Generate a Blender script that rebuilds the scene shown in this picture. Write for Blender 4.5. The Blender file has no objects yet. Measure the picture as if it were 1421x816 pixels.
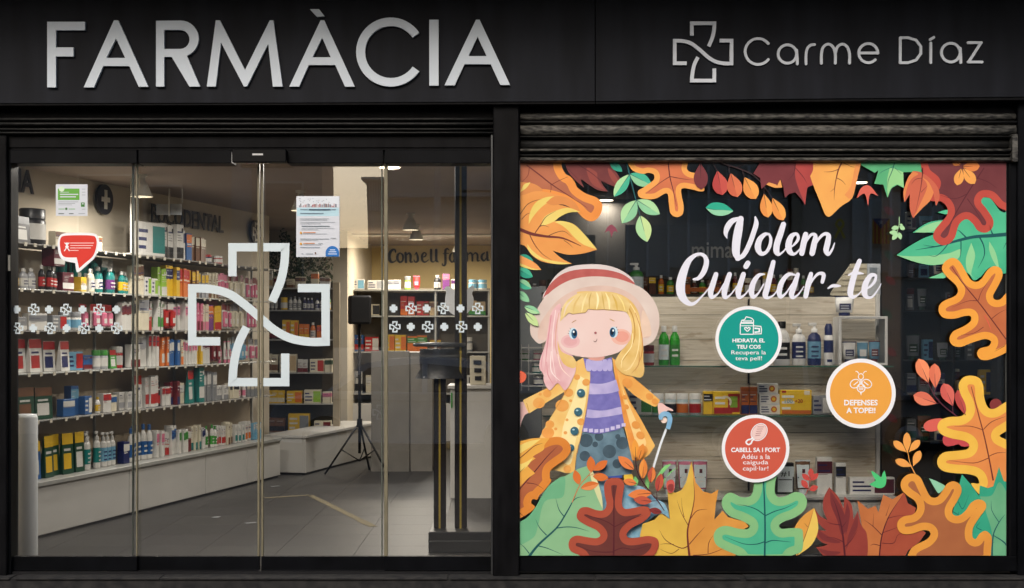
import bpy, bmesh, math, random
import numpy as np
from mathutils import Vector, Matrix
from mathutils.geometry import tessellate_polygon

SC = bpy.context.scene
COL = SC.collection
R = math.radians
random.seed(7)

# ------------------------------------------------------------------ camera, sky, sun, exposure
F = 1900.0          # focal length in photograph pixels
D = 9.5             # camera to shopfront, metres
CX, HY, CZ = 710.5, 460.0, 1.7
cam_data = bpy.data.cameras.new("camera")
cam = bpy.data.objects.new("camera", cam_data); COL.objects.link(cam)
cam.location = (0, -D, CZ); cam.rotation_euler = (R(90), 0, 0)
cam_data.sensor_width = 36; cam_data.lens = F / 1421 * 36
cam_data.shift_y = (HY - 408) / 1421
cam_data.clip_start = 0.1; cam_data.clip_end = 2000
SC.camera = cam

SUN_AZ = 194; SUN_EL = 34     # degrees; the sun stands behind the camera, to the left
LAMP_K = 1.05                  # strength of all shop lamps
world = bpy.data.worlds.new("World"); SC.world = world; world.use_nodes = True
wn = world.node_tree.nodes; wl = world.node_tree.links
sky = wn.new("ShaderNodeTexSky"); sky.sky_type = 'NISHITA'; sky.sun_disc = False
sky.sun_elevation = R(34); sky.sun_rotation = R(SUN_AZ); sky.air_density = 1.0; sky.dust_density = 4.0; sky.ozone_density = 1.0
wn["Background"].inputs[1].default_value = 0.15
wl.new(sky.outputs[0], wn["Background"].inputs[0])
sun_d = bpy.data.lights.new("sun", 'SUN'); sun_d.energy = 1.25; sun_d.angle = R(24); sun_d.color = (1, .96, .9)
sun = bpy.data.objects.new("sun", sun_d); COL.objects.link(sun)
sun.rotation_euler = Vector((-math.sin(R(SUN_AZ)) * math.cos(R(SUN_EL)), -math.cos(R(SUN_AZ)) * math.cos(R(SUN_EL)), -math.sin(R(SUN_EL)))).to_track_quat('-Z', 'Y').to_euler()
SC.view_settings.view_transform = 'Standard'; SC.view_settings.look = 'None'
SC.view_settings.gamma = 1; SC.view_settings.use_curve_mapping = False
SC.view_settings.exposure = .18
SC.cycles.max_bounces = 8; SC.cycles.transparent_max_bounces = 24
SC.cycles.diffuse_bounces = 4; SC.cycles.glossy_bounces = 3
SC.cycles.caustics_reflective = False; SC.cycles.caustics_refractive = False
SC.cycles.use_denoising = True

def P(px, py, d):
    return Vector(((px - CX) * d / F, d - D, CZ - (py - HY) * d / F))

# ------------------------------------------------------------------ materials
def lin(c):
    return tuple((v / 255 / 12.92 if v / 255 <= .04045 else ((v / 255 + .055) / 1.055) ** 2.4) for v in c)
MATS = {}
def mat(rgb, rough=.5, metal=0, var=.08, scale=6, spec=.4, rgb2=None, coord='Object', stretch=(1, 1, 1), bump=0, emit=0, contrast=(.35, .65), detail=4):
    key = (tuple(rgb), rough, metal, var, scale, spec, tuple(rgb2) if rgb2 else None, stretch, bump, emit, contrast, detail)
    if key in MATS: return MATS[key]
    m = bpy.data.materials.new("surface"); m.use_nodes = True
    nt = m.node_tree; n = nt.nodes; l = nt.links
    b = n["Principled BSDF"]
    b.inputs["Roughness"].default_value = rough; b.inputs["Metallic"].default_value = metal
    b.inputs["Specular IOR Level"].default_value = spec
    a = lin(rgb)
    if rgb2: c1, c2 = a, lin(rgb2)
    else: c1 = tuple(min(1, v * (1 - var)) for v in a); c2 = tuple(min(1, v * (1 + var)) for v in a)
    tc = n.new("ShaderNodeTexCoord"); mp = n.new("ShaderNodeMapping"); mp.inputs["Scale"].default_value = stretch
    nz = n.new("ShaderNodeTexNoise"); nz.inputs["Scale"].default_value = scale; nz.inputs["Detail"].default_value = detail
    cr = n.new("ShaderNodeValToRGB")
    cr.color_ramp.elements[0].position = contrast[0]; cr.color_ramp.elements[0].color = (*c1, 1)
    cr.color_ramp.elements[1].position = contrast[1]; cr.color_ramp.elements[1].color = (*c2, 1)
    l.new(tc.outputs[coord], mp.inputs[0]); l.new(mp.outputs[0], nz.inputs["Vector"]); l.new(nz.outputs["Fac"], cr.inputs[0])
    l.new(cr.outputs[0], b.inputs["Base Color"])
    if bump:
        bp = n.new("ShaderNodeBump"); bp.inputs["Strength"].default_value = bump; bp.inputs["Distance"].default_value = .01
        l.new(nz.outputs["Fac"], bp.inputs["Height"]); l.new(bp.outputs[0], b.inputs["Normal"])
    if emit:
        b.inputs["Emission Color"].default_value = (*a, 1); b.inputs["Emission Strength"].default_value = emit
    MATS[key] = m
    return m
def glass_mat(fac, tint=(1, 1, 1), rough=0.0):
    m = bpy.data.materials.new("glass"); m.use_nodes = True
    nt = m.node_tree; n = nt.nodes; l = nt.links; n.remove(n["Principled BSDF"])
    t = n.new("ShaderNodeBsdfTransparent"); t.inputs[0].default_value = (*tint, 1)
    g = n.new("ShaderNodeBsdfGlossy"); g.inputs["Roughness"].default_value = rough; g.inputs["Color"].default_value = (1, 1, 1, 1)
    fr = n.new("ShaderNodeFresnel"); fr.inputs[0].default_value = 1.5
    ad = n.new("ShaderNodeMath"); ad.operation = 'MULTIPLY'; ad.inputs[1].default_value = fac
    mx = n.new("ShaderNodeMixShader")
    # slight waviness of the pane
    tc = n.new("ShaderNodeTexCoord"); nz = n.new("ShaderNodeTexNoise"); nz.inputs["Scale"].default_value = .9; nz.inputs["Detail"].default_value = 1
    bp = n.new("ShaderNodeBump"); bp.inputs["Strength"].default_value = .05; bp.inputs["Distance"].default_value = .02
    l.new(tc.outputs["Object"], nz.inputs["Vector"]); l.new(nz.outputs["Fac"], bp.inputs["Height"]); l.new(bp.outputs[0], g.inputs["Normal"])
    l.new(fr.outputs[0], ad.inputs[0]); l.new(ad.outputs[0], mx.inputs[0]); l.new(t.outputs[0], mx.inputs[1]); l.new(g.outputs[0], mx.inputs[2])
    l.new(mx.outputs[0], n["Material Output"].inputs[0])
    return m

# ------------------------------------------------------------------ object helpers
def tag(o, label=None, cat=None, group=None, kind=None):
    if label: o['label'] = label
    if cat: o['category'] = cat
    if group: o['group'] = group
    if kind: o['kind'] = kind
    return o
def empty(name, loc, rz=0, label=None, cat=None, group=None):
    o = bpy.data.objects.new(name, None); COL.objects.link(o); o.empty_display_size = .05
    o.location = loc; o.rotation_euler = (0, 0, rz)
    return tag(o, label, cat, group)
class MB:
    """collects faces with materials, becomes ONE mesh object"""
    def __init__(s): s.v = []; s.f = []; s.mi = []; s.m = []; s.sm = []
    def slot(s, m):
        if m not in s.m: s.m.append(m)
        return s.m.index(m)
    def add(s, vs, fs, m, smooth=False):
        o = len(s.v); k = s.slot(m); s.v += [tuple(v) for v in vs]
        for f in fs: s.f.append([i + o for i in f]); s.mi.append(k); s.sm.append(smooth)
        return s
    def box(s, x0, x1, y0, y1, z0, z1, m, bev=0):
        if bev <= 0:
            vs = [(x, y, z) for z in (z0, z1) for y in (y0, y1) for x in (x0, x1)]
            return s.add(vs, [(0, 2, 3, 1), (4, 5, 7, 6), (0, 1, 5, 4), (2, 6, 7, 3), (0, 4, 6, 2), (1, 3, 7, 5)], m)
        b = bev  # chamfered vertical edges and top/bottom rims
        def ring(z, i): return [(x0 + b + i, y0 + i, z), (x1 - b - i, y0 + i, z), (x1 - i, y0 + b + i, z), (x1 - i, y1 - b - i, z), (x1 - b - i, y1 - i, z), (x0 + b + i, y1 - i, z), (x0 + i, y1 - b - i, z), (x0 + i, y0 + b + i, z)]
        vs = ring(z0, b * .7) + ring(z0 + b, 0) + ring(z1 - b, 0) + ring(z1, b * .7)
        fs = [tuple(range(7, -1, -1)), tuple(range(24, 32))]
        for r in range(3):
            for i in range(8): j = (i + 1) % 8; fs.append((r * 8 + i, r * 8 + j, r * 8 + 8 + j, r * 8 + 8 + i))
        return s.add(vs, fs, m)
    def lathe(s, prof, m, seg=14, sx=1, sy=1, cx=0, cy=0, smooth=True, cap=True):
        vs = []; fs = []
        for r, z in prof:
            for i in range(seg): a = 2 * math.pi * i / seg; vs.append((cx + r * sx * math.cos(a), cy + r * sy * math.sin(a), z))
        for k in range(len(prof) - 1):
            for i in range(seg): j = (i + 1) % seg; fs.append((k * seg + i, k * seg + j, (k + 1) * seg + j, (k + 1) * seg + i))
        s.add(vs, fs, m, smooth)
        if cap:
            s.add(vs[:seg], [tuple(range(seg - 1, -1, -1))], m); s.add(vs[-seg:], [tuple(range(seg))], m)
        return s
    def tube(s, pts, r, m, seg=6):
        pts = [Vector(p) for p in pts]; vs = []; fs = []
        for i, p in enumerate(pts):
            t = (pts[min(i + 1, len(pts) - 1)] - pts[max(i - 1, 0)]).normalized()
            u = t.orthogonal().normalized() if i == 0 else (u - t * u.dot(t)).normalized()
            w = t.cross(u)
            for k in range(seg): a = 2 * math.pi * k / seg; vs.append(p + (u * math.cos(a) + w * math.sin(a)) * r)
        for i in range(len(pts) - 1):
            for k in range(seg): j = (k + 1) % seg; fs.append((i * seg + k, i * seg + j, (i + 1) * seg + j, (i + 1) * seg + k))
        fs.append(tuple(range(seg - 1, -1, -1))); fs.append(tuple((len(pts) - 1) * seg + k for k in range(seg)))
        return s.add(vs, fs, m, True)
    def mesh(s, name):
        me = bpy.data.meshes.new(name); me.from_pydata(s.v, [], s.f)
        for m in s.m: me.materials.append(m)
        me.polygons.foreach_set("material_index", s.mi); me.polygons.foreach_set("use_smooth", s.sm); me.update()
        return me
    def build(s, name, parent=None, loc=(0, 0, 0), rz=0, label=None, cat=None, group=None, kind=None):
        o = bpy.data.objects.new(name, s.mesh(name)); COL.objects.link(o)
        o.location = loc; o.rotation_euler = (0, 0, rz)
        if parent: o.parent = parent
        return tag(o, label, cat, group, kind)
def box(name, x0, x1, y0, y1, z0, z1, m, parent=None, bev=0, **k):
    return MB().box(x0, x1, y0, y1, z0, z1, m, bev).build(name, parent, **k)
def boxpx(name, px0, px1, py0, py1, d0, d1, m, parent=None, bev=0, **k):
    """a box whose FRONT face (distance d0) spans these photograph pixels"""
    a = P(px0, py1, d0); b = P(px1, py0, d0)
    return box(name, a.x, b.x, d0 - D, d1 - D, a.z, b.z, m, parent, bev, **k)

# ------------------------------------------------------------------ flat shapes (outlines in photograph pixels)
def T(ox, oy, s):
    return lambda pts: [(ox + p[0] / s, oy + p[1] / s) + tuple((q / s if isinstance(q, (int, float)) and not isinstance(q, bool) else q) for q in p[2:]) for p in pts]
def smooth(pts, closed=True, n=5):
    """Catmull-Rom; a point with a trailing 'c' is a corner"""
    N = len(pts); out = []
    corner = [len(p) > 2 and p[-1] == 'c' for p in pts]
    dim = 3 if (len(pts[0]) > 2 and not isinstance(pts[0][2], str)) else 2
    A = [np.array(p[:dim], float) for p in pts]
    rng = range(N) if closed else range(N - 1)
    for i in rng:
        p1, p2 = A[i], A[(i + 1) % N]
        p0 = A[i - 1] if (closed or i > 0) else p1
        p3 = A[(i + 2) % N] if (closed or i + 2 < N) else p2
        if corner[i]: p0 = p1 - (p2 - p1)*.5
        if corner[(i + 1) % N]: p3 = p2 + (p2 - p1)*.5
        m1 = (p2 - p0) / 2; m2 = (p3 - p1) / 2
        L = np.linalg.norm((p2 - p1)[:2]); 
        for m_ in (m1, m2):
            lm = np.linalg.norm(m_[:2])
            if lm > L * 1.1: m_ *= L * 1.1 / lm
        for k in range(n):
            t = k / n
            out.append(tuple((2*t**3-3*t*t+1)*p1 + (t**3-2*t*t+t)*m1 + (-2*t**3+3*t*t)*p2 + (t**3-t*t)*m2))
    if not closed: out.append(tuple(A[-1]))
    return out
def ell(cx, cy, rx, ry=None, n=28, a=0):
    ry = ry or rx; c, s = math.cos(R(a)), math.sin(R(a)); o = []
    for i in range(n):
        t = 2 * math.pi * i / n; x, y = rx * math.cos(t), ry * math.sin(t); o.append((cx + x * c - y * s, cy + x * s + y * c))
    return o
def tess(loops):
    vs = [p for lp in loops for p in lp]
    tr = tessellate_polygon([[Vector((p[0], p[1], 0)) for p in lp] for lp in loops])
    return [(p[0], p[1]) for p in vs], [tuple(t) for t in tr]
def ribbon(pts, w):
    """mitred open band of constant or per-point width -> (verts, quads)"""
    Q = [np.array(p[:2], float) for p in pts]; n = len(Q); vs = []
    ws = [w if not isinstance(w, (list, tuple)) else w[i] for i in range(n)] if not (len(pts[0]) > 2) else [p[2] for p in pts]
    for i in range(n):
        a = Q[i] - Q[i - 1] if i else Q[1] - Q[0]; b = Q[i + 1] - Q[i] if i < n - 1 else Q[-1] - Q[-2]
        a = a / (np.linalg.norm(a) + 1e-9); b = b / (np.linalg.norm(b) + 1e-9)
        t = a + b; t = t / (np.linalg.norm(t) + 1e-9); nn = np.array([-t[1], t[0]]); k = max(.35, abs(nn @ np.array([-a[1], a[0]])))
        o = nn * ws[i] / 2 / k; vs += [tuple(Q[i] + o), tuple(Q[i] - o)]
    return vs, [(2 * i, 2 * i + 1, 2 * i + 3, 2 * i + 2) for i in range(n - 1)]
def join2(*gs):
    vs = []; fs = []
    for v, f in gs:
        o = len(vs); vs += v; fs += [tuple(i + o for i in q) for q in f]
    return vs, fs
def fld(polys=None, caps=None, step=.6, band=16):
    xs = []; ys = []
    for lp in polys or []: xs += [p[0] for p in lp]; ys += [p[1] for p in lp]
    for c in caps or []: r = max(c[2], c[5]); xs += [c[0] - r, c[3] - r, c[0] + r, c[3] + r]; ys += [c[1] - r, c[4] - r, c[1] + r, c[4] + r]
    x0, x1, y0, y1 = min(xs) - 2 * step, max(xs) + 2 * step, min(ys) - 2 * step, max(ys) + 2 * step
    nx, ny = int((x1 - x0) / step) + 2, int((y1 - y0) / step) + 2
    gx = x0 + np.arange(nx) * step; gy = y0 + np.arange(ny) * step
    Fd = np.full((ny, nx), float(band)); inside = np.zeros((ny, nx), bool)
    def win(ax, ay, bx, by, r):
        i0 = max(0, int((min(ax, bx) - r - x0) / step)); i1 = min(nx, int((max(ax, bx) + r - x0) / step) + 2)
        j0 = max(0, int((min(ay, by) - r - y0) / step)); j1 = min(ny, int((max(ay, by) + r - y0) / step) + 2)
        return i0, i1, j0, j1
    for lp in polys or []:
        for k in range(len(lp)):
            ax, ay = lp[k - 1][:2]; bx, by = lp[k][:2]
            if ay != by:
                j = (gy > min(ay, by)) & (gy <= max(ay, by))
                if j.any():
                    xi = ax + (gy[j] - ay) / (by - ay) * (bx - ax); inside[j] ^= gx[None, :] < xi[:, None]
            i0, i1, j0, j1 = win(ax, ay, bx, by, band)
            X, Y = np.meshgrid(gx[i0:i1], gy[j0:j1]); dx, dy = bx - ax, by - ay; L = dx * dx + dy * dy + 1e-12
            t = np.clip(((X - ax) * dx + (Y - ay) * dy) / L, 0, 1)
            Fd[j0:j1, i0:i1] = np.minimum(Fd[j0:j1, i0:i1], np.hypot(X - ax - t * dx, Y - ay - t * dy))
    if polys: Fd = np.where(inside, -Fd, Fd)
    for ax, ay, ra, bx, by, rb in caps or []:
        i0, i1, j0, j1 = win(ax, ay, bx, by, max(ra, rb) + 3 * step)
        X, Y = np.meshgrid(gx[i0:i1], gy[j0:j1]); dx, dy = bx - ax, by - ay; L = dx * dx + dy * dy + 1e-12
        t = np.clip(((X - ax) * dx + (Y - ay) * dy) / L, 0, 1)
        Fd[j0:j1, i0:i1] = np.minimum(Fd[j0:j1, i0:i1], np.hypot(X - ax - t * dx, Y - ay - t * dy) - (ra + t * (rb - ra)))
    return Fd, x0, y0, step
def march(fd, lev=0.0):
    Fd, x0, y0, st = fd; G = Fd - lev; I = G < 0
    c = I[:-1, :-1].astype(int) + I[:-1, 1:] + I[1:, 1:] + I[1:, :-1]
    vs = []; fs = []; rim = []
    for j in range(c.shape[0]):
        row = c[j]; k = 0; idx = np.nonzero(row)[0]
        if len(idx) == 0: continue
        full = row == 4
        run = None
        for i in range(idx[0], idx[-1] + 2):
            f = i < len(row) and full[i]
            if f:
                if run is None: run = i
            elif run is not None:
                o = len(vs); X0, X1, Y0, Y1 = x0 + run * st, x0 + i * st, y0 + j * st, y0 + (j + 1) * st
                vs += [(X0, Y0), (X1, Y0), (X1, Y1), (X0, Y1)]; fs.append((o, o + 1, o + 2, o + 3)); run = None
            if i < len(row) and 0 < row[i] < 4:
                cs = [(i, j), (i + 1, j), (i + 1, j + 1), (i, j + 1)]; poly = []; ent = []
                for q in range(4):
                    (ia, ja), (ib, jb) = cs[q], cs[(q + 1) % 4]; ga, gb = G[ja, ia], G[jb, ib]
                    if ga < 0: poly.append((x0 + ia * st, y0 + ja * st))
                    if (ga < 0) != (gb < 0):
                        t = ga / (ga - gb); p = (x0 + (ia + t * (ib - ia)) * st, y0 + (ja + t * (jb - ja)) * st); poly.append(p); ent.append(p)
                if len(poly) > 2:
                    o = len(vs); vs += poly; fs.append(tuple(range(o, o + len(poly))))
                    if len(ent) == 2: rim.append((ent[0], ent[1]))
    return vs, fs, rim
def capsof(paths, n=5):
    """list of open paths of (x,y,width) -> capsules"""
    out = []
    for p in paths:
        q = smooth(p, False, n) if len(p) > 2 else [tuple(x[:3]) for x in p]
        for a, b in zip(q[:-1], q[1:]): out.append((a[0], a[1], a[2] / 2, b[0], b[1], b[2] / 2))
    return out
def almond(bx, by, tx, ty, w, drop=False, n=9):
    """leaflet outline from base to tip; returns left half, right half"""
    dx, dy = tx - bx, ty - by; L = math.hypot(dx, dy); ux, uy = dx / L, dy / L; l = []; r = []
    for i in range(n + 1):
        t = i / n
        k = (math.sin(math.pi * t) ** .8 if not drop else (math.sin(math.pi * t ** 1.25) ** .55 if t > .45 else math.sin(math.pi * t ** 1.25) ** .9))
        h = w / 2 * k; x, y = bx + dx * t, by + dy * t
        l.append((x - uy * h, y + ux * h)); r.append((x + uy * h, y - ux * h))
    return l, r
def whole(lr): return lr[0] + lr[1][::-1][1:-1]

LAY = .0001      # thickness of one printed film layer
class Flat:
    """a thing made of flat printed layers on a vertical plane at distance d"""
    def __init__(s, name, d, label, cat, group=None, clip=None, at=None):
        s.d = d; s.k = 0; s.clip = clip; s.root = None; s.name = name; s.meta = (label, cat, group); s.parts = []
    def g(s, part, geo, m, label=None):
        vs, fs = geo[:2]; s.parts.append((part, vs, fs, m, label, s.k)); s.k += 1; return s
    def p(s, part, pts, m, sm=True, label=None, n=5):
        return s.g(part, tess([smooth(pts, True, n) if sm else pts]), m, label)
    def done(s):
        allv = [v for p in s.parts for v in p[1]]
        cx = sum(v[0] for v in allv) / len(allv); cy = max(v[1] for v in allv)
        if s.clip: cx = min(max(cx, s.clip[0]), s.clip[1]); cy = min(cy, s.clip[3])
        base = P(cx, cy, s.d)
        one = len(s.parts) == 1
        root = None if one else empty(s.name, base, 0, *s.meta)
        for part, vs, fs, m, label, k in s.parts:
            bm = bmesh.new(); d = s.d - k * LAY
            bv = [bm.verts.new(P(v[0], v[1], s.d) - base + Vector((0, -k * LAY, 0))) for v in vs]
            for f in fs:
                try: fc = bm.faces.new([bv[i] for i in f])
                except ValueError: pass
            if s.clip:
                a = P(s.clip[0], s.clip[1], s.d) - base; b = P(s.clip[2] if False else s.clip[1], s.clip[3], s.d) - base
                lo = P(s.clip[0], s.clip[3], s.d) - base; hi = P(s.clip[1], s.clip[2], s.d) - base
                for co, no in ((lo, (-1, 0, 0)), (hi, (1, 0, 0)), (lo, (0, 0, -1)), (hi, (0, 0, 1))):
                    bmesh.ops.bisect_plane(bm, geom=bm.verts[:] + bm.edges[:] + bm.faces[:], plane_co=co, plane_no=no, clear_outer=True)
            bm.normal_update()
            for f in bm.faces:
                if f.normal.y > 0: f.normal_flip()
            if not bm.faces: bm.free(); continue
            me = bpy.data.meshes.new(part); bm.to_mesh(me); bm.free(); me.materials.append(m)
            o = bpy.data.objects.new(s.name if one else part, me); COL.objects.link(o)
            if one: o.location = base; tag(o, *s.meta)
            else:
                o.parent = root
                if label: o['label'] = label
        return root
def solid(name, geo, d0, th, m, parent=None, loops=None, rim=None, **k):
    """extruded flat shape standing at distance d0 (front) with thickness th"""
    vs, fs = geo[:2]; mb = MB(); base = P(sum(v[0] for v in vs) / len(vs), max(v[1] for v in vs), d0)
    off = parent.location if parent else Vector((0, 0, 0))
    fr = [P(v[0], v[1], d0) - base for v in vs]
    mb.add(fr, fs, m)
    edges = []
    if loops:
        for lp in loops: edges += [(lp[i - 1], lp[i]) for i in range(len(lp))]
    if rim: edges += rim
    for a, b in edges:
        pa, pb = P(a[0], a[1], d0) - base, P(b[0], b[1], d0) - base; o = Vector((0, th, 0)); mb.add([pa, pb, pb + o, pa + o], [(0, 1, 2, 3)], m)
    return mb.build(name, parent, loc=base - off, **k)
def text_geo(s, cx, cy, w=None, h=None, off=0.0, shear=0, space=1.0):
    """lettering fitted to a box (photograph pixels), centred on cx, cy"""
    cu = bpy.data.curves.new("lettering", 'FONT'); cu.body = s; cu.size = 1; cu.offset = off; cu.shear = shear; cu.space_character = space
    cu.resolution_u = 3; cu.align_x = 'CENTER'
    ob = bpy.data.objects.new("lettering", cu); COL.objects.link(ob)
    me = bpy.data.meshes.new_from_object(ob)
    vs = [(v.co.x, -v.co.y) for v in me.vertices]; fs = [tuple(p.vertices) for p in me.polygons]
    bpy.data.objects.remove(ob); bpy.data.meshes.remove(me)
    x0, x1 = min(v[0] for v in vs), max(v[0] for v in vs); y0, y1 = min(v[1] for v in vs), max(v[1] for v in vs)
    sx = w / (x1 - x0) if w else None; sy = h / (y1 - y0) if h else sx
    sx = sx or sy
    return [(cx + (v[0] - (x0 + x1) / 2) * sx, cy + (v[1] - (y0 + y1) / 2) * sy) for v in vs], fs
def rect(x0, x1, y0, y1): return [(x0, y0), (x1, y0), (x1, y1), (x0, y1)], [(0, 1, 2, 3)]
# ------------------------------------------------------------------ setting: outside
BLACK = mat((10, 10, 12), .5, rgb2=(19, 19, 21), scale=7, stretch=(2, 1, .6), detail=10, spec=.06)
FASCIA = mat((24, 26, 32), .55, var=.28, scale=2.2, spec=.1, stretch=(3, 1, .5), detail=8)
FRAME = mat((11, 12, 15), .45, var=.3, scale=5, spec=.06)
GRIME = mat((26, 26, 26), .6, metal=.2, rgb2=(118, 116, 110), scale=60, stretch=(.35, 1, 1), bump=.08, contrast=(.36, .86), detail=12)
GRIME2 = mat((11, 11, 11), .6, metal=.1, rgb2=(40, 40, 39), scale=60, stretch=(.35, 1, 1), bump=.08, contrast=(.4, .85), detail=12)
PAVE = mat((22, 22, 24), .85, rgb2=(46, 45, 44), scale=14, bump=.3, detail=8)
g = box('ground', -300, 300, -300, 300, -.6, -.20, mat((60, 60, 60), .95, var=.2, scale=2)); tag(g, kind='structure')
g = box('road', -60, 60, -12, -3.2, -.2, -.17, mat((50, 50, 52), .9, var=.2, scale=3)); tag(g, kind='structure')
pv = box('pavement', -60, 60, -3.2, -.16, -.2, -.10, mat((54, 52, 50), .9, var=.15, scale=2)); tag(pv, kind='structure')
pv = box('pavement', -60, 60, -16, -12, -.2, -.05, mat((54, 52, 50), .9, var=.15, scale=2)); tag(pv, kind='structure')
# raised threshold of stone slabs
th = box('threshold', -4.6, 4.6, -.15, .35, -.13, .012, PAVE); tag(th, kind='structure')
for i in range(9):
    x = -4.4 + i * 1.0 + random.uniform(-.03, .03)
    box('stone_slab', x, x + .985, -.165, -.02, -.006 + .012, .0195 + random.uniform(-.001, .001), PAVE, th, bev=.003)
# facade wall around the shop
wallm = mat((34, 33, 33), .8, var=.3, scale=4)
fw = empty('facade_wall', (0, 0, 0)); tag(fw, kind='structure')
box('wall_above', -12, 12, .0, .4, P(0, 140, 9.5).z, 9, wallm, fw)
box('wall_side', -12, P(0, 0, 9.5).x + .0, .0, .12, -.2, P(0, 140, 9.5).z, wallm, fw)
box('wall_side', P(1412, 0, 9.5).x, 12, .0, .4, -.2, P(0, 140, 9.5).z, wallm, fw)
bal = empty('overhang', (0, -.58, 4.2), 0, 'dark concrete balcony slab added out of view to shade the pharmacy sign', 'overhang')  # unseen slab, added to darken the upper part of the sign
box('slab', -7, 7, -.56, .57, .03, .25, mat((58, 56, 54), .9, var=.2), bal)
box('edge_beam', -7.02, 7.02, -.58, -.50, -.0, .027, mat((50, 48, 46), .9, var=.2), bal)

def opp(px, py, L):
    dd = D + L
    return Vector(((px - CX) * dd / F, -L, CZ - (py - HY) * dd / F))
def oppbox(name, px0, px1, py0, py1, L0, L1, m, parent, **k):
    a = opp(px0, py1, L0); b = opp(px1, py0, L0); off = parent.location
    return box(name, a.x, b.x, -L1, -L0, a.z, b.z, m, parent, **k)
stone = mat((118, 112, 102), .9, var=.12, scale=2); pale = mat((205, 203, 196), .8, var=.06); dk = mat((22, 22, 24), .25, var=.2)
b1 = empty('opposite_house', (0, 0, 0)); tag(b1, 'brown rendered house across the street, mirrored in the left doors', 'house')
box('wall', -30, opp(445, 0, 14).x, -15.5, -14, -.2, 5.6, mat((200, 178, 160), .9, var=.12, scale=2), b1)
oppbox('pilaster', 318, 345, 20, 475, 13.8, 14.02, mat((190, 190, 185), .85, var=.08), b1)
for (x0, x1, y0, y1) in ((-60, 20, 240, 400), (105, 182, 240, 345), (195, 250, 255, 352), (365, 420, 250, 400), (-300, -150, 240, 400)):
    f = oppbox('window', x0, x1, y0, y1, 13.93, 14.01, pale, b1)
    oppbox('pane', x0 + 3, x1 - 3, y0 + 3, y1 - 3, 13.9, 13.925, mat((120, 116, 110), .3), f)
for x in (-360, -240, -120, 0, 120, 240, 360):
    f = oppbox('window', x, x + 60, 60, 160, 13.93, 14.01, pale, b1); oppbox('pane', x + 4, x + 56, 64, 156, 13.9, 13.925, dk, f)
b3 = empty('corner_house', (0, 0, 0)); tag(b3, 'pale corner house with cornice and ribbed blinds far down the side street', 'house')
oppbox('wall', 508, 560, 247, 480, 40, 52, mat((150, 148, 140), .9, var=.1), b3)
oppbox('cornice', 500, 566, 243, 246.5, 39, 52, pale, b3)
for i in range(7): oppbox('blind', 511 + i * 3.4, 513 + i * 3.4, 250, 290, 39.8, 39.99, pale, b3)
b2 = empty('opposite_shop', (0, 0, 0)); tag(b2, 'grey panelled building across the street, mirrored in the display window', 'building')
box('wall', opp(534, 0, 14).x, 30, -15.5, -14.1, -.2, 5.6, mat((206, 196, 180), .9, var=.1, scale=2), b2)
pm = mat((222, 220, 208), .7, var=.06, stretch=(1, 1, 12), scale=6)
for i in range(23):
    x = 760 + i * 28.2
    if 1083 < x < 1170: continue
    oppbox('panel', x, x + 26, 268 if i % 5 else 262, 372 + (i % 3) * 6, 14.04, 14.09, pm, b2)
    oppbox('mullion', x + 25.8, x + 28.2, 230, 385, 13.9, 14.07, mat((240, 238, 232), .7, var=.03), b2)
oppbox('beam', 730, 1400, 258, 264, 13.95, 14.03, mat((150, 148, 140), .8), b2)
oppbox('column', 1096, 1112, 262, 480, 13.9, 14.05, mat((170, 160, 140), .8), b2)
oppbox('shop_front', 760, 1090, 388, 470, 14.0, 14.09, dk, b2)
for i in range(9): oppbox('upper_window', 560 + i * 95, 600 + i * 95, 40, 190, 14.0, 14.09, dk, b2)
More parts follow.
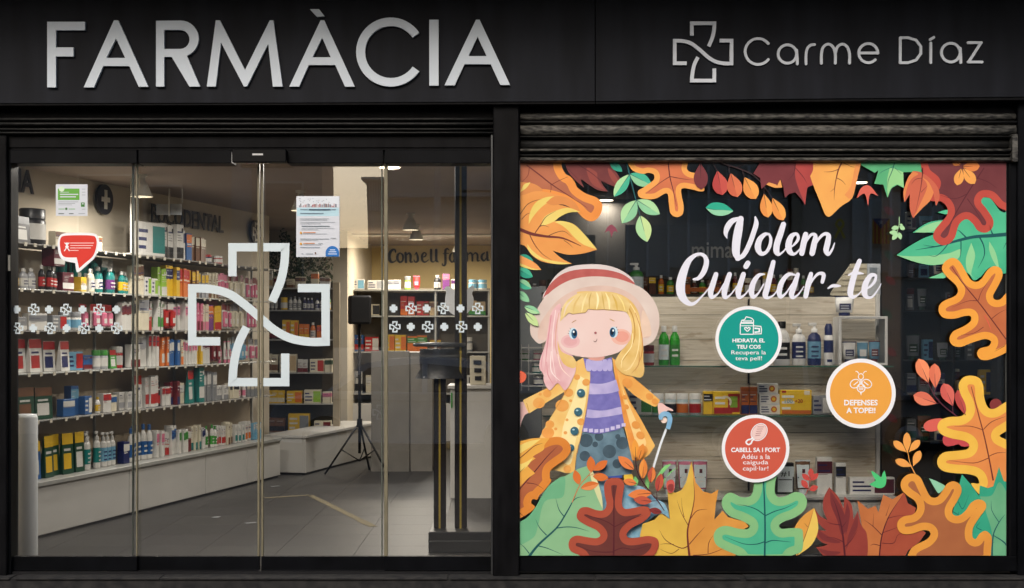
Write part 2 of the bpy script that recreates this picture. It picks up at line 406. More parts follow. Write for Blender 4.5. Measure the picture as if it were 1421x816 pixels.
# street things mirrored in the panes
lp_ = empty('street_lamp', opp(606, 617, 12.2), 0, 'pale street lamp post on the far pavement, mirrored in the right door leaf', 'street lamp'); lp_.location.z = -.05
MB().lathe([(.09, 0), (.09, .5), (.06, .55), (.05, 5.2)], pale, 14).build('post', lp_); MB().tube([(0, 0, 5.1), (.1, .3, 5.4), (.15, .8, 5.45)], .03, pale, 8).build('arm', lp_); MB().box(.08, .22, .75, 1.15, 5.38, 5.48, pale, .02).build('lantern', lp_)
oppbox('string_course', 534, 700, 266, 271, 13.9, 14.09, pale, b2); f = oppbox('window', 640, 700, 236, 262, 13.9, 14.09, pale, b2)
def car(x, y, col, label, flip=1):
    t = empty('parked_car', (x, y, -.17), 0 if flip > 0 else math.pi, label, 'car')
    pm2 = mat(col, .25, var=.02, spec=.6); gl = mat((24, 28, 32), .08, spec=.8); tyre = mat((18, 18, 18), .8); rim = mat((150, 150, 152), .3, metal=.8)
    prof = [(-2.1, .35), (-2.12, .62), (-1.98, .86), (-1.35, .95), (-.75, 1.40), (.2, 1.47), (1.1, 1.40), (1.72, 1.02), (2.02, .95), (2.1, .6), (2.05, .3), (1.75, .26), (-1.8, .26)]
    P2 = [(p[0], p[1], .86 - max(0, p[1] - .95) * .42 - (.10 if abs(p[0]) > 1.9 else 0)) for p in smooth([(a, b) for a, b in prof], True, 3) for _ in (0,)] if False else [(a, b, .86 - max(0, b - .95) * .42 - (.10 if abs(a) > 1.9 else 0)) for a, b in smooth(prof, True, 3)]
    n = len(P2); vs = [(a, -w, b) for a, b, w in P2] + [(a, w, b) for a, b, w in P2]
    tv, tf = tess([[(a, b) for a, b, w in P2]])
    mb = MB(); mb.add(vs, [(i, (i + 1) % n, (i + 1) % n + n, i + n) for i in range(n)] + [f for f in tf] + [tuple(j + n for j in reversed(f)) for f in tf], pm2); mb.build('body', t)
    for s_ in (-1, 1):
        for q_ in ([(-1.15, 1.0), (-.68, 1.34), (.1, 1.4), (.1, 1.0)], [(.18, 1.0), (.18, 1.4), (1.0, 1.34), (1.45, 1.02)]):
            mb = MB(); mb.add([(a, s_ * (.868 - max(0, b - .95) * .42), b) for a, b in q_], [(0, 1, 2, 3)], gl); mb.build('side_window', t)
        for wx_ in (-1.32, 1.32):
            o = MB(); vs = []; 
            w_ = MB().lathe([(.2, -.1), (.3, -.1), (.32, -.05), (.32, .05), (.3, .1), (.2, .1)], tyre, 22).build('wheel', t); w_.rotation_euler = (R(90), 0, 0); w_.location = (wx_, s_ * .8, .32)
            r_ = MB().lathe([(.02, .0), (.2, .03), (.21, .0), (.2, -.03), (.02, -.02)], rim, 14).build('rim', w_); r_.location = (0, 0, -s_ * .1)
        MB().box(-.02, .0, -.12, .12, -.05, .05, mat((220, 220, 215), .2)).build('headlight', t, loc=(-2.08, s_ * .55, .68))
    mb = MB(); mb.add([(-1.28, -.74, 1.0), (-1.28, .74, 1.0), (-.8, .6, 1.385), (-.8, -.6, 1.385)], [(0, 1, 2, 3)], gl); mb.build('windscreen', t)
    return t
car(-1.4, -11.0, (206, 208, 210), 'white parked car across the road, mirrored low in the doors')
car(4.4, -11.1, (150, 154, 160), 'grey parked car across the road, mirrored low in the display window', -1)
yw = oppbox('reflection_block_wall', 440, 536, 343, 482, 15.8, 16.1, mat((40, 38, 34), .95, var=.3, scale=4), b1); yw.parent = None; tag(yw, 'dark wall added to block bright reflections between the two buildings opposite', 'wall')  # added dark wall, keeps bright reflections off the loudspeaker
# flag and ribbon hung on the opposite panels
fl = empty('striped_flag', opp(1224, 338, 13.9), 0, 'yellow and red striped flag with blue triangle and star, on the panels opposite', 'flag')
def flagrect(n, x0, x1, y0, y1, m, k):
    o = oppbox(n, x0, x1, y0, y1, 13.9 - k * .005, 13.903 - k * .005, m, fl); o.location = -fl.location; return o
flagrect('cloth', 1212, 1236, 304, 338, mat((235, 180, 40), .8), 0)
for i in range(4): flagrect('red_stripe', 1214.5 + i * 5.3, 1217.2 + i * 5.3, 304.2, 338, mat((190, 40, 30), .8), 1)
tri = MB(); a = [opp(1212, 304, 13.89), opp(1236, 304, 13.89), opp(1224, 318, 13.89)]
tri.add([v - fl.location for v in a], [(0, 1, 2)], mat((50, 70, 130), .8)); tri.build('triangle', fl)
st = MB(); sp = [(1224 + (4 if i % 2 == 0 else 1.7) * math.sin(i * math.pi / 5), 309 - (4 if i % 2 == 0 else 1.7) * math.cos(i * math.pi / 5)) for i in range(10)]
vv, ff = tess([sp]); st.add([opp(v[0], v[1], 13.88) - fl.location for v in vv], ff, mat((230, 230, 230), .8)); st.build('star', fl)
rb = MB(); base = opp(1165, 332, 13.95)
pth = [(1158, 331), (1164, 320), (1170, 313), (1168, 307.5), (1165, 306), (1162, 307.5), (1160, 313), (1166, 320), (1172, 331)]
vv, ff = ribbon(smooth(pth, False, 4), 3.6)
rb.add([opp(v[0], v[1], 13.95 + i * .0015) - base for i, v in enumerate(vv)], ff, mat((225, 205, 60), .7))
rb.build('ribbon', loc=base, label='yellow awareness ribbon fixed on the panels opposite, left of the flag', cat='ribbon')

# ------------------------------------------------------------------ fascia sign boards
sb = empty('sign_board', P(413, 143, 9.35), 0, 'long black fascia board over the doors carrying the big FARMÀCIA letters', 'sign')
def slabpoly(name, pts, d0, th, m, parent): return solid(name, tess([pts]), d0, th, m, parent, loops=[pts])
slabpoly('panel', [(-120, -60), (825.3, -60), (825.3, 140.3), (400, 142.3), (-120, 143.4)], 9.35, .14, FASCIA, sb)
slabpoly('trim', [(-120, 143.6), (400, 142.6), (825.3, 140.6), (825.3, 144), (400, 145.5), (-120, 146.5)], 9.36, .13, BLACK, sb)
sb2 = empty('sign_board', P(1130, 140, 9.35), 0, 'shorter black fascia board at right with the thin Carme Díaz lettering', 'sign')
slabpoly('panel', [(826.7, -60), (1560, -60), (1560, 133.2), (1421, 134), (1060, 137.5), (826.7, 140.3)], 9.35, .14, FASCIA, sb2)
slabpoly('trim', [(826.7, 140.6), (1060, 137.8), (1421, 134.3), (1560, 133.5), (1560, 137.5), (1060, 141.5), (826.7, 144)], 9.36, .13, BLACK, sb2)

LET = mat((200, 210, 220), .45, var=.05, scale=2)
LET2 = mat((202, 208, 216), .45, var=.04, scale=2)
A1 = T(0, 0, 3.5475); A2 = T(380, 0, 3.5475)
def arc(cx, cy, r, a0, a1, n=14, ry=None):
    return [(cx + r * math.cos(R(a0 + (a1 - a0) * i / n)), cy + (ry or r) * math.sin(R(a0 + (a1 - a0) * i / n))) for i in range(n + 1)]
fascia_letters = [
 [A1([(232,107),(418,107),(418,149),(275,149),(275,233),(361,233),(361,278),(275,278),(275,430),(232,430)])],
 [A1([(561,100),(582,100),(730,427),(683,427),(636,325),(508,325),(462,430),(412,430)]), A1([(571,190),(616,285),(523,285)])],
 [A1([(768,102)] + arc(889, 190, 89, -90, 70, 14) + [(985,426),(932,426),(845,280),(808,280),(808,426),(768,426)]), A1([(808,147),(885,147)] + arc(886,194,47,-80,85,10) + [(808,241)])],
 [A1([(1018,426),(1062,100),(1083,100),(1206,345),(1328,100),(1345,100),(1391,426),(1343,426),(1320,215),(1216,425),(1200,425),(1088,210),(1062,426)])],
 [A2([(230,100),(248,100),(398,426),(350,426),(302,320),(172,320),(124,426),(76,426)]), A2([(238,185),(280,282),(190,282)])],
 [A2(arc(575, 256, 170, -34, -326, 40) + arc(577, 256, 128, -326, -34, 36))],
 [A2([(765,97),(811,97),(811,421),(765,421)])],
 [A2([(995,97),(1013,97),(1163,418),(1115,418),(1068,316),(938,316),(890,420),(840,420)]), A2([(1003,180),(1048,276),(958,276)])],
]
for i, lps in enumerate(fascia_letters):
    o = solid('letter', tess(lps), 9.322, .026, LET, sb, loops=lps)
    if i == 4:
        ac = A2([(178,45),(222,45),(250,80),(212,82)]); solid('accent', tess([ac]), 9.322, .026, LET, sb, loops=[ac])
def logo_pts(f):
    c = 'c'
    s1 = [(275,225,c),(275,82,c),(535,82,c),(531,160),(512,250),(470,350)]
    s2 = [(215,545,c),(77,545,c),(77,284,c),(170,288),(260,312),(340,368),(410,428),(480,488),(560,530),(650,547),(734,547,c),(734,283,c),(597,283,c)]
    s3 = [(535,605,c),(535,746,c),(275,746,c),(282,660),(304,560),(345,475)]
    return [f([p[:2] for p in s]) for s in (smooth(s1, False, 4), smooth(s2, False, 4), smooth(s3, False, 4))]
def logo_map(cx, cy, size):
    k = size / 697.0
    return lambda pts: [(cx + (p[0] - 405.5) * k, cy + (p[1] - 414) * k) for p in pts]
lg = join2(*[ribbon(s, 5.0) for s in logo_pts(logo_map(975.8, 72, 88.5))])
def outline_of(s, w):
    v, _ = ribbon(s, w); return v[0::2] + v[1::2][::-1]
for s in logo_pts(logo_map(975.8, 72, 83.5)):
    solid('logo_stroke', ribbon(s, 5.0), 9.33, .018, LET2, sb2, loops=[outline_of(s, 5.0)])
K = T(1025, 35, 4.06); W = 15
def letcaps(paths): return [[(p[0], p[1], W / 4.06) for p in (smooth(K(q), False, 3) if 3 < len(q) < 10 and q[0] != (911, 70) else K(q))] for q in paths]
def arcl(cx, cy, r, a0, a1, n=10, ry=None): return arc(cx, cy, r, a0, a1, n, ry)
small = [
 ('letter', [arcl(110,148,73,-38,-322,20)]),
 ('letter', [arcl(275,162,52,0,360,22), [(327,140),(331,190),(331,218)]]),
 ('letter', [[(380,218),(380,165),(388,130),(406,112),(428,109)]]),
 ('letter', [[(467,214),(467,160),(478,122),(505,106),(532,122),(545,160),(545,214)], [(545,160),(557,122),(585,106),(612,122),(625,160),(625,214)]]),
 ('letter', [[(680,156),(784,156)], arcl(731,157,54,0,-316,20)]),
 ('letter', [[(911,70),(911,211)], [(911,70),(955,70),(1000,84),(1027,120),(1027,160),(1000,196),(955,211),(911,211)]]),
 ('letter', [[(1083,100),(1083,210)]]), ('accent', [[(1080,80),(1100,68)]]),
 ('letter', [arcl(1196,154,53,0,360,22), [(1249,130),(1252,180),(1252,210)]]),
 ('letter', [[(1293,98),(1368,98)], [(1366,99),(1297,206)], [(1295,207),(1372,207)]]),
]
for nm, paths in small:
    caps = []
    for q in letcaps(paths):
        for a, b in zip(q[:-1], q[1:]): caps.append((a[0], a[1], a[2] / 2, b[0], b[1], b[2] / 2))
    v, f, rim = march(fld(caps=caps, step=.5)); solid(nm, (v, f), 9.335, .013, LET2, sb2, rim=rim)

# ------------------------------------------------------------------ shutters, header, pillar, frames
sh = empty('shutter_box', P(340, 190, 9.5), 0, 'grimy dark rolled-up shutter and guide rail above the sliding doors', 'shutter')
def sub(parent, name, px0, px1, py0, py1, d0, d1, m, bev=0):
    o = boxpx(name, px0, px1, py0, py1, d0, d1, m, parent, bev); o.location = -parent.location; return o
def slat(parent, px0, px1, y0, y1, d0, m):
    a = P(px0, y1, 9.46); b = P(px1, y0, 9.46); h = b.z - a.z; dp = 9.497 - d0; mb = MB(); n = 7; vs = []
    prof = [(9.497 - D, a.z)] + [(9.497 - D - dp * (.35 + .65 * math.sin(math.pi * (i + .4) / (n - .2)) ** .6), a.z + h * i / (n - 1)) for i in range(n)] + [(9.497 - D, b.z)]
    N = 10
    for i in range(N + 1):
        x = a.x + (b.x - a.x) * i / N; w = random.uniform(-.0012, .0012)
        vs += [(x, q[0] + (w if 0 < j < len(prof) - 1 else 0), q[1] + w * .6) for j, q in enumerate(prof)]
    L = len(prof)
    fs = [(i * L + j, (i + 1) * L + j, (i + 1) * L + j + 1, i * L + j + 1) for i in range(N) for j in range(L - 1)] + [tuple(range(L)), tuple(range(N * L + L - 1, N * L - 1, -1))]
    mb.add(vs, fs, m, True); o = mb.build('slat', parent); o.location = -parent.location
sub(sh, 'backing', -20, 684, 143, 207, 9.5, 9.6, BLACK)
for (y0, y1, d0, m) in ((163, 168, 9.45, GRIME2), (169.5, 175.5, 9.43, GRIME2), (177.5, 182, 9.44, GRIME2), (183, 187.5, 9.42, GRIME2)):
    slat(sh, -20, 684, y0, y1, d0, m)
sub(sh, 'lintel', -20, 684, 189, 205, 9.47, 9.497, BLACK, .004)
sh2 = empty('shutter_box', P(1067, 226, 9.5), 0, 'dusty grey metal shutter curtain rolled up over the illustrated display window', 'shutter')
sub(sh2, 'backing', 720, 1412, 140, 222, 9.5, 9.58, BLACK)
for (y0, y1, d0, m) in ((157, 166, 9.46, GRIME), (167.5, 172, 9.44, GRIME2), (173, 187, 9.45, GRIME), (188.5, 192, 9.43, GRIME2), (193, 205, 9.47, GRIME2), (206.5, 212, 9.42, GRIME), (213.5, 217.5, 9.44, GRIME2), (218.5, 225.5, 9.42, GRIME)):
    slat(sh2, 722, 1410, y0, y1, d0, m)
sub(sh2, 'end_plate', 1405, 1413, 186, 224, 9.41, 9.5, GRIME, .004)
for i in range(5):
    r = random.random; y = (184, 200, 202, 172, 208)[i]
pl = empty('pillar', P(702, 800, 9.5), 0, 'black clad pillar between the sliding doors and the display window', 'pillar')
sub(pl, 'cladding', 684, 720.5, 143, 800, 9.41, 9.66, BLACK, .008)
sub(pl, 'edge_trim', 681.5, 683.6, 187, 797, 9.44, 9.6, mat((70, 72, 74), .4, metal=.6), 0)
jl = empty('door_jamb', P(5, 800, 9.5), 0, 'black metal jamb at the far left of the sliding doors', 'frame')
sub(jl, 'post', -30, 9, 188, 800, 9.43, 9.62, BLACK, .006)
sub(jl, 'inner_post', 9.5, 15, 207, 800, 9.47, 9.62, FRAME, .004)
sub(jl, 'latch', 10.5, 13.5, 354, 376, 9.455, 9.469, mat((150, 148, 140), .4, metal=.5), .002)
hd = empty('door_header', P(340, 227, 9.5), 0, 'black operator housing along the top of the sliding doors', 'door header')
for x0, x1, dd in ((14, 190, 9.45), (191.5, 321, 9.47), (398, 532, 9.47), (533.5, 681, 9.45)):
    sub(hd, 'cover', x0, x1, 208, 226.5, dd, 9.64, FRAME, .004)
sub(hd, 'rail', 14, 681, 205.2, 207.8, 9.48, 9.64, BLACK)
sn = empty('motion_sensor', P(359, 225, 9.43), 0, 'black door motion sensor centred above the sliding doors', 'sensor')
sub(sn, 'housing', 322, 397, 207, 225, 9.40, 9.468, mat((9, 9, 11), .5, spec=.1), .005)
sub(sn, 'mark', 350, 365, 213, 215.4, 9.398, 9.3995, mat((190, 190, 190), .5))
GL = glass_mat(2.3, (.985, .99, .985))
EDGE = mat((116, 110, 90), .4, var=.1, scale=12)
EDGE2 = mat((92, 100, 92), .3, var=.15, scale=12)
def leaf(px0, px1, d0, label, edges):
    t = empty('glass_door', P((px0 + px1) / 2, 792, d0), 0, label, 'door')
    sub(t, 'pane', px0, px1, 226.7, 772, d0, d0 + .01, GL)
    sub(t, 'bottom_rail', px0, px1, 772.2, 792, d0 - .015, d0 + .03, FRAME, .003)
    for x0, x1, m in edges: sub(t, 'edge_strip', x0, x1, 226.8, 771.8, d0 - .008, d0 + .022, m, .002)
    return t
leaf(15.2, 190, 9.53, 'leftmost fixed glass leaf beside the black jamb', [(188.6, 190.6, EDGE)])
leaf(183.5, 360, 9.57, 'left sliding glass leaf carrying half of the big cross', [(183, 185, EDGE2), (357.2, 360, EDGE)])
leaf(362.4, 537, 9.57, 'right sliding glass leaf with the white poster and half of the big cross', [(362.6, 365.2, EDGE), (529.2, 530.6, EDGE2)])
leaf(533, 681.3, 9.53, 'rightmost fixed glass leaf beside the black pillar', [(533, 538, EDGE)])
box('floor_track', P(14, 0, 9.5).x, P(681, 0, 9.5).x, -.005, .10, .0125, .034, mat((40, 40, 42), .4, metal=.5), label='dark metal floor track below the sliding doors', cat='track')
wf = empty('window_frame', P(1067, 800, 9.5), 0, 'black metal frame and glass pane of the wide illustrated display window', 'window')
sub(wf, 'pane', 720.6, 1397, 222, 772, 9.5, 9.51, glass_mat(2.5, (.99, .993, .99)))
sub(wf, 'sill_rail', 720.6, 1412, 772.2, 793, 9.46, 9.58, FRAME, .004)
sub(wf, 'side_post', 1397.2, 1412, 222, 772, 9.47, 9.58, FRAME, .004)
sub(wf, 'bead', 1396, 1397.1, 226, 772, 9.48, 9.498, mat((110, 112, 110), .4, metal=.5))
sub(wf, 'bead', 721, 722, 226, 772, 9.48, 9.498, mat((90, 92, 92), .4, metal=.5))
sub(wf, 'bead', 722, 1396, 770.8, 772, 9.48, 9.498, mat((90, 92, 92), .4, metal=.5))
jr = empty('corner_post', P(1417, 800, 9.5), 0, 'dark post at the right end of the shopfront', 'frame')
sub(jr, 'post', 1412.5, 1470, 134, 800, 9.44, 9.6, FRAME, .006)
sub(jr, 'guide', 1400, 1403, 226, 772, 9.462, 9.469, BLACK)

# ------------------------------------------------------------------ rooms
def gx0(px, d): return (px - CX) * d / F
def wx(d, off=0): return -4.29 + off + .247 * (d - 11.15)      # oblique left wall
WALLC = mat((190, 180, 162), .85, var=.05, scale=1.5)
FLOORT = [mat(c, .45, var=.14, scale=5, detail=8) for c in ((37, 36, 36), (34, 33, 33), (41, 40, 39))]
H = 3.1
fl_ = box('floor', -6, 0, .10, 13.1, -.12, -.004, mat((70, 68, 66), .6)); tag(fl_, kind='structure')
tm = {}
for ix in range(9):
    for iy in range(21):
        x = -5.4 + ix * .6; y = .11 + iy * .6
        if x + .6 < wx(y + D) - .2: continue
        k = random.randrange(3)
        if k not in tm: tm[k] = MB().box(.0015, .5985, .0015, .5985, -.003, .006, FLOORT[k]).mesh('floor_tile')
        o = bpy.data.objects.new('floor_tile', tm[k]); COL.objects.link(o); o.parent = fl_; o.location = (x, y, 0)
CEIL = mat((160, 144, 132), .9, var=.05, scale=1)
c_ = box('ceiling', -6.5, -.01, .12, 13.1, H, H + .1, CEIL); tag(c_, kind='structure')
w_ = MB(); p0, p1 = (wx(9.62), .12), (wx(16.6), 7.1)
w_.add([(p0[0], p0[1], 0), (p1[0], p1[1], 0), (p1[0], p1[1], H), (p0[0], p0[1], H), (p0[0] - .15, p0[1], 0), (p1[0] - .15, p1[1], 0), (p1[0] - .15, p1[1], H), (p0[0] - .15, p0[1], H)],
       [(0, 1, 2, 3), (4, 7, 6, 5), (3, 2, 6, 7)], WALLC)
tag(w_.build('wall_left'), kind='structure')
BACKW = mat((214, 192, 138), .85, var=.04, scale=1.5)
tag(box('wall_back', -3, -.01, 12.8, 12.95, 0, H, BACKW), kind='structure')
tag(box('wall_front', -6.5, P(9, 0, 9.5).x - .06, .125, .2, 0, H, WALLC), kind='structure')
tag(box('spill_block_wall', -.06, .02, .17, 13, 0, H, mat((150, 140, 122), .85)), kind='structure')  # unseen wall, added to stop left-room light spilling into the display
# darker dropped soffit before the back wall
tag(box('wall_rear', -5.5, gx0(482, 19.0), 9.5, 9.6, 0, H, WALLC), kind='structure')
tag(box('wall_return', gx0(482, 19.0) - .1, gx0(482, 19.0), 9.61, 12.8, 0, H, WALLC), kind='structure')
# right-hand room behind the display
DR = mat((66, 62, 56), .85, var=.15, scale=2)
f2 = box('display_floor', .03, 4.2, .12, 5.2, -.12, .0, mat((52, 48, 44), .6)); tag(f2, kind='structure')
tag(box('display_ceiling', .03, 4.2, .12, 5.2, H, H + .1, mat((74, 68, 60), .9)), kind='structure')
tag(box('display_back_wall', .03, 4.2, 5.0, 5.15, 0, H, DR), kind='structure')
tag(box('display_side_wall', 4.0, 4.2, .12, 5.0, 0, H, DR), kind='structure')

# ------------------------------------------------------------------ lamps
LW = mat((255, 238, 210), .5, emit=6)
WHITE = mat((214, 212, 205), .5, var=.03)
def lamp_light(parent, power, size, color=(1, .93, .84), z=-.03, tilt=0):
    ld = bpy.data.lights.new('lamp_light', 'AREA'); ld.shape = 'DISK'; ld.size = size; ld.energy = power * LAMP_K; ld.color = color
    lo = bpy.data.objects.new('lamp_light', ld); COL.objects.link(lo); lo.parent = parent; lo.location = (0, 0, z); lo.rotation_euler = (tilt, 0, 0)
def disc_lamp(x, y, z, r, power, label, group=None, color=(1, .93, .84)):
    t = empty('ceiling_lamp', (x, y, z), 0, label, 'lamp', group)
    MB().lathe([(r, 0), (r * 1.05, -.012), (r * .9, -.022)], WHITE, 20).build('trim', t)
    MB().lathe([(r * .88, -.023), (r * .84, -.027)], LW, 20).build('diffuser', t)
    lamp_light(t, power, r * 1.6, color, -.035)
    return t
q = P(541, 228, 11.5); disc_lamp(q.x, 2.0, H, .10, 34, 'lit round ceiling lamp cut by the door header, right of the poster')
for i, (x, d) in enumerate(((-3.2, 10.5), (-1.4, 10.6), (-3.3, 12.2), (-2.1, 13.6), (-1.2, 16.2), (-1.25, 17.9), (-.8, 20.6))):
    y = d - D
    if d < 11.6:  # these two are out of view, added to brighten the shop interior
        disc_lamp(x, y, H, .12, 20, ('left' if i == 0 else 'right') + ' round unseen lamp added on the ceiling behind the door header')
    else:
        t = empty('spotlight', (x, y, H), 0, 'white conical ceiling spotlight, ' + ('nearest, above the left shelves', 'second from the doors, left of the cross', 'above the rear shelves', 'above the loudspeaker', 'before the back wall')[i - 2], 'spotlight')
        MB().lathe([(.03, 0), (.03, -.06), (.05, -.08), (.10, -.20), (.095, -.2)], WHITE, 16, cap=False).build('shade', t)
        MB().lathe([(.05, 0), (.05, -.018)], WHITE, 14).build('mount', t)
        MB().lathe([(.07, -.165), (.06, -.168)], LW, 14).build('bulb', t)
        lamp_light(t, 32 if d < 16 else 30, .12, (1, .93, .84), -.21)
# cove light strip over the back wall
cv = empty('cove_light', (-1.3, 10.1, 3.07), 0, 'warm strip light on the ceiling before the back wall', 'lamp')
box('housing', -1.1, 1.1, -.03, .1, -.0, .02, WHITE, cv); lamp_light(cv, 80, .8, (1, .88, .7), -.05)
for i, (px, py) in enumerate(((841, 275), (943, 286), (1192, 250))):
    dd = 1.4 * F / (HY - py); q = P(px, py, dd)
    disc_lamp(q.x, q.y, H, .085, 9, 'lit round ceiling lamp seen ' + ('beside the maroon leaf, top left of the window', 'above the script lettering, under the orange star leaf', 'behind the edge of the large yellow leaf')[i], None, (1, .93, .84))
for i, x in enumerate((.5, 1.2, 1.9, 2.6)):  # unseen fill lamps, added to brighten planks and products
    t = empty('display_fill_lamp', (x, .09, 2.975), 0, ('leftmost', 'second', 'third', 'rightmost')[i] + ' small unseen lamp added in the window head to brighten the display', 'lamp')
    MB().box(-.07, .07, -.03, .03, .0, .03, WHITE, .006).build('housing', t); MB().box(-.06, .06, -.022, .022, -.006, -.001, LW).build('diffuser', t)
    lamp_light(t, 9, .14, (1, .95, .88), -.02, R(6))
# ------------------------------------------------------------------ printed film on the display window (inside face of the pane)
WIN = (721.6, 1396.2, 221, 771)
DW = [9.4845]
def nxt(n=6): DW[0] -= n * LAY + .0001; return DW[0]
def muted(c):
    if not c: return c
    y = .3 * c[0] + .59 * c[1] + .11 * c[2]; return tuple(round(v + (y - v) * .10) for v in c)
def film(c, c2=None, scale=5, var=.05):
    c = muted(c); c2 = muted(c2); return mat(c, .45, rgb2=c2, scale=scale, var=var, spec=.25, contrast=(.3, .7), detail=2)
def leafdecal(label, layers, veins=(), cat='leaf decal', group=None, name='leaf_decal', d=None):
    """layers: list of (part, outline pts or ready loops, mat, inset)"""
    o = Flat(name, d or nxt(len(layers) + len(veins) + 1), label, cat, group, clip=WIN)
    for part, pts, m, *ins in layers:
        ins = ins[0] if ins else None
        if ins is None: o.g(part, tess([pts]), m)
        else: o.g(part, march(fld(polys=[pts], step=.9, band=18), -ins), m)
    if veins:
        for pts, m in veins: o.g('vein', ribbon(smooth(pts, False, 4) if len(pts) > 2 else pts, 2), m)
    return o.done()
T1 = T(720, 222, 5.573); T2 = T(720, 362, 5.573); T3 = T(720, 500, 5.573); T4 = T(720, 628, 5.573); T5 = T(935, 628, 5.573)
T6 = T(1145, 628, 5.573); T7 = T(1145, 490, 5.573); T8 = T(1145, 356, 5.573); T9 = T(1145, 222, 5.573); T10 = T(935, 222, 5.573)
VBR = film((115, 45, 40)); VDK = film((62, 40, 44)); VTL = film((18, 88, 92)); VMR = film((90, 30, 40))
S = lambda p: smooth(p)
def oak(label, f, pts, co, ci, inset, veins, extra=None, ins2=None, cm=None, hole=None):
    out = S(f(pts)); L = [('outer_band', out, co)]
    if cm: L.append(('middle_band', out, cm, ins2))
    L.append(('inner_blade', out, ci, inset))
    return leafdecal(label, L, veins)
def vv(f, *lists, m=VBR): return [(f(l), m) for l in lists]

# ---- upper left group
oak('orange oak leaf with rusty brown centre, top left corner of the window', T1,
    [(-120,-120,'c'),(330,-120,'c'),(330,40),(360,105),(400,130),(432,170),(455,215),(520,260),(600,290),(642,335),(642,395),(605,455),(555,474),(500,450),(450,400),(390,350),(290,310),(200,290),(100,290),(-120,300,'c')],
    film((243,152,62), (238,140,56)), film((190,108,74), (176,96,64)), 11.5,
    vv(T1, [(60,40,10),(160,115,10),(255,190,9),(400,285,6),(530,370,2)], [(255,190,5),(310,160,4),(380,130,2)], [(246,185,5),(250,215,4),(244,250,3)], [(80,62,5),(70,120,4),(25,168,3)]))
leafdecal('dark maroon feathered leaf at the top, left of the green sprig',
    [('blade', S(T1([(340,-40,'c'),(700,-40,'c'),(730,60),(770,120),(815,216,'c'),(740,208),(640,160),(655,200),(690,245,'c'),(610,232),(540,190),(480,150),(505,215,'c'),(430,150),(375,80)])), film((128,56,54), (104,42,46))),
     ('light_streak', S(T1([(525,60),(600,95),(610,150),(660,230,'c'),(590,205),(545,150)])), film((150,66,58))),
     ('light_streak', S(T1([(690,60),(740,110),(800,210,'c'),(740,180),(700,120)])), film((150,66,58)))],
    vv(T1, [(450,30,7),(560,100,5),(650,170,4),(760,208,1)], [(370,60,5),(430,120,3),(490,180,1)], m=VMR))
Y1 = film((238,214,110), (230,200,90)); O1 = film((240,160,76), (232,146,66))
leafdecal('large orange and yellow feathery leaf pointing right, upper left edge of the window',
    [('blade', S(T1([(-60,250),(60,250),(170,242),(290,268),(380,292),(440,335),(478,400,'c'),(400,402),(330,430),(272,474,'c'),(340,472),(430,500),(520,590),(606,693,'c'),(500,722),(380,732),(262,702,'c'),(330,760),(412,803,'c'),(300,806),(180,785),(100,735),(40,660),(-60,640)])), O1),
     ('yellow_streak', S(T1([(75,498,'c'),(85,410),(130,330),(210,288),(318,280,'c'),(230,325),(165,375),(110,440)])), Y1),
     ('yellow_streak', S(T1([(165,512,'c'),(200,440),(280,395),(380,370),(476,402,'c'),(400,405),(330,432),(272,476,'c'),(215,500)])), Y1),
     ('yellow_streak', S(T1([(272,478,'c'),(340,472),(430,502),(520,590),(604,692,'c'),(500,655),(430,600),(380,545),(330,505)])), Y1),
     ('yellow_streak', S(T1([(66,650,'c'),(110,705),(200,765),(408,802,'c'),(300,806),(190,780),(110,740),(70,690)])), Y1),
     ('orange_streak', S(T1([(210,330,'c'),(280,280),(380,292),(440,335),(476,400,'c'),(400,370),(330,345),(260,350)])), film((224,138,66))),
     ('yellow_streak', S(T1([(10,250,'c'),(40,190),(90,172,'c'),(60,215)])), Y1)],
    vv(T1, [(5,535,26),(100,572,24),(220,592,18),(340,605,13),(480,665,4)], [(125,565,7),(170,500,6),(210,440,4),(285,395,1)], [(85,580,7),(120,650,6),(180,725,4),(255,775,1)], [(20,460,5),(60,420,4),(90,410,1)]) +
    vv(T1, [(10,420,5),(60,350,4),(110,320,3),(175,302,1)], [(160,515,5),(190,505,4),(235,520,1)], [(225,588,5),(290,560,4),(350,552,3),(410,595,1)], [(310,345,2),(350,350,7),(395,368,1)], [(350,622,4),(390,650,3),(418,680,1)], m=VDK))
leafdecal('brown rounded leaf edge on the left border above the feathery leaf',
    [('blade', S(T1([(-60,270),(-60,175),(60,175),(130,190),(185,235),(110,245),(20,275)])), film((226,140,70)))], ())
def sprig(label, stemf, stems, leaflets, sm, group=None, name='sprig_decal', drop=False):
    o = Flat(name, nxt(len(leaflets) * 3 + len(stems)), label, 'leaf decal', group, clip=WIN)
    for s in stems: o.g('stem', ribbon(smooth(stemf(s), False, 4) if len(s) > 2 else stemf(s), 2), sm)
    for lf in leaflets:
        f, bx, by, tx, ty, w, c1, c2 = lf[:8]; (a, b) = f([(bx, by)])[0], f([(tx, ty)])[0]; w = w / 5.573
        l, r = almond(a[0], a[1], b[0], b[1], w, drop)
        if c1 is c2: o.g('leaflet', tess([whole((l, r))]), c1)
        else:
            base = join2(tess([whole((l, r))])); o.g('leaflet', base, c1)
            o.g('leaflet_shade', tess([l + [((a[0] + (b[0] - a[0]) * (1 - i / 6)), (a[1] + (b[1] - a[1]) * (1 - i / 6))) for i in range(1, 6)]]), c2)
        mx, my = a[0] + (b[0] - a[0]) * .6, a[1] + (b[1] - a[1]) * .6
        o.g('leaflet_vein', ribbon([(a[0], a[1], 1.0), (mx, my, .3)], 1), sm)
    return o.done()
G1 = film((136,206,156)); G2 = film((60,184,148)); G3 = film((168,222,160)); G4 = film((196,226,150)); G5 = film((34,160,132))
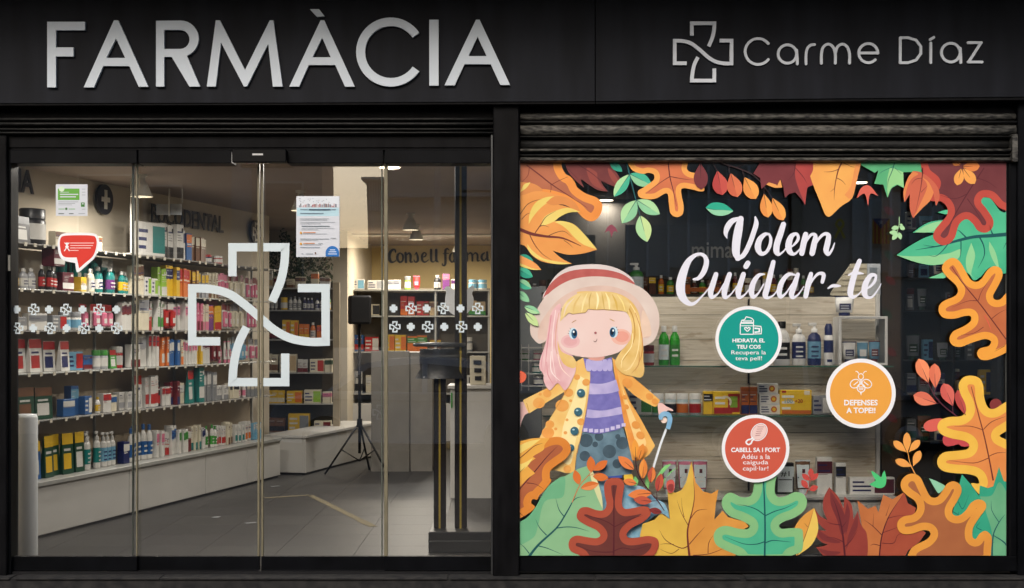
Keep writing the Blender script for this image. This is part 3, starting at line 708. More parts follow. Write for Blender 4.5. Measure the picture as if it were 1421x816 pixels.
sprig('green sprig of five leaflets on a teal stem hanging from the top edge', T1, [[(825,-20,10),(860,130,11),(880,210,10),(905,310,9),(940,440,4)]],
    [(T1,858,108,1028,196,100,G2,G1),(T1,856,112,735,284,92,G2,G3),(T1,908,312,798,490,118,G1,G3),(T1,912,310,1090,420,104,G3,G1),(T1,938,430,992,634,120,G4,G3)], VTL)
sprig('pair of small teal leaflets half hidden at the top beside the maroon leaf', T1, [[(760,-30,6),(750,30,3)]], [(T1,700,10,800,90,60,G5,G5)], VTL)
oak('orange star-shaped leaf with coral centre at the top, right of the green sprig', T1,
    [(800,-60,'c'),(850,40),(885,85),(960,108),(1000,100),(1042,112),(1045,150),(1010,180),(960,215),(922,240),(930,285),(985,302),(1060,298),(1145,258),(1160,340),(1170,405),(1195,434),(1232,441),(1268,415),(1274,350),(1256,228),(1330,226),(1400,243),(1435,230),(1400,120),(1320,90),(1300,60),(1330,-60,'c')],
    film((246,168,78), (240,156,70)), film((222,118,72), (206,104,66)), 7.6,
    vv(T1, [(1155,20,9),(1168,130,8),(1195,240,6),(1220,360,2)], [(1168,128,6),(1080,185,4),(985,262,1)], [(1170,128,6),(1260,145,4),(1350,156,1)], m=VMR))
leafdecal('tiny faded maroon three-pointed leaf left of the green sprig, above the hat',
    [('blade', S(T1([(665,560,'c'),(685,520),(715,500),(745,520),(766,558,'c'),(735,552),(717,602,'c'),(700,550)])), film((142,66,84)))])
sprig('teal leaflets down the left edge beside the girl’s hat', T2, [[(-5,-150,5),(0,100,5),(10,380,4)]],
    [(T1,-30,760,112,778,80,G5,G5),(T2,-20,60,108,125,75,G2,G5),(T2,-20,150,98,215,70,G1,G2),(T2,-20,230,82,318,60,G1,G1),(T2,40,350,162,405,55,G1,G3),(T2,50,400,152,505,62,G4,G4)], VTL)
leafdecal('small orange pointed leaf tip on the left edge under the feathery leaf',
    [('blade', S(T2([(-40,-60),(60,-20),(130,20),(176,72,'c'),(100,55),(0,25),(-40,0)])), film((246,160,80))),
     ('yellow_edge', S(T2([(-40,0),(40,30),(100,55),(170,70,'c'),(90,66),(-40,20)])), Y1)])
# ---- top centre
MR = film((126,52,58), (112,42,50)); RD = film((204,78,68)); OR = film((226,116,74)); OY = film((246,164,74))
o_ = [(205,20,212,228,110,MR,MR),(335,80,376,272,120,RD,film((186,62,60))),(440,100,492,288,118,OR,film((210,98,66))),(545,130,634,302,116,OY,film((236,146,66))),(697,258,728,446,96,OY,film((236,146,66))),(760,290,848,468,96,OY,film((236,146,66)))]
sprig('hanging branch of drop-shaped leaflets turning from maroon to orange, top centre of the window', T10,
    [[(330,10,8),(400,34,10),(520,72,9),(620,120,8),(700,200,6)], [(300,20,6),(335,80,5)], [(425,45,6),(432,100,4)], [(530,80,5),(545,130,4)], [(700,200,5),(697,258,3)], [(700,205,5),(760,290,3)], [(480,60,5),(550,30,3)], [(205,20,5),(208,40,3)]],
    [(T10,) + q for q in o_], film((52,30,36)), drop=True)
leafdecal('single teal and pale green leaf floating above the script lettering',
    [('upper_half', S(T10([(245,370,'c'),(285,336),(340,328),(400,345),(462,394,'c'),(390,388),(320,385)])), film((30,176,144))),
     ('lower_half', S(T10([(245,370,'c'),(320,385),(390,388),(462,394,'c'),(420,420),(360,432),(300,418)])), film((140,214,170)))],
    vv(T10, [(247,372,3),(310,384,3),(370,386,1)], m=VTL))
leafdecal('orange leaf fringe peeping below the maroon maple leaf at the top',
    [('blade', S(T10([(715,190,'c'),(760,160),(800,200,'c'),(822,145,'c'),(840,212,'c'),(780,214)])), film((240,160,80)))])
leafdecal('maroon maple leaf with a red right half, right of the hanging drop branch',
    [('blade', T10([(690,-60),(655,40),(615,105),(668,140),(678,225),(735,172),(800,192),(826,148),(846,205),(860,292),(892,262),(940,250),(985,300),(1016,350),(1032,212),(1092,190),(1058,130),(1085,60),(1085,-60)]), MR),
     ('red_half', S(T10([(935,-60,'c'),(1085,-60,'c'),(1085,50),(1058,130,'c'),(1092,190,'c'),(1034,215),(1016,348,'c'),(965,220),(938,120)])), film((190,70,66), (168,58,58)))],
    vv(T10, [(940,20,8),(930,100,5),(880,160,1)], [(940,60,5),(1000,130,4),(1030,180,1)], m=VMR))
leafdecal('big plain yellow-orange leaf with pointed tip hanging from the top',
    [('blade', S(T10([(1075,-60,'c'),(1078,70),(1055,125,'c'),(1078,195),(1130,320),(1160,400),(1180,432),(1210,436),(1290,362),(1375,300),(1405,210),(1425,120),(1470,-60,'c')])), film((246,176,82), (240,160,76))),
     ('orange_shade', S(T10([(1320,270,'c'),(1370,200),(1400,60),(1440,-60,'c'),(1470,-60,'c'),(1425,120),(1405,210),(1370,300)])), film((236,146,76)))],
    vv(T10, [(1310,0,12),(1275,70,10),(1255,150,7),(1243,230,5),(1240,310,1)], [(1280,70,6),(1220,90,4),(1160,92,1)], [(1262,140,5),(1300,160,4),(1328,192,1)], [(1248,215,4),(1210,248,1)], [(1310,20,5),(1370,50,3),(1400,58,1)]))
# ---- upper right group
leafdecal('green maple leaf hanging from the top edge, right of the yellow-orange leaf',
    [('blade', T9([(270,-60),(280,40),(385,100),(412,78),(396,135),(380,184),(450,190),(482,292),(512,220),(560,192),(610,218),(604,95),(700,92),(748,128),(735,-60)]), film((92,190,128), (70,168,112))),
     ('light_half', S(T9([(500,60,'c'),(545,70),(604,95,'c'),(608,216,'c'),(560,190),(512,218),(484,288,'c'),(480,160)])), film((144,212,140)))],
    vv(T9, [(540,10,7),(520,80,6),(488,160,4),(484,220,1)], [(530,50,4),(440,90,3),(410,120,1)], [(540,60,4),(590,110,1)], m=VTL))
leafdecal('small coral three-pointed leaf under the green maple leaf',
    [('blade', S(T9([(244,296,'c'),(275,222),(320,194),(362,215),(410,279,'c'),(350,262),(332,358,'c'),(306,262)])), film((220,98,82)))])
leafdecal('large green leaf spreading in from the right edge below the red oak leaf',
    [('blade', S(T9([(1460,250,'c'),(1400,400),(1350,390),(1280,300),(1215,290,'c'),(1100,420),(1000,465),(880,466),(780,492),(676,562,'c'),(770,560),(850,570),(760,606),(650,668),(552,736,'c'),(640,770),(740,800),(840,814),(950,795),(1030,800),(1050,850),(1110,880),(1150,930),(1200,905),(1280,830),(1370,880),(1460,850,'c')])), film((76,196,146), (56,178,134))),
     ('light_streak', S(T9([(560,738,'c'),(680,745),(820,740),(960,720),(1050,690),(1030,760),(950,795),(840,812),(700,790)])), film((140,212,150))),
     ('light_streak', S(T9([(1130,640,'c'),(1160,740),(1130,880),(1160,920,'c'),(1100,860),(1090,760)])), film((140,212,150))),
     ('light_streak', S(T9([(1270,630,'c'),(1320,720),(1350,860,'c'),(1300,780),(1270,700)])), film((140,212,150))),
     ('light_streak', S(T9([(690,560,'c'),(790,500),(900,475),(860,540),(800,560)])), film((140,212,150))),
     ('small_lobe', S(T9([(870,405,'c'),(940,385),(990,400),(940,420)])), film((76,196,146))),
     ('small_lobe', S(T9([(800,912,'c'),(860,890),(920,870),(930,910),(870,915)])), film((110,206,150)))],
    vv(T9, [(1460,570,30),(1290,585,27),(1150,595,24),(1020,625,20),(880,665,10),(700,695,2)], [(1300,585,16),(1285,550,8),(1270,500,2)], [(1090,600,12),(1040,550,6),(1020,540,1)], [(1190,590,12),(1225,660,9),(1230,740,7),(1180,840,1)], [(1050,620,9),(1050,700,7),(1042,770,1)], [(950,650,8),(900,710,6),(850,745,4),(795,735,1)], [(860,670,6),(800,665,4),(755,655,1)], [(1400,640,6),(1375,690,1)], m=VTL))
oak('red oak leaf with maroon centre in the upper right corner', T9,
    [(720,-60,'c'),(760,100),(840,180),(780,250),(760,300),(830,318),(900,322),(944,370),(940,430),(890,490),(845,550),(838,605),(885,652),(945,655),(1000,605),(1035,500),(1090,458),(1140,490),(1180,545),(1240,562),(1290,530),(1300,465),(1250,380),(1208,325),(1225,290),(1280,298),(1350,370),(1460,410,'c'),(1460,-60,'c')],
    film((200,76,62), (188,66,56)), film((122,56,60), (108,46,52)), 10,
    vv(T9, [(1230,60,8),(1100,260,8),(1000,430,5),(930,560,1)], [(1100,262,6),(1000,300,4),(880,268,1)], [(1100,300,6),(1170,400,4),(1225,500,1)], [(1180,140,5),(1260,170,4),(1330,220,1)], m=VMR))
leafdecal('rust and orange pointed leaf overlapping the red oak leaf, upper right',
    [('blade', S(T9([(680,85,'c'),(740,95),(810,140),(870,210),(885,290),(858,358,'c'),(838,262,'c'),(812,315),(755,370),(680,450,'c'),(656,380),(655,265,'c'),(614,328,'c'),(605,245),(640,140)])), film((208,98,70))),
     ('orange_half', S(T9([(745,130,'c'),(800,170),(840,250,'c'),(812,315),(755,370),(684,446,'c'),(740,330),(790,200)])), film((228,132,72))),
     ('orange_edge', S(T9([(680,88,'c'),(640,142),(606,245),(614,325,'c'),(630,230),(665,150),(720,108)])), film((228,132,72)))],
    vv(T9, [(755,60,8),(750,140,6),(735,240,4),(700,400,1)], [(748,140,4),(700,150,3),(665,190,1)], [(742,250,4),(790,200,1)], m=VMR))
sprig('five orange petals spreading from a point near the upper right corner', T9, [[(1060,-20,6),(1062,60,4)]],
    [(T9,1055,62,1020,196,76,OY,OY),(T9,1066,62,1158,184,84,OY,OY),(T9,1060,50,1196,48,80,film((226,128,60)),film((226,128,60))),(T9,1050,40,985,0,60,film((226,128,60)),film((226,128,60)))], film((80,34,36)), drop=True)
sprig('very small pale green sprig left of the large green leaf', T9, [[(573,440,5),(572,500,5),(555,560,4)]],
    [(T9,570,520,512,530,34,G3,G3),(T9,575,515,618,535,34,G3,G3),(T9,560,560,497,562,36,G3,G3),(T9,560,565,520,618,38,G3,G3),(T9,570,560,585,615,34,G3,G3),(T9,578,495,600,512,20,G3,G3)], G3)
oak('orange oak leaf with brown centre on the right edge, upper one', T8,
    [(975,12),(925,42),(903,95),(935,150),(1005,215),(1028,262),(1005,305),(925,340),(882,380),(882,435),(920,475),(1000,480),(1080,460),(1125,462),(1125,500),(1070,540),(990,580),(962,635),(985,685),(1050,698),(1140,665),(1235,638),(1282,655),(1265,692),(1200,710),(1175,750),(1205,797),(1280,795),(1397,745),(1470,700,'c'),(1470,220,'c'),(1392,290,'c'),(1355,330),(1312,332),(1300,300),(1340,225),(1372,150),(1360,95),(1308,74),(1255,105),(1215,165),(1175,195),(1130,182),(1090,120),(1050,50),(1015,18)],
    film((247,166,56), (240,152,50)), film((204,112,64), (190,98,58)), 10,
    vv(T8, [(980,80,5),(1060,200,7),(1180,345,9),(1290,490,9),(1400,640,9)], [(1180,342,6),(1100,345,4),(985,392,1)], [(1185,340,6),(1210,270,4),(1290,150,1)], [(1290,480,6),(1340,440,4),(1400,408,1)], [(1225,545,5),(1150,592,4),(1050,608,1)], [(1390,690,5),(1310,735,1)]) + vv(T8, [(1232,455,8),(1262,510,7),(1285,575,1)], m=film((228,90,70))))
sprig('coral sprig of rounded leaflets left of the yellow oak leaf', T7,
    [[(800,232,5),(848,330,6),(920,410,7),(1025,492,8)], [(855,272,5),(840,320,5)], [(865,390,4),(885,385,4)], [(985,410,4),(990,470,5)]],
    [(T7,800,232,722,44,104,film((240,132,88)),film((250,144,96))),(T7,852,275,846,80,92,film((232,116,84)),film((240,126,90))),(T7,866,390,682,325,104,film((238,126,92)),film((226,110,84))),(T7,988,412,915,234,104,film((216,92,82)),film((224,104,90))),(T7,1085,480,1022,285,80,film((190,70,66)),film((200,80,72)))], film((104,44,62)), drop=True)
leafdecal('coral leaflet end touching the left lobe of the yellow oak leaf',
    [('blade', S(T7([(762,558),(800,520),(900,505),(960,540),(900,590),(820,606),(775,595)])), film((226,96,84)))])
leafdecal('red scalloped leaf edge between the lobes of the yellow oak leaf',
    [('blade', S(T7([(920,640),(912,690),(940,718),(990,715),(1030,705),(1060,722),(1120,715),(1130,660),(1020,640)])), film((206,72,76)))])
leafdecal('dark red rounded leaf tip on the right edge above the yellow oak leaf',
    [('blade', ell(*T7([(1320, 400)])[0][:2], 8.4, 8.6), film((136,52,52)))])
oak('yellow oak leaf with orange centre on the right edge, lower one', T7,
    [(1130,174),(1070,188),(1034,240),(1045,310),(1085,395),(1088,455),(1050,488),(960,495),(895,518),(868,570),(895,625),(975,658),(1075,678),(1115,708),(1100,742),(1030,755),(920,768),(872,815),(872,870),(915,912),(1000,928),(1100,935),(1170,955),(1192,1000),(1180,1010),(1130,1010),(1190,1090),(1250,1110),(1470,1080,'c'),(1470,700,'c'),(1397,668,'c'),(1350,640),(1397,605,'c'),(1470,560,'c'),(1470,340,'c'),(1385,385),(1310,430),(1260,420),(1232,350),(1222,245),(1190,192)],
    film((247,196,70), (240,182,62)), film((238,146,72), (228,132,64)), 12,
    vv(T7, [(1130,260,5),(1180,450,8),(1225,620,9),(1265,800,10),(1300,985,12)], [(1225,595,6),(1120,565,5),(1000,568,1)], [(1225,590,6),(1290,530,5),(1397,490,1)], [(1262,812,6),(1150,850,5),(960,830,1)], [(1262,800,6),(1330,772,5),(1397,770,2)]))
sprig('small orange sprig standing above the big orange-brown leaf', T7, [[(640,770,5),(660,860,6),(700,940,7)], [(632,700,3),(640,770,4)]],
    [(T7,635,770,632,612,60,OY,OY),(T7,628,765,528,680,58,OY,OY),(T7,648,765,732,672,56,OY,OY),(T6,672,108,542,58,60,OY,OY),(T6,680,105,735,-15,62,OY,OY)], OY, drop=True)
# ---- bottom right
GM = film((52,176,138), (40,160,124))
leafdecal('teal green maple leaf in the bottom right corner',
    [('blade', T6([(1040,235),(1058,168),(1130,250),(1190,335),(1198,255),(1260,275),(1300,262),(1345,112),(1382,220),(1480,250),(1480,830),(1180,830),(1040,560),(985,470)]), GM),
     ('light_half', S(T6([(1198,340,'c'),(1290,330),(1345,230),(1400,300),(1480,480,'c'),(1480,830,'c'),(1250,830,'c'),(1290,640),(1250,480)])), film((112,186,138), (92,170,124))),
     ('pale_tip', S(T6([(803,198,'c'),(870,225),(930,262),(900,300),(872,312)])), film((140,208,168)))],
    vv(T6, [(1290,830,12),(1300,640,10),(1345,540,7),(1390,480,2)], [(1345,540,6),(1290,450,5),(1285,370,1)], [(1300,640,6),(1390,700,10),(1440,790,12)], [(1210,600,5),(1170,575,4),(1200,540,1)], [(1030,380,5),(1065,435,4),(1110,330,1)], [(985,455,5),(1030,480,4),(1030,460,1)], [(1240,780,5),(1280,710,4),(1310,690,1)], m=VTL))
leafdecal('half orange, half rust maple leaf at the bottom, left of the big orange-brown leaf',
    [('orange_half', T6([(248,368),(330,435),(390,412),(412,462),(450,325),(520,362),(612,305),(500,480),(440,640),(410,840),(260,840),(290,600)]), film((206,120,62), (190,104,54))),
     ('rust_half', T6([(612,305),(640,392),(702,428),(690,478),(620,520),(780,620),(730,690),(640,760),(600,840),(410,840),(440,640),(500,480)]), film((180,82,56), (164,70,50)))],
    vv(T6, [(420,800,11),(440,640,9),(500,480,6),(600,330,2)], [(440,640,6),(370,570,5),(300,520,1)], [(370,570,4),(375,470,1)], [(480,510,5),(560,490,3),(620,488,1)], [(445,620,4),(530,590,3),(600,560,1)], [(440,700,5),(530,700,4),(560,640,3),(620,620,1)], [(470,490,4),(500,400,1)], [(425,720,5),(375,708,4),(350,720,1)], m=VMR))
leafdecal('red and maroon feather-lobed leaf standing at the bottom right of centre',
    [('blade', S(T5([(1202,268,'c'),(1160,350),(1155,440),(1188,522,'c'),(1130,490),(1090,430,'c'),(1105,520),(1140,570),(1180,605,'c'),(1120,598),(1074,564,'c'),(1090,635),(1140,690),(1190,712,'c'),(1150,725),(1100,732,'c'),(1140,780),(1200,840,'c'),(1490,840,'c'),(1502,740),(1490,620),(1450,560),(1424,452,'c'),(1390,515,'c'),(1375,405),(1320,338,'c'),(1312,430,'c'),(1270,340)])), film((162,66,54), (146,56,50))),
     ('dark_streak', S(T5([(1210,290,'c'),(1300,430),(1340,560),(1300,640),(1262,520),(1215,400)])), film((122,48,50))),
     ('dark_streak', S(T5([(1340,380,'c'),(1362,460),(1350,560),(1330,640,'c'),(1322,500)])), film((122,48,50))),
     ('dark_streak', S(T5([(1420,470,'c'),(1420,580),(1360,690),(1330,760,'c'),(1350,640)])), film((126,50,50))),
     ('dark_streak', S(T5([(1090,570,'c'),(1180,640),(1290,690),(1240,700),(1140,670)])), film((126,50,50))),
     ('dark_streak', S(T5([(1110,740,'c'),(1200,760),(1290,770),(1230,800),(1170,790)])), film((126,50,50)))],
    vv(T5, [(1325,830,16),(1312,680,14),(1290,540,10),(1250,400,5),(1225,350,1)], [(1290,560,7),(1220,550,4),(1170,530,1)], [(1310,690,7),(1240,660,4),(1180,655,1)], [(1320,730,7),(1370,680,5),(1420,600,1)], [(1300,580,6),(1345,520,1)], m=VMR))
leafdecal('slim yellow and orange pointed leaf between the green oak leaf and the maroon leaf',
    [('orange_half', S(T5([(1086,428,'c'),(1000,490),(935,580),(914,690),(950,802,'c'),(1000,680),(1050,560)])), film((230,158,62))),
     ('yellow_half', S(T5([(1086,428,'c'),(1112,520),(1112,620),(1060,720),(950,802,'c'),(1000,680),(1050,560)])), film((238,200,86)))],
    vv(T5, [(955,800,6),(1000,690,5),(1040,580,3),(1075,460,1)], [(1035,575,4),(1010,545,1)]))
leafdecal('yellow and orange maple leaf at the bottom left of centre',
    [('yellow_half', T5([(136,70),(95,230),(60,290),(10,312),(-50,285),(-40,400),(-30,515),(-100,470),(-150,520),(-240,550),(-262,640),(-240,700),(-300,840),(120,840),(105,600),(160,350),(150,180)]), film((232,190,72), (216,170,62))),
     ('orange_half', T5([(136,70),(170,230),(225,300),(290,318),(346,284),(325,400),(314,518),(378,450),(420,500),(550,535),(580,572),(530,600),(500,700),(470,840),(120,840),(105,600),(160,350),(150,180)]), film((230,158,64), (214,140,54)))],
    vv(T5, [(125,830,18),(110,700,15),(108,590,12),(145,440,8),(160,330,5),(150,200,1)], [(115,720,9),(60,740,7),(-60,680,5),(-110,600,1)], [(120,710,7),(180,640,5),(240,575,1)], [(110,560,6),(60,470,4),(25,370,1)], [(80,500,5),(65,430,3),(60,350,1)], [(130,510,6),(180,450,5),(260,438,1)], [(265,780,6),(270,700,5),(305,640,1)], [(150,795,6),(265,785,5),(340,760,4),(385,740,1)], [(0,710,5),(-60,705,4),(-110,710,1)], [(40,745,5),(-20,780,4),(-110,745,1)], m=VBR))
oak('green oak leaf with teal centre at the bottom, under the red round badge', T5,
    [(620,225),(612,300),(585,340),(520,345),(450,312),(400,325),(372,380),(385,440),(440,495),(520,525),(585,562),(570,592),(500,588),(400,567),(335,590),(308,645),(330,715),(410,760),(500,800),(540,850),(880,850),(910,800),(990,760),(1000,640),(985,590),(900,585),(835,590),(815,565),(850,535),(940,500),(1010,445),(1030,375),(1000,322),(940,305),(870,335),(810,345),(782,310),(785,225),(800,120),(610,120)],
    film((136,198,128), (124,190,128)), film((74,190,146), (62,176,136)), 12,
    vv(T5, [(694,215,9),(702,400,12),(706,600,13),(702,840,14)], [(704,486,8),(640,440,7),(560,412,5),(490,402,1)], [(704,490,8),(780,455,7),(860,430,5),(950,388,1)], [(700,690,8),(640,708,7),(540,706,5),(395,650,1)], [(705,700,8),(760,680,7),(830,684,5),(905,692,2)], m=VTL))
sprig('small red sprig beside the white boxes, above the slim yellow leaf', T5, [[(1018,328,4),(1040,280,5),(1060,190,4)]],
    [(T5,1060,196,1060,120,44,film((200,70,62)),film((200,70,62))),(T5,1052,216,992,165,42,film((200,70,62)),film((200,70,62))),(T5,1060,216,1118,160,42,film((200,70,62)),film((200,70,62))),(T5,1036,275,988,212,46,film((200,70,62)),film((200,70,62))),(T5,1048,290,1116,262,46,film((200,70,62)),film((200,70,62)))], film((186,60,56)))
leafdecal('tiny bright green pointed leaf over the long white box, bottom right',
    [('blade', S(T6([(342,246,'c'),(372,228),(392,216,'c'),(370,180),(354,138,'c'),(405,168),(434,196,'c'),(445,160),(460,138,'c'),(474,200),(464,255),(430,275),(385,268)])), film((72,204,120)))])
# big orange brown oak sits in front of its neighbours
oak('big orange oak leaf with wide brown centre at the bottom right', T6,
    [(680,163),(625,178),(588,225),(592,285),(640,335),(695,375),(712,430),(680,478),(605,495),(562,535),(562,590),(600,628),(670,628),(750,602),(800,605),(815,635),(780,675),(700,715),(655,760),(640,850),(1250,850),(1285,730),(1285,645),(1240,606),(1195,628),(1165,668),(1140,650),(1145,580),(1195,500),(1243,430),(1235,382),(1185,362),(1130,388),(1085,450),(1035,488),(990,480),(985,440),(1025,370),(1055,300),(1040,245),(990,222),(940,245),(905,300),(865,345),(815,340),(775,270),(735,190)],
    film((240,160,58), (228,146,54)), film((182,106,62), (168,94,56)), 10.5, [])

# ---- bottom left
oak('orange oak leaf with brown centre at the bottom left edge', T4,
    [(-90,130,'c'),(100,-40),(200,-100),(290,-122),(355,-105),(395,-60),(400,-10),(365,45),(290,100),(245,140),(240,190),(250,220),(200,290),(160,330),(140,365),(110,360),(95,390),(125,425),(60,480),(-90,560,'c')],
    film((232,140,48), (222,128,44)), film((190,104,62), (176,92,56)), 11,
    vv(T4, [(0,290,8),(120,150,8),(220,30,6),(300,-50,1)], [(60,235,6),(130,245,4),(195,285,1)], [(5,465,5),(50,505,1)], m=VMR))
leafdecal('yellow feathery leaf lying over the orange oak leaf, lower left edge',
    [('blade', S(T4([(-60,-40),(60,-100),(150,-112),(238,-110,'c'),(200,-60),(190,-20),(110,30),(130,45,'c'),(80,80),(60,95),(125,160,'c'),(60,210),(0,270),(-60,280)])), film((240,172,66))),
     ('light_streak', S(T4([(-60,-10),(60,-80),(170,-105,'c'),(100,-50),(20,0),(-60,60)])), film((244,214,110))),
     ('light_streak', S(T4([(-60,120),(40,80),(110,40,'c'),(60,110),(-60,190)])), film((244,214,110)))],
    vv(T4, [(0,50,7),(60,0,6),(120,-50,5),(185,-72,1)], [(0,160,5),(50,110,1)]))
leafdecal('large pale green leaf with teal stem filling the bottom left corner',
    [('blade', S(T4([(-80,580,'c'),(60,505),(130,420),(180,330),(250,240),(390,165),(450,130),(540,100,'c'),(600,200),(640,330),(650,440),(650,650),(560,780),(480,850,'c'),(-80,850,'c')])), film((142,196,144), (130,186,134))),
     ('mid_zone', S(T4([(-80,580,'c'),(60,505),(130,420),(180,330),(250,240),(350,185),(355,290),(330,350),(200,380),(150,560),(110,660),(-80,760,'c')])), film((112,188,138), (100,176,128))),
     ('pale_edge', S(T4([(540,100,'c'),(600,200),(640,330),(650,440,'c'),(600,330),(560,210)])), film((216,220,160)))],
    vv(T4, [(60,830,22),(150,715,17),(290,585,13),(360,480,11),(410,390,8),(440,330,2)], [(215,640,8),(160,580,6),(130,515,1)], [(350,495,8),(310,440,6),(285,350,1)], [(410,385,7),(450,350,5),(520,338,1)], [(290,585,8),(370,575,7),(450,582,5),(545,610,1)], [(150,722,8),(220,740,6),(340,790,1)], [(80,780,8),(40,730,5),(10,705,2)], m=VTL))
OS = film((226,112,44)); OS2 = film((238,146,80))
sprig('orange leafy sprig over the pale green leaf at the bottom left', T4, [[(412,385,6),(470,255,7),(540,175,6),(600,95,4)], [(540,180,4),(625,150,3)]],
    [(T4,560,155,555,28,66,OS,OS),(T4,580,140,686,62,62,OS,OS),(T4,572,182,694,198,62,OS,OS),(T4,478,275,618,240,66,OS,OS2),(T4,466,248,432,135,60,OS,OS)], film((214,120,70)))
# ---- the girl (drawn before the foliage in front of her, so farther from the pane)
def girl():
    o = Flat('girl_decal', 9.4985, 'printed cartoon girl in pink hat and spotted yellow coat, holding an umbrella', 'window decal', clip=WIN)
    w = lambda c, c2=None, s=14: film(c, c2, s)
    q = T2; e = T3
    # water-blue boots and puddle
    o.p('blue_patch', T4([(630,200),(800,250),(950,262),(1050,350),(1130,400),(1168,512,'c'),(1100,470),(1010,520),(945,600),(940,650),(840,655),(700,600),(640,430)]), w((96,168,206), (168,206,226), 16))
    o.p('grass_blade', T4([(590,48,'c'),(650,90),(692,200,'c'),(640,120)]), w((120,206,130))); o.p('grass_blade', T4([(700,70,'c'),(750,130),(764,200,'c'),(735,180)]), w((150,222,150)))
    for pts in ([(1180,85,'c'),(1120,110),(1060,200),(1045,260,'c'),(1090,190)], [(1230,110,'c'),(1150,170),(1110,290,'c'),(1090,240)], [(900,180,'c'),(925,220),(905,262,'c'),(870,240)], [(990,170,'c'),(1010,230),(1000,300,'c'),(975,240)]): o.p('grass_blade', T4(pts), w((110,196,110), (150,220,130)))
    o.g('rain_box', rect(*[T4([(690, 0)])[0][0], T4([(798, 0)])[0][0]], *[T4([(0, 140)])[0][1], T4([(0, 195)])[0][1]]), w((60,86,170)))
    o.p('yellow_blob', T4([(815,170),(850,158),(880,175),(880,215),(850,230),(818,215)]), w((240,200,60)))
    # skirt
    o.p('skirt', e([(485,540,'c'),(640,560),(805,520,'c'),(840,640),(880,780),(870,880,'c'),(640,900),(435,880,'c'),(450,720)]), w((86,116,134), (112,146,164), 12))
    for x, y, r in ((620,590,34),(700,705,52),(800,640,48),(520,620,52),(590,650,22),(510,740,40),(765,590,20),(640,820,40),(760,800,36)): o.g('skirt_spot', tess([ell(*e([(x, y)])[0][:2], r / 5.573)]), w((58,80,94), (72,96,110)))
    # umbrella
    o.g('umbrella_shaft', ribbon(e([(1140,530,17),(1095,650,17),(1040,830,17)]), 3), w((226,234,240)))
    # sleeves and coat
    hand = w((240,200,190), (232,184,178))
    o.p('hand', e([(-40,345),(30,322),(70,345),(76,400),(45,425),(20,480),(8,520),(-40,520)]), hand)
    o.p('hand', e([(1075,340),(1108,332),(1140,355),(1186,378),(1192,392),(1150,388),(1135,412),(1110,425),(1085,430)]), hand)
    o.p('glove_knuckle', ell(*e([(1122, 462)])[0][:2], 4.4), w((240,214,200)))
    Y = w((246,222,140), (242,178,82), 4); YO = w((244,190,96), (236,158,66), 5)
    o.p('coat_left', e([(495,-20,'c'),(400,40),(330,120),(280,180),(150,248),(32,308,'c'),(52,360),(78,412,'c'),(200,335),(370,232,'c'),(290,370),(200,520),(140,650),(120,760),(200,850),(280,850),(370,872),(430,868,'c'),(450,700),(490,555),(520,400),(545,260),(556,90),(530,30)]), Y)
    o.p('coat_right', e([(722,-20,'c'),(800,40),(870,118),(960,195),(1092,308,'c'),(1060,358),(1010,340),(900,275),(806,190,'c'),(850,300),(940,450),(1054,660,'c'),(995,740),(920,778),(876,770,'c'),(840,610),(800,450),(775,300),(745,140)]), YO)
    o.p('coat_lining', e([(735,0,'c'),(770,140),(805,300),(850,460),(900,640),(905,760,'c'),(870,700),(820,500),(780,320),(748,150)]), w((232,140,52), (240,160,72)))
    o.p('coat_light', e([(800,210,'c'),(850,340),(930,520),(985,640),(930,700),(880,560),(835,400)]), w((248,210,132)))
    o.p('coat_light', e([(470,120,'c'),(520,160),(520,300),(490,440),(440,620),(400,800),(330,760),(340,520),(420,300)]), w((250,236,176), (248,226,150), 5))
    for x, y, r in ((450,130,24),(400,152,14),(220,258,32),(155,330,46),(385,250,36),(335,350,52),(400,312,12),(240,495,34),(225,560,48),(285,530,12),(372,460,12),(480,475,30),(165,262,12),(520,170,30),(360,560,14),(375,840,30)): o.g('coat_spot', tess([ell(*e([(x, y)])[0][:2], r / 5.573, r * .9 / 5.573)]), w((240,170,84), (236,156,66)))
    for x, y, r in ((840,175,42),(1010,280,30),(1052,318,26),(830,360,22),(905,500,34),(940,580,34),(820,285,20),(960,690,38),(890,640,20)): o.g('coat_spot', tess([ell(*e([(x, y)])[0][:2], r / 5.573, r * .85 / 5.573, a=30)]), w((232,148,60), (238,160,72)))
    for p in ([(370,230,5),(300,350,3),(250,430,1)], [(556,100,3),(540,260,3),(505,470,3),(450,720,3)], [(60,330,4),(72,370,4),(80,405,3)], [(806,190,4),(860,320,3),(900,400,1)]): o.g('coat_seam', ribbon(smooth(e(p), False, 4), 1), w((206,140,60)))
    # sweater
    o.p('sweater', e([(552,70,'c'),(640,85),(722,62,'c'),(748,160),(780,290),(800,410),(816,500,'c'),(780,530),(700,552),(600,568),(488,548,'c'),(515,440),(535,300),(550,180)]), w((128,124,200), (108,104,184), 18))
    for a in ([(548,178,'c'),(650,180),(752,150,'c'),(776,236,'c'),(700,255),(620,262),(542,262,'c')], [(530,378,'c'),(650,388),(790,358,'c'),(800,415,'c'),(680,435),(580,446),(520,440,'c')]): o.p('stripe', e(a), w((198,188,232), (170,162,218), 12))
    for x in range(500, 800, 42): y = 548 - abs(x - 600) * .08 - max(0, x - 650) * .22; o.g('hem_rib', tess([e([(x, y - 14), (x + 30, y - 16), (x + 30, y + 10), (x, y + 14)])]), w((206,198,236)))
    o.p('collar', q([(500,752,'c'),(600,775),(718,745,'c'),(726,835,'c'),(640,862),(560,860),(515,830,'c')]), w((120,112,196)))
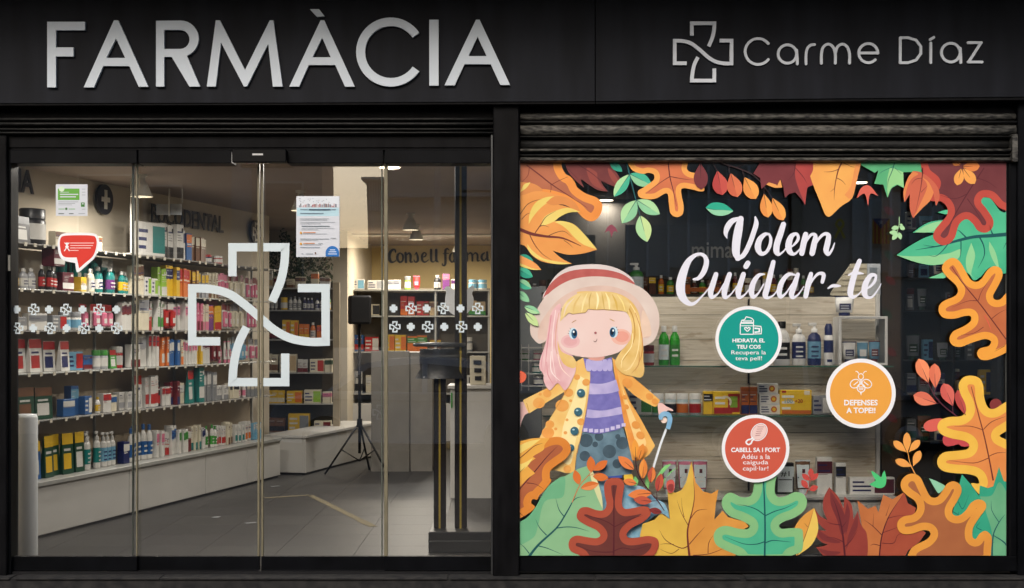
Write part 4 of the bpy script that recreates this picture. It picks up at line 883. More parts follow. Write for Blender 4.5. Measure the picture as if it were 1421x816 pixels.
    for x0, x1 in ((520,558),(562,600),(604,642),(648,682),(686,718)): o.p('collar_rib', q([(x0,768),(x1,768),(x1+2,845),(x0+2,845)]), w((192,184,232), (172,164,222)))
    # neck, hair behind
    o.p('neck', q([(530,730),(660,730),(650,765),(600,772),(545,762)]), w((226,160,146)))
    PK = w((240,202,202), (228,170,176), 9); BL = w((240,206,130), (226,182,92), 9)
    # hat
    CR = w((226,210,200), (216,194,184), 6)
    o.p('hat_crown', q([(186,285),(225,205),(285,115),(375,52),(490,30),(620,28),(735,50),(830,98),(890,160),(880,240),(600,250),(300,300)]), w((226,216,214), (212,200,198), 5))
    o.p('hat_band', q([(184,290,'c'),(235,190),(320,112),(420,74),(560,62),(700,74),(810,108),(892,168,'c'),(900,200,'c'),(740,160),(600,150),(400,170),(220,260)]), w((196,96,90), (184,84,80)))
    o.p('hat_brim', q([(90,560),(92,480),(140,375),(200,285),(290,205),(400,148),(520,124),(640,122),(760,138),(880,178),(970,225),(1045,310),(1082,410),(1082,520),(1050,605),(1000,645),(955,650),(940,500),(600,300),(240,420),(220,600),(160,640),(110,600)]), CR)
    o.p('hat_underside', q([(150,600),(160,500),(220,400),(320,290),(450,220),(600,192),(740,202),(860,252),(940,330),(1000,450),(1024,570),(960,590),(920,450),(600,300),(300,380),(220,600)]), w((214,180,166), (226,196,182), 7))
    o.p('hat_fold', q([(960,380),(1010,470),(1022,575),(985,585),(950,590),(945,470)]), w((232,202,180)))
    # hair
    o.p('hair_left', q([(320,330),(250,400),(225,520),(205,640),(165,760),(160,830),(190,880),(195,940),(240,1000),(300,945),(360,1000),(420,900),(440,820),(400,700),(330,600),(320,450)]), PK)
    o.p('hair_right', q([(450,252),(600,236),(750,248),(860,305),(925,400),(945,520),(960,640),(962,770),(970,850),(945,900),(880,892),(800,870),(745,800),(760,740),(850,600),(860,450),(800,380)]), BL)
    o.p('hair_lower_left', q([(300,620),(330,700),(420,745),(445,800),(420,830),(350,800),(310,720)]), BL)
    st = [([(250,420,8),(232,560,10),(215,700,8),(200,860,2)], (224,150,160)), ([(285,380,6),(262,560,9),(260,740,7),(290,930,2)], (248,222,220)), ([(310,400,6),(285,560,8),(290,700,8),(350,850,2)], (226,170,150)),
          ([(215,780,5),(225,880,8),(270,960,2)], (226,150,160)), ([(300,720,6),(330,830,8),(400,900,2)], (250,222,210)), ([(250,700,6),(250,850,9),(320,930,2)], (250,228,226)), ([(190,700,5),(175,790,7),(185,870,2)], (226,160,170)),
          ([(820,320,6),(880,430,9),(895,580,8),(850,700,6),(780,800,2)], (206,152,64)), ([(860,330,6),(920,450,9),(930,620,8),(900,760,6),(830,850,2)], (250,224,160)), ([(900,400,5),(948,560,7),(950,720,8),(900,850,2)], (214,148,74)),
          ([(880,560,5),(870,660,8),(800,760,7),(790,830,2)], (252,232,170)), ([(930,700,4),(925,800,8),(870,870,2)], (206,150,80)), ([(900,760,4),(860,830,8),(810,850,2)], (250,220,150)), ([(840,360,5),(862,450,7),(872,560,2)], (250,220,140)), ([(955,760,4),(962,850,6),(930,890,2)], (230,190,130))]
    for p, c in st: o.g('hair_strand', ribbon(smooth(q(p), False, 5), 1), w(c))
    # face
    face = smooth(q([(298,520),(305,455),(340,418),(420,392),(560,374),(700,374),(800,386),(850,430),(872,500),(866,580),(832,650),(765,708),(650,740),(540,747),(430,732),(345,690),(305,620)]), True, 6)
    o.g('face', tess([face]), w((238,212,206), (234,200,192), 3))
    o.g('cheek', tess([ell(*q([(398, 622)])[0][:2], 13.2, 9.4)]), w((232,182,184), (236,192,192), 6))
    o.g('cheek_centre', tess([ell(*q([(398, 622)])[0][:2], 9.5, 6.4)]), w((228,168,172), (232,180,180), 6))
    o.g('cheek', tess([ell(*q([(790, 588)])[0][:2], 13.6, 11)]), w((238,178,160), (240,186,168), 6))
    o.g('cheek_centre', tess([ell(*q([(795, 586)])[0][:2], 9.8, 7.6)]), w((236,156,138), (238,164,146), 6))
    for cx, cy, s in ((420, 562, 1), (732, 552, -1)):
        a = q([(cx, cy)])[0]
        o.g('eye', tess([ell(a[0], a[1], 5.9, 7.8)]), w((196,226,240)))
        o.g('iris', tess([ell(a[0] + s * 1.5, a[1] + .3, 4.1, 6.7)]), w((26,76,118), (42,104,146), 40))
        o.g('pupil', tess([ell(a[0] + s * 2.0, a[1] - .3, 2.4, 4.0)]), w((14,30,54)))
        o.g('eye_glint', tess([ell(a[0] + s * .6, a[1] - 2.4, 1.3, 1.6)]), w((244,250,252)))
        o.g('eyelash', join2(*[ribbon([(a[0] + dx, a[1] + dy, .9), (a[0] + dx * 1.35, a[1] + dy * 1.3, .2)], 1) for dx, dy in ((-s * 5, -3), (-s * 3.6, -6), (-s * 5.8, 0))]), w((70,60,70)))
    o.g('eyebrow', ribbon(smooth(q([(408,480,3),(425,468,7),(445,458,3)]), False), 1), w((196,150,110)))
    o.g('eyebrow', ribbon(smooth(q([(700,448,3),(720,458,7),(740,468,3)]), False), 1), w((206,160,100)))
    o.g('nose', tess([ell(*q([(592, 557)])[0][:2], 1.8, 1.7)]), w((170,90,96)))
    o.g('mouth', ribbon(smooth(q([(577,618,3),(588,626,6),(600,618,5),(604,602,3)]), False), 1), w((130,90,90)))
    # fringe
    o.p('fringe', q([(318,470,'c'),(330,380),(370,310),(450,256),(540,240),(640,238),(740,250),(820,290),(860,340),(835,400,'c'),(800,388),(760,386),(720,380,'c'),(690,384),(650,376,'c'),(610,380),(560,376),(535,374,'c'),(515,398),(480,404,'c'),(445,408),(415,410,'c'),(385,402),(355,430,'c')]), w((240,214,150), (226,190,100), 10))
    for p, c in (([(345,430,3),(370,350,12),(430,285,3)], (240,216,190)), ([(420,400,4),(435,330,14),(480,262,3)], (228,190,110)), ([(485,398,4),(500,320,16),(530,250,3)], (246,226,160)), ([(545,368,4),(545,300,10),(560,246,3)], (206,166,86)), ([(600,374,6),(612,300,18),(600,244,4)], (250,236,180)), ([(660,374,6),(650,300,10),(640,244,3)], (214,176,88)), ([(700,376,6),(695,310,18),(670,246,4)], (250,232,168)), ([(760,380,6),(750,320,16),(720,258,4)], (222,180,80)), ([(820,385,4),(800,320,10),(760,262,3)], (248,222,140))): o.g('fringe_lock', ribbon(smooth(q(p), False, 5), 1), w(c))
    o.g('fringe_edge', join2(*[ribbon(smooth(q(p), False, 5), 1) for p in ([(355,432,2),(385,404,4),(415,412,4),(445,408,3),(480,404,4),(515,398,4),(535,374,3)], [(535,374,3),(600,378,4),(650,376,4),(720,381,4),(800,388,3)])]), w((170,124,74)))
    for x, y, r in ((480,252,32),(458,397,32),(430,545,32),(402,675,27)):
        a = e([(x, y)])[0]; o.g('button', tess([ell(a[0], a[1], r / 5.573)]), w((44,92,112), (60,116,134), 30)); o.g('button_shine', tess([ell(a[0] - 1.4, a[1] - 1.8, 1.7, 1.2)]), w((170,206,220)))
    o.g('umbrella_handle', ribbon(smooth(e([(1096,458,24),(1098,430,36),(1125,412,38),(1158,425,38),(1166,465,38),(1150,530,34)]), False, 6), 3), w((112,170,212), (140,192,226), 12))
    o.done()
girl()
# reddish oak and the berry branch stand in front of the girl's boots
oak('red oak leaf with maroon centre at the bottom, in front of the girl', T4,
    [(735,196),(685,208),(660,250),(664,330),(678,400),(655,445),(600,445),(530,422),(475,432),(448,480),(458,520),(520,562),(600,600),(630,640),(600,662),(530,655),(450,642),(400,665),(384,715),(405,765),(480,800),(520,850),(960,850),(1050,790),(1082,720),(1068,665),(1000,645),(900,660),(845,658),(835,625),(880,580),(965,535),(1018,480),(1010,430),(960,415),(880,430),(820,435),(798,400),(805,320),(815,250),(790,205)],
    film((186,82,58), (174,72,52)), film((116,58,52), (104,48,46)), 10,
    vv(T4, [(735,250,5),(735,450,9),(735,650,11),(732,840,13)], [(735,570,7),(690,540,6),(600,505,5),(505,482,1)], [(738,575,7),(800,545,6),(880,510,5),(960,485,1)], [(733,768,7),(640,770,6),(540,755,4),(440,708,1)], [(738,760,7),(800,738,6),(900,748,4),(1020,712,1)], m=VMR))
RB = film((200,86,60)); OB = film((236,128,60))
sprig('dark branch with orange and red leaflets in front of the girl’s skirt', T4, [[(900,40,8),(925,170,10),(1010,300,10),(1075,375,9),(1125,450,6)], [(945,60,5),(925,100,5)], [(1070,370,5),(1065,300,5)], [(1030,375,4),(1070,372,4)]],
    [(T4,892,132,768,30,74,OB,OB),(T4,905,45,897,-105,56,film((244,160,54)),film((244,160,54))),(T4,925,60,962,-70,52,film((236,140,50)),film((236,140,50))),(T4,958,205,966,45,66,film((246,150,60)),film((236,134,54))),(T4,1018,235,1036,108,62,RB,OB),(T4,1072,302,1100,162,66,film((186,70,58)),RB),(T4,1030,312,842,330,76,OB,OB),(T4,1030,378,886,362,66,RB,RB),(T4,912,240,806,216,54,OB,OB),(T4,1108,462,1005,440,50,film((140,50,50)),film((140,50,50)))], film((74,34,42)))
leafdecal('small coral and maroon curled leaf left of the yellow maple leaf tip',
    [('blade', S(T4([(1140,260),(1150,222),(1185,210),(1205,240),(1195,300),(1160,310)])), film((216,90,80))), ('shade', S(T4([(1150,270),(1165,245),(1195,250),(1192,298),(1165,300)])), film((150,58,56)))])
leafdecal('orange-red leaflet poking in at the left edge below the girl’s hair',
    [('blade', S(T3([(-40,80),(30,88),(58,120),(40,165),(-10,180),(-40,180)])), film((232,98,66)))])

# ---- script lettering
WF = film((226,228,242), None, 3, .02)
def script(name, word, label, f, paths):
    caps = []
    for p in paths:
        q = f(p); q = [(a[0], a[1], a[2]) for a in q]
        qq = smooth(q, False, 7) if len(q) > 2 else q
        for a, b in zip(qq[:-1], qq[1:]): caps.append((a[0], a[1], max(.9, a[2]) / 2, b[0], b[1], max(.9, b[2]) / 2))
    return march(fld(caps=caps, step=.5))[:2]
TC = T(930, 295, 6.047); TD = T(1070, 295, 6.044)
volem = [
 ('letter', T10, [[(413,608,5),(402,570,30),(415,520,44),(455,470,40),(528,446,16)], [(518,455,44),(500,540,64),(484,640,64),(482,720,58),(500,762,36)], [(490,765,30),(540,735,36),(585,650,38),(618,560,38),(638,490,36),(630,440,12)]]),
 ('letter', T10, [[(738,574,16),(705,575,28),(665,615,42),(650,675,48),(672,722,36),(712,715,26),(742,665,26),(750,610,24),(738,574,16)]]),
 ('letter', T10, [[(848,498,40),(825,570,46),(798,650,48),(794,705,46),(812,730,24),(850,705,12),(890,650,10)]]),
 ('letter', T10, [[(880,680,10),(925,660,16),(962,610,24),(950,572,22),(910,590,38),(888,650,50),(895,705,44),(930,728,22),(970,695,12),(1010,640,10)]]),
 ('letter', T10, [[(1020,575,38),(1005,640,46),(990,722,40)], [(995,690,18),(1025,625,20),(1065,577,22),(1095,585,30),(1085,650,44),(1070,722,42)], [(1080,690,18),(1112,622,20),(1160,574,24),(1196,582,34),(1190,640,44),(1178,700,42),(1196,730,24),(1226,690,16),(1243,642,8)]])]
cuidar = [
 ('letter', TC, [[(198,560,18),(242,548,34),(285,490,44),(305,410,42),(280,358,30),(225,352,28),(160,400,46),(115,490,66),(88,600,76),(95,690,70),(140,752,46),(195,765,28),(255,715,16),(320,640,10),(350,590,8)]]),
 ('letter', TC, [[(385,518,38),(362,590,46),(340,665,48),(350,710,32),(400,680,14),(445,610,12),(480,560,10)], [(498,518,40),(475,590,46),(455,665,48),(462,712,32),(505,690,14),(560,620,10)]]),
 ('letter', TC, [[(615,518,40),(592,590,46),(572,665,48),(580,712,32),(625,690,14),(680,620,10)]]),
 ('dot', TC, [[(652,425,44),(636,452,44)]]),
 ('letter', TC, [[(790,518,14),(745,525,30),(700,585,44),(682,660,48),(698,708,32),(740,675,16),(785,600,12)], [(866,415,36),(840,520,46),(812,640,48),(798,695,46),(820,715,24),(870,690,12),(925,610,10)]]),
 ('letter', TD, [[(200,522,14),(145,520,32),(92,580,42),(68,660,46),(80,706,32),(125,675,16),(175,600,12)], [(225,518,32),(198,600,46),(172,680,46),(182,714,28),(225,690,14),(275,620,8)]]),
 ('letter', TD, [[(335,514,34),(312,600,46),(290,702,40)], [(300,660,14),(345,570,18),(395,514,24),(440,520,34),(430,582,30)]]),
 ('hyphen', TD, [[(478,635,12),(512,616,26),(552,614,26),(584,616,8)]]),
 ('letter', TD, [[(742,406,38),(712,480,46),(682,580,50),(664,670,50),(680,708,34),(728,690,14),(765,650,8)], [(650,524,14),(690,508,24),(740,508,24),(774,513,8)]]),
 ('letter', TD, [[(775,645,8),(825,625,18),(870,575,24),(876,528,24),(836,528,36),(795,590,48),(782,668,50),(802,708,32),(850,705,18),(900,640,10),(922,598,8)]])]
for nm, word, L in (('Volem', 'script word “Volem” in white film, upper line', volem), ('Cuidar-te', 'script words “Cuidar-te” in white film, lower and larger line', cuidar)):
    o = Flat('script_lettering', nxt(6), word, 'lettering', clip=WIN)
    for part, f, paths in L: o.g(part, script(part, nm, word, f, paths), WF)
    o.done()

# ---- round badges
WD = film((238,240,244), None, 3, .01)
def badge(cx, cy, ro, ri, col, lines, icon, label):
    o = Flat('round_badge', nxt(26), label, 'window badge', clip=WIN)
    o.g('white_rim', tess([ell(cx, cy, ro, ro, 64)]), WD)
    o.g('disc', tess([ell(cx, cy, ri, ri, 64)]), film(col, None, 4, .03))
    for s in icon: o.g(*s)
    for s, y, w, h, off in lines: o.g('lettering', text_geo(s, cx + 0, y, w, h, off), WD)
    o.done()
X1, Y1_ = 1038.9, 470.9
B5 = T(985, 420, 8.16)
def line(f, pts, w): return ribbon([(p[0], p[1]) for p in f(pts)], w)
jar = [('icon', join2(line(B5, [(345,358),(345,245),(362,200),(395,192),(412,160),(452,168),(480,180),(495,200),(492,358),(345,358)], 1.3)), WD), ('icon', line(B5, [(350,230),(490,230)], 2.2), WD), ('icon', line(B5, [(350,262),(490,262)], 1.0), WD), ('icon', line(B5, [(372,208),(478,208)], 1.4), WD),
       ('icon', line(B5, [(425,328),(395,298),(395,285),(412,280),(425,294),(438,280),(455,285),(455,298),(425,328)], 1.4), WD),
       ('icon', line(B5, [(500,262),(578,268),(585,300),(582,352),(500,355)], 1.3), WD), ('icon', line(B5, [(505,290),(560,295),(560,330),(505,335)], 2.0), WD)]
badge(X1, Y1_, 46.2, 41.6, (0,158,146), [('HIDRATA EL', 420 + 428 / 8.16, 45, 5.4, .03), ('TEU COS', 420 + 500 / 8.16, 33.5, 5.6, .03), ('Recupera la', 420 + 570 / 8.16, 48, 7.4, .004), ('teva pell!', 420 + 636 / 8.16, 37, 7.4, .004)], jar,
      'green round badge with a cream jar drawing reading HIDRATA EL TEU COS')
B6 = T(1140, 490, 7.418)
bee = [('icon', join2(ribbon([a + (1.1,) for a in B6(ell(405, 242, 27, 30, 16)) + B6([(432, 242)])], 1)), WD), ('icon', ribbon([(p[0], p[1], 1.0) for p in B6(smooth([(350,188),(368,190),(385,212)], False))], 1), WD), ('icon', ribbon([(p[0], p[1], 1.0) for p in B6(smooth([(465,188),(445,190),(428,212)], False))], 1), WD),
       ('icon', ribbon([a + (1.2,) for a in (lambda z: z + z[:1])(B6(ell(345, 315, 52, 42, 20, -30)))], 1), WD), ('icon', ribbon([a + (1.2,) for a in (lambda z: z + z[:1])(B6(ell(466, 315, 52, 42, 20, 30)))], 1), WD),
       ('icon', line(B6, [(330,330),(375,295)], 1.4), WD), ('icon', line(B6, [(436,295),(482,330)], 1.4), WD), ('icon', ribbon([a + (1.4,) for a in (lambda z: z + z[:1])(B6(ell(407, 360, 40, 42, 20)))], 1), WD), ('icon', line(B6, [(380,348),(434,348)], 1.0), WD), ('icon', line(B6, [(382,362),(432,362)], 1.0), WD), ('icon', line(B6, [(386,376),(428,376)], 1.0), WD), ('icon', line(B6, [(406,275),(406,325)], 1.6), WD), ('icon', line(B6, [(400,398),(406,424),(412,398)], 1.4), WD)]
badge(1194.6, 546, 48.4, 43, (240,164,60), [('DEFENSES', 490 + 510 / 7.418, 46.5, 8, .03), ('A TOPE!!', 490 + 590 / 7.418, 40.5, 8, .03)], bee, 'orange round badge with a bee drawing reading DEFENSES A TOPE!!')
B7 = T(990, 570, 7.77)
brush = [('icon', tess([B7(ell(493, 230, 70, 92, 24, 38))]), film((240,206,200))), ('icon', ribbon([a + (2.2,) for a in B7(smooth([(425,285),(405,305),(372,315),(352,340),(375,364),(405,352),(418,325),(440,300)], False))], 1), WD),
         ('icon', ribbon([a + (1.2,) for a in (lambda z: z + z[:1])(B7(ell(493, 230, 78, 100, 24, 38)))], 1), WD)]
for i in range(5): brush.append(('icon', line(B7, [(450 + i * 6, 270 - i * 24), (505 + i * 10, 262 - i * 22)], .8), film((180,110,110))))
badge(1048.5, 622.5, 47, 42.4, (214,88,66), [('CABELL SA I FORT', 570 + 422 / 7.77, 68, 6.4, .03), ('Adéu a la', 570 + 494 / 7.77, 40, 6.8, .004), ('caiguda', 570 + 562 / 7.77, 35, 7.6, .004), ('capil·lar!', 570 + 628 / 7.77, 35.5, 7.8, .004)], brush,
      'red round badge with a hairbrush drawing reading CABELL SA I FORT')

# ------------------------------------------------------------------ film and paper on the doors
CW = film((202,216,222), None, 3, .02)
def clipflat(name, geo, d, m, label, cat, x0, x1, group=None):
    o = Flat(name, d, label, cat, group, clip=(x0, x1, 226, 772)); o.g(name, geo, m); o.done()
S3 = logo_pts(lambda p: [(245 + a[0] / 3.548, 320 + a[1] / 3.548) for a in p])
big = join2(*[ribbon(s, 11.6) for s in S3])
clipflat('cross_decal', big, 9.5665, CW, 'left half of the big pale blue interlaced cross, on the left sliding door', 'cross decal', 191, 357.2)
clipflat('cross_decal', big, 9.5665, CW, 'right half of the big pale blue interlaced cross, on the right sliding door', 'cross decal', 365.2, 520)
def plus(cx, cy, s, t): 
    h, k = s / 2, t / 2; c = [(-k,-h),(k,-h),(k,-k),(h,-k),(h,k),(k,k),(k,h),(-k,h),(-k,k),(-h,k),(-h,-k),(-k,-k)]; return [(cx + a, cy + b) for a, b in c]
ordn = ['first', 'second', 'third', 'fourth', 'fifth', 'sixth', 'seventh']
for side, y, row, xs, k0 in (('left', 429.5, 'upper', (23, 46.7, 68, 91.5, 114.5, 137.5, 161.5), 0), ('left', 455.5, 'lower', (24.5, 46, 69.5, 92.3, 116.5, 137.7, 162), 1),
                             ('right', 428, 'upper', (546, 570.5, 592, 615, 639, 663), 0), ('right', 453.5, 'lower', (548, 570, 593.5, 616.5, 640.5, 663), 1)):
    for i, x in enumerate(xs):
        dd = 9.527
        if (i + k0) % 2 == 0: geo = tess([plus(x, y, 10.8, 5.4)]); nm = 'plus_decal'; kn = 'solid white plus'
        else: geo = join2(*[ribbon(s, 1.9) for s in logo_pts(logo_map(x, y, 14.6))]); nm = 'logo_decal'; kn = 'small white interlaced cross'
        clipflat(nm, geo, dd, CW, f'{kn}, {ordn[i]} from the left, {row} row, {side} fixed door leaf', 'cross decal', 15, 683, 'small crosses on the fixed door leaves')
def sheet(name, label, cat, d, items):
    o = Flat(name, d, label, cat, None, clip=(15, 683, 226, 772))
    for part, geo, m in items: o.g(part, geo, m)
    o.done()
LG = film((150,160,168)); LB = film((120,140,160)); PW = film((204,210,220), None, 3, .02)
A5 = T(405, 265, 8.16)
def rr(f, x0, x1, y0, y1): (a, b), (c, e) = f([(x0, y0)])[0], f([(x1, y1)])[0]; return rect(a, c, b, e)
it = [('paper', rr(A5, 50, 540, 58, 748), PW), ('heading_band', rr(A5, 58, 532, 190, 285), film((176,214,228))), ('collage_band', rr(A5, 60, 530, 66, 186), film((214,222,232)))]
rnd = random.Random(3)
for i in range(26): x = 80 + i * 16.5; h = rnd.uniform(14, 44); it.append(('collage_figure', rr(A5, x, x + rnd.uniform(6, 14), 184 - h, 184), film(rnd.choice([(90,90,110),(140,110,110),(110,120,140),(170,90,90),(60,60,70)]))))
for i in range(18): x = 80 + rnd.random() * 430; y = 75 + rnd.random() * 50; it.append(('collage_dot', rr(A5, x, x + 7, y, y + 7), film(rnd.choice([(170,90,100),(90,110,150),(120,120,120)]))))
for y, x0, x1, m, h in ((206,95,185,LB,8),(206,192,440,film((50,70,100)),13),(206,445,500,LB,8),(250,95,360,LB,8),(312,90,420,LG,5),(328,90,400,LG,4),(352,95,490,LG,4),(368,95,330,LG,4),(396,110,430,film((90,110,120)),7),(420,110,480,LG,4),(436,110,300,LG,4),(468,130,270,film((220,130,60)),7),(484,130,400,LG,4),(540,95,420,LG,6),(532,440,500,LG,7),(556,95,300,LG,4),(590,130,260,film((220,130,60)),7),(592,300,350,LG,6),(606,130,330,LG,4),(636,95,320,LB,6),(708,160,240,LG,6),(708,110,130,LG,6)): it.append(('text_line', rr(A5, x0, x1, y, y + h), m))
for y in (474, 598): it.append(('bullet', tess([ell(*A5([(104, y)])[0], 1.6)]), film((224,160,60))))
it.append(('mark', rr(A5, 262, 276, 694, 716), film((110,80,60))))
bc = A5([(460, 700)])[0]; arcp = [(bc[0] + 9.3 * math.cos(R(a)), bc[1] + 9.3 * math.sin(R(a))) for a in range(-180, 1, 12)] + [A5([(532, 742)])[0], A5([(384, 742)])[0]]
it.append(('blue_disc', tess([arcp]), film((34,112,196))))
for y, x0, x1 in ((664,432,492),(686,420,505),(710,412,512)): it.append(('text_line', rr(A5, x0, x1, y, y + 8), film((220,232,244))))
sheet('poster', 'white information poster with pale blue heading and blue half disc, upper right sliding door', 'poster', 9.5655, it)
A6 = T(70, 245, 4.667)
it = [('paper', rr(A6, 35, 240, 50, 255), PW), ('green_panel', rr(A6, 48, 188, 78, 152), film((96,168,60))), ('round_mark', tess([ell(*A6([(73, 80)])[0], 3.8)]), film((206,226,200)))]
for y, x0, x1, m, h in ((100,62,120,PW,3),(112,62,180,PW,7),(128,62,165,PW,7),(162,52,180,LG,4),(172,52,160,LG,4),(182,52,140,LG,3),(208,52,92,film((120,180,120)),5),(208,118,160,film((120,180,120)),5),(238,52,88,film((70,90,80)),5),(238,120,150,film((70,90,80)),5),(238,182,225,LG,4),(80,204,226,LG,3),(100,204,226,LG,3),(118,204,226,LG,3),(210,204,226,LG,3)): it.append(('text_line', rr(A6, x0, x1, y, y + h), m))
it += [('green_mark', rr(A6, 198, 222, 168, 196), film((60,130,50))), ('round_mark', tess([ell(*A6([(103, 209)])[0], 1.7)]), film((70,120,70))), ('white_digit', rr(A6, 204, 216, 174, 180), PW)]
sheet('notice', 'small white square notice with green panel, upper left door leaf', 'notice', 9.527, it)
sp = A6(smooth([(75,372),(180,364),(285,370),(312,400),(312,450),(290,520),(235,575),(190,615,'c'),(170,618),(160,560,'c'),(80,540),(52,490),(48,420)], True, 5))
ip = A6(smooth([(80,386),(180,380),(280,385),(298,410),(296,460),(275,515),(225,560),(185,595,'c'),(178,560),(170,524,'c'),(90,520),(66,480),(62,415)], True, 5))
it = [('white_border', tess([sp]), WD), ('red_bubble', tess([ip]), film((226,52,40)))]
fig = [[(92,428),(104,440),(104,462),(90,482)], [(122,428),(110,440),(110,462),(124,482)]]
for f_ in fig: it.append(('figure', ribbon(A6(f_), 1.3), WD))
it.append(('figure', tess([ell(*A6([(107, 432)])[0], 1.2)]), WD)); it.append(('figure', tess([ell(*A6([(107, 455)])[0], 2.4, 1.8)]), WD))
for y, x0, x1 in ((428,128,282),(444,128,275),(460,128,262),(476,128,182)): it.append(('text_line', rr(A6, x0, x1, y, y + 5), film((244,200,196))))
sheet('speech_bubble_sticker', 'red speech bubble sticker with white border and small figure, left door leaf', 'sticker', 9.5268, it)
# ------------------------------------------------------------------ goods
PAL = {'white': (194,192,187), 'black': (22,22,25), 'red': (163,30,29), 'dark red': (99,17,29), 'maroon': (82,24,37), 'blue': (34,82,137), 'light blue': (103,151,177), 'navy': (22,32,82),
       'teal': (17,110,106), 'green': (56,129,51), 'dark green': (17,61,43), 'yellow': (202,163,34), 'orange': (194,101,34), 'beige': (177,154,120), 'brown': (103,68,43), 'pink': (190,103,129),
       'purple': (103,51,111), 'grey': (120,122,125), 'cream': (197,189,168), 'amber': (82,37,17), 'lime': (129,168,51), 'silver': (146,147,151)}
def pm_(c, rough=.38): return mat(PAL[c], rough, var=.04, scale=20)
PM = {}
def proto(kind, w, h, dp, c1, c2, seed=0, parts=False):
    """geometry of one product, base at z=0, front towards -y; list of (part name, MB)"""
    key = (kind, w, h, dp, c1, c2, seed, parts)
    if key in PM: return PM[key]
    rn = random.Random(seed); a, b = pm_(c1), pm_(c2); ink = pm_('navy' if c1 in ('white', 'cream', 'beige', 'light blue', 'silver') else 'white'); y = -dp / 2
    body = MB(); lab = MB(); top = MB()
    if kind == 'carton':
        body.box(-w/2, w/2, y, dp/2, 0, h, a, min(w, h) * .02)
        z0 = h * rn.choice([0, .55, .62, .1]); lab.box(-w/2 * .985, w/2 * .985, y - .0012, y - .0002, z0 + h * .02, z0 + h * .34, b)
        lab.box(w/2 + .0002, w/2 + .001, y * .96, dp/2 * .96, z0 + h * .02, z0 + h * .34, b)
        zz = h * rn.choice([.4, .46, .5, .64])
        for i in range(4):
            zz += h * rn.uniform(.06, .1); ww = w * rn.uniform(.3, .82); hh = h * rn.choice([.012, .015, .03, .04]); zq = zz % (h * .93); lab.box(-w*.42, -w*.42 + ww, y - .0022, y - .0013, zq, zq + hh, ink if i % 2 else b)
        if rn.random() < .5: lab.box(w*.2, w*.4, y - .003, y - .0023, h*.78, h*.9, b)
        parts_ = [('carton', body), ('print', lab)]
    elif kind == 'wide':
        body.box(-w/2, w/2, y, dp/2, 0, h, a, min(w, h) * .02)
        lab.box(w * .05, w/2 * .97, y - .0012, y - .0002, h * .1, h * .9, b)
        for i in range(3): lab.box(-w*.44, -w*.44 + w * rn.uniform(.25, .42), y - .0012, y - .0002, h * (.2 + .24 * i), h * (.3 + .24 * i), ink)
        parts_ = [('carton', body), ('print', lab)]
    elif kind == 'bottle':
        r = w/2; body.lathe([(r*.92, 0), (r, h*.03), (r, h*.62), (r*.8, h*.74), (r*.4, h*.82), (r*.4, h*.85)], a, 14, sy=dp/w)
        top.lathe([(r*.5, h*.845), (r*.5, h*.985), (r*.44, h)], pm_('white') if c1 != 'white' else b, 12, sy=dp/w)
        lab.lathe([(r*1.015, h*.14), (r*1.015, h*.52)], b if c1 != 'white' or c2 == 'white' else b, 14, sy=dp/w, cap=False)
        for i in range(2): lab.box(-r*.6, r*.55, -dp/2*1.04, -dp/2*1.02, h*(.22+.14*i), h*(.27+.14*i), pm_('navy' if c2 in ('white','cream','light blue') else 'white'))
        parts_ = [('bottle_body', body), ('cap', top), ('label_band', lab)]
    elif kind == 'pump':
        r = w/2; body.lathe([(r*.9, 0), (r, h*.03), (r, h*.6), (r*.85, h*.7), (r*.42, h*.76), (r*.42, h*.78)], a, 14, sy=dp/w)
        top.lathe([(r*.46, h*.775), (r*.46, h*.86), (r*.2, h*.87), (r*.2, h*.93)], pm_('white'), 10); top.box(-r*.9, r*.3, -r*.2, r*.2, h*.93, h, pm_('white'), r*.06)
        lab.lathe([(r*1.015, h*.16), (r*1.015, h*.56)], b, 14, sy=dp/w, cap=False)
        for i in range(3): lab.box(-r*.55, r*.5, -dp/2*1.05, -dp/2*1.02, h*(.2+.11*i), h*(.235+.11*i), pm_('navy' if c2 in ('white','cream','light blue') else 'white'))
        parts_ = [('bottle_body', body), ('pump_head', top), ('label_band', lab)]
    elif kind == 'jar':
        r = w/2; body.lathe([(r*.94, 0), (r, h*.05), (r, h*.66), (r*.86, h*.72)], a, 14, sy=dp/w)
        top.lathe([(r*.98, h*.72), (r*.98, h*.97), (r*.92, h)], b, 14, sy=dp/w); lab.lathe([(r*1.012, h*.14), (r*1.012, h*.58)], pm_('white' if c1 != 'white' else 'light blue'), 14, sy=dp/w, cap=False)
        parts_ = [('jar_body', body), ('lid', top), ('label_band', lab)]
    elif kind == 'tube':
        n = 10; vs = []; z = [h*.16, h*.5, h]; ra = [(w*.42, dp*.42), (w*.47, dp*.3), (w*.5, dp*.03)]
        for (rx, ry), zz in zip(ra, z):
            for i in range(n): t = 2*math.pi*i/n; vs.append((rx*math.cos(t), ry*math.sin(t), zz))
        fs = [(k*n+i, k*n+(i+1)%n, (k+1)*n+(i+1)%n, (k+1)*n+i) for k in range(2) for i in range(n)] + [tuple(range(n-1,-1,-1)), tuple(range(2*n,3*n))]
        body.add(vs, fs, a, True); top.lathe([(w*.3, 0), (w*.3, h*.16)], b, 12, sy=.8)
        lab.box(-w*.3, w*.3, -dp*.42, -dp*.40, h*.3, h*.62, b)
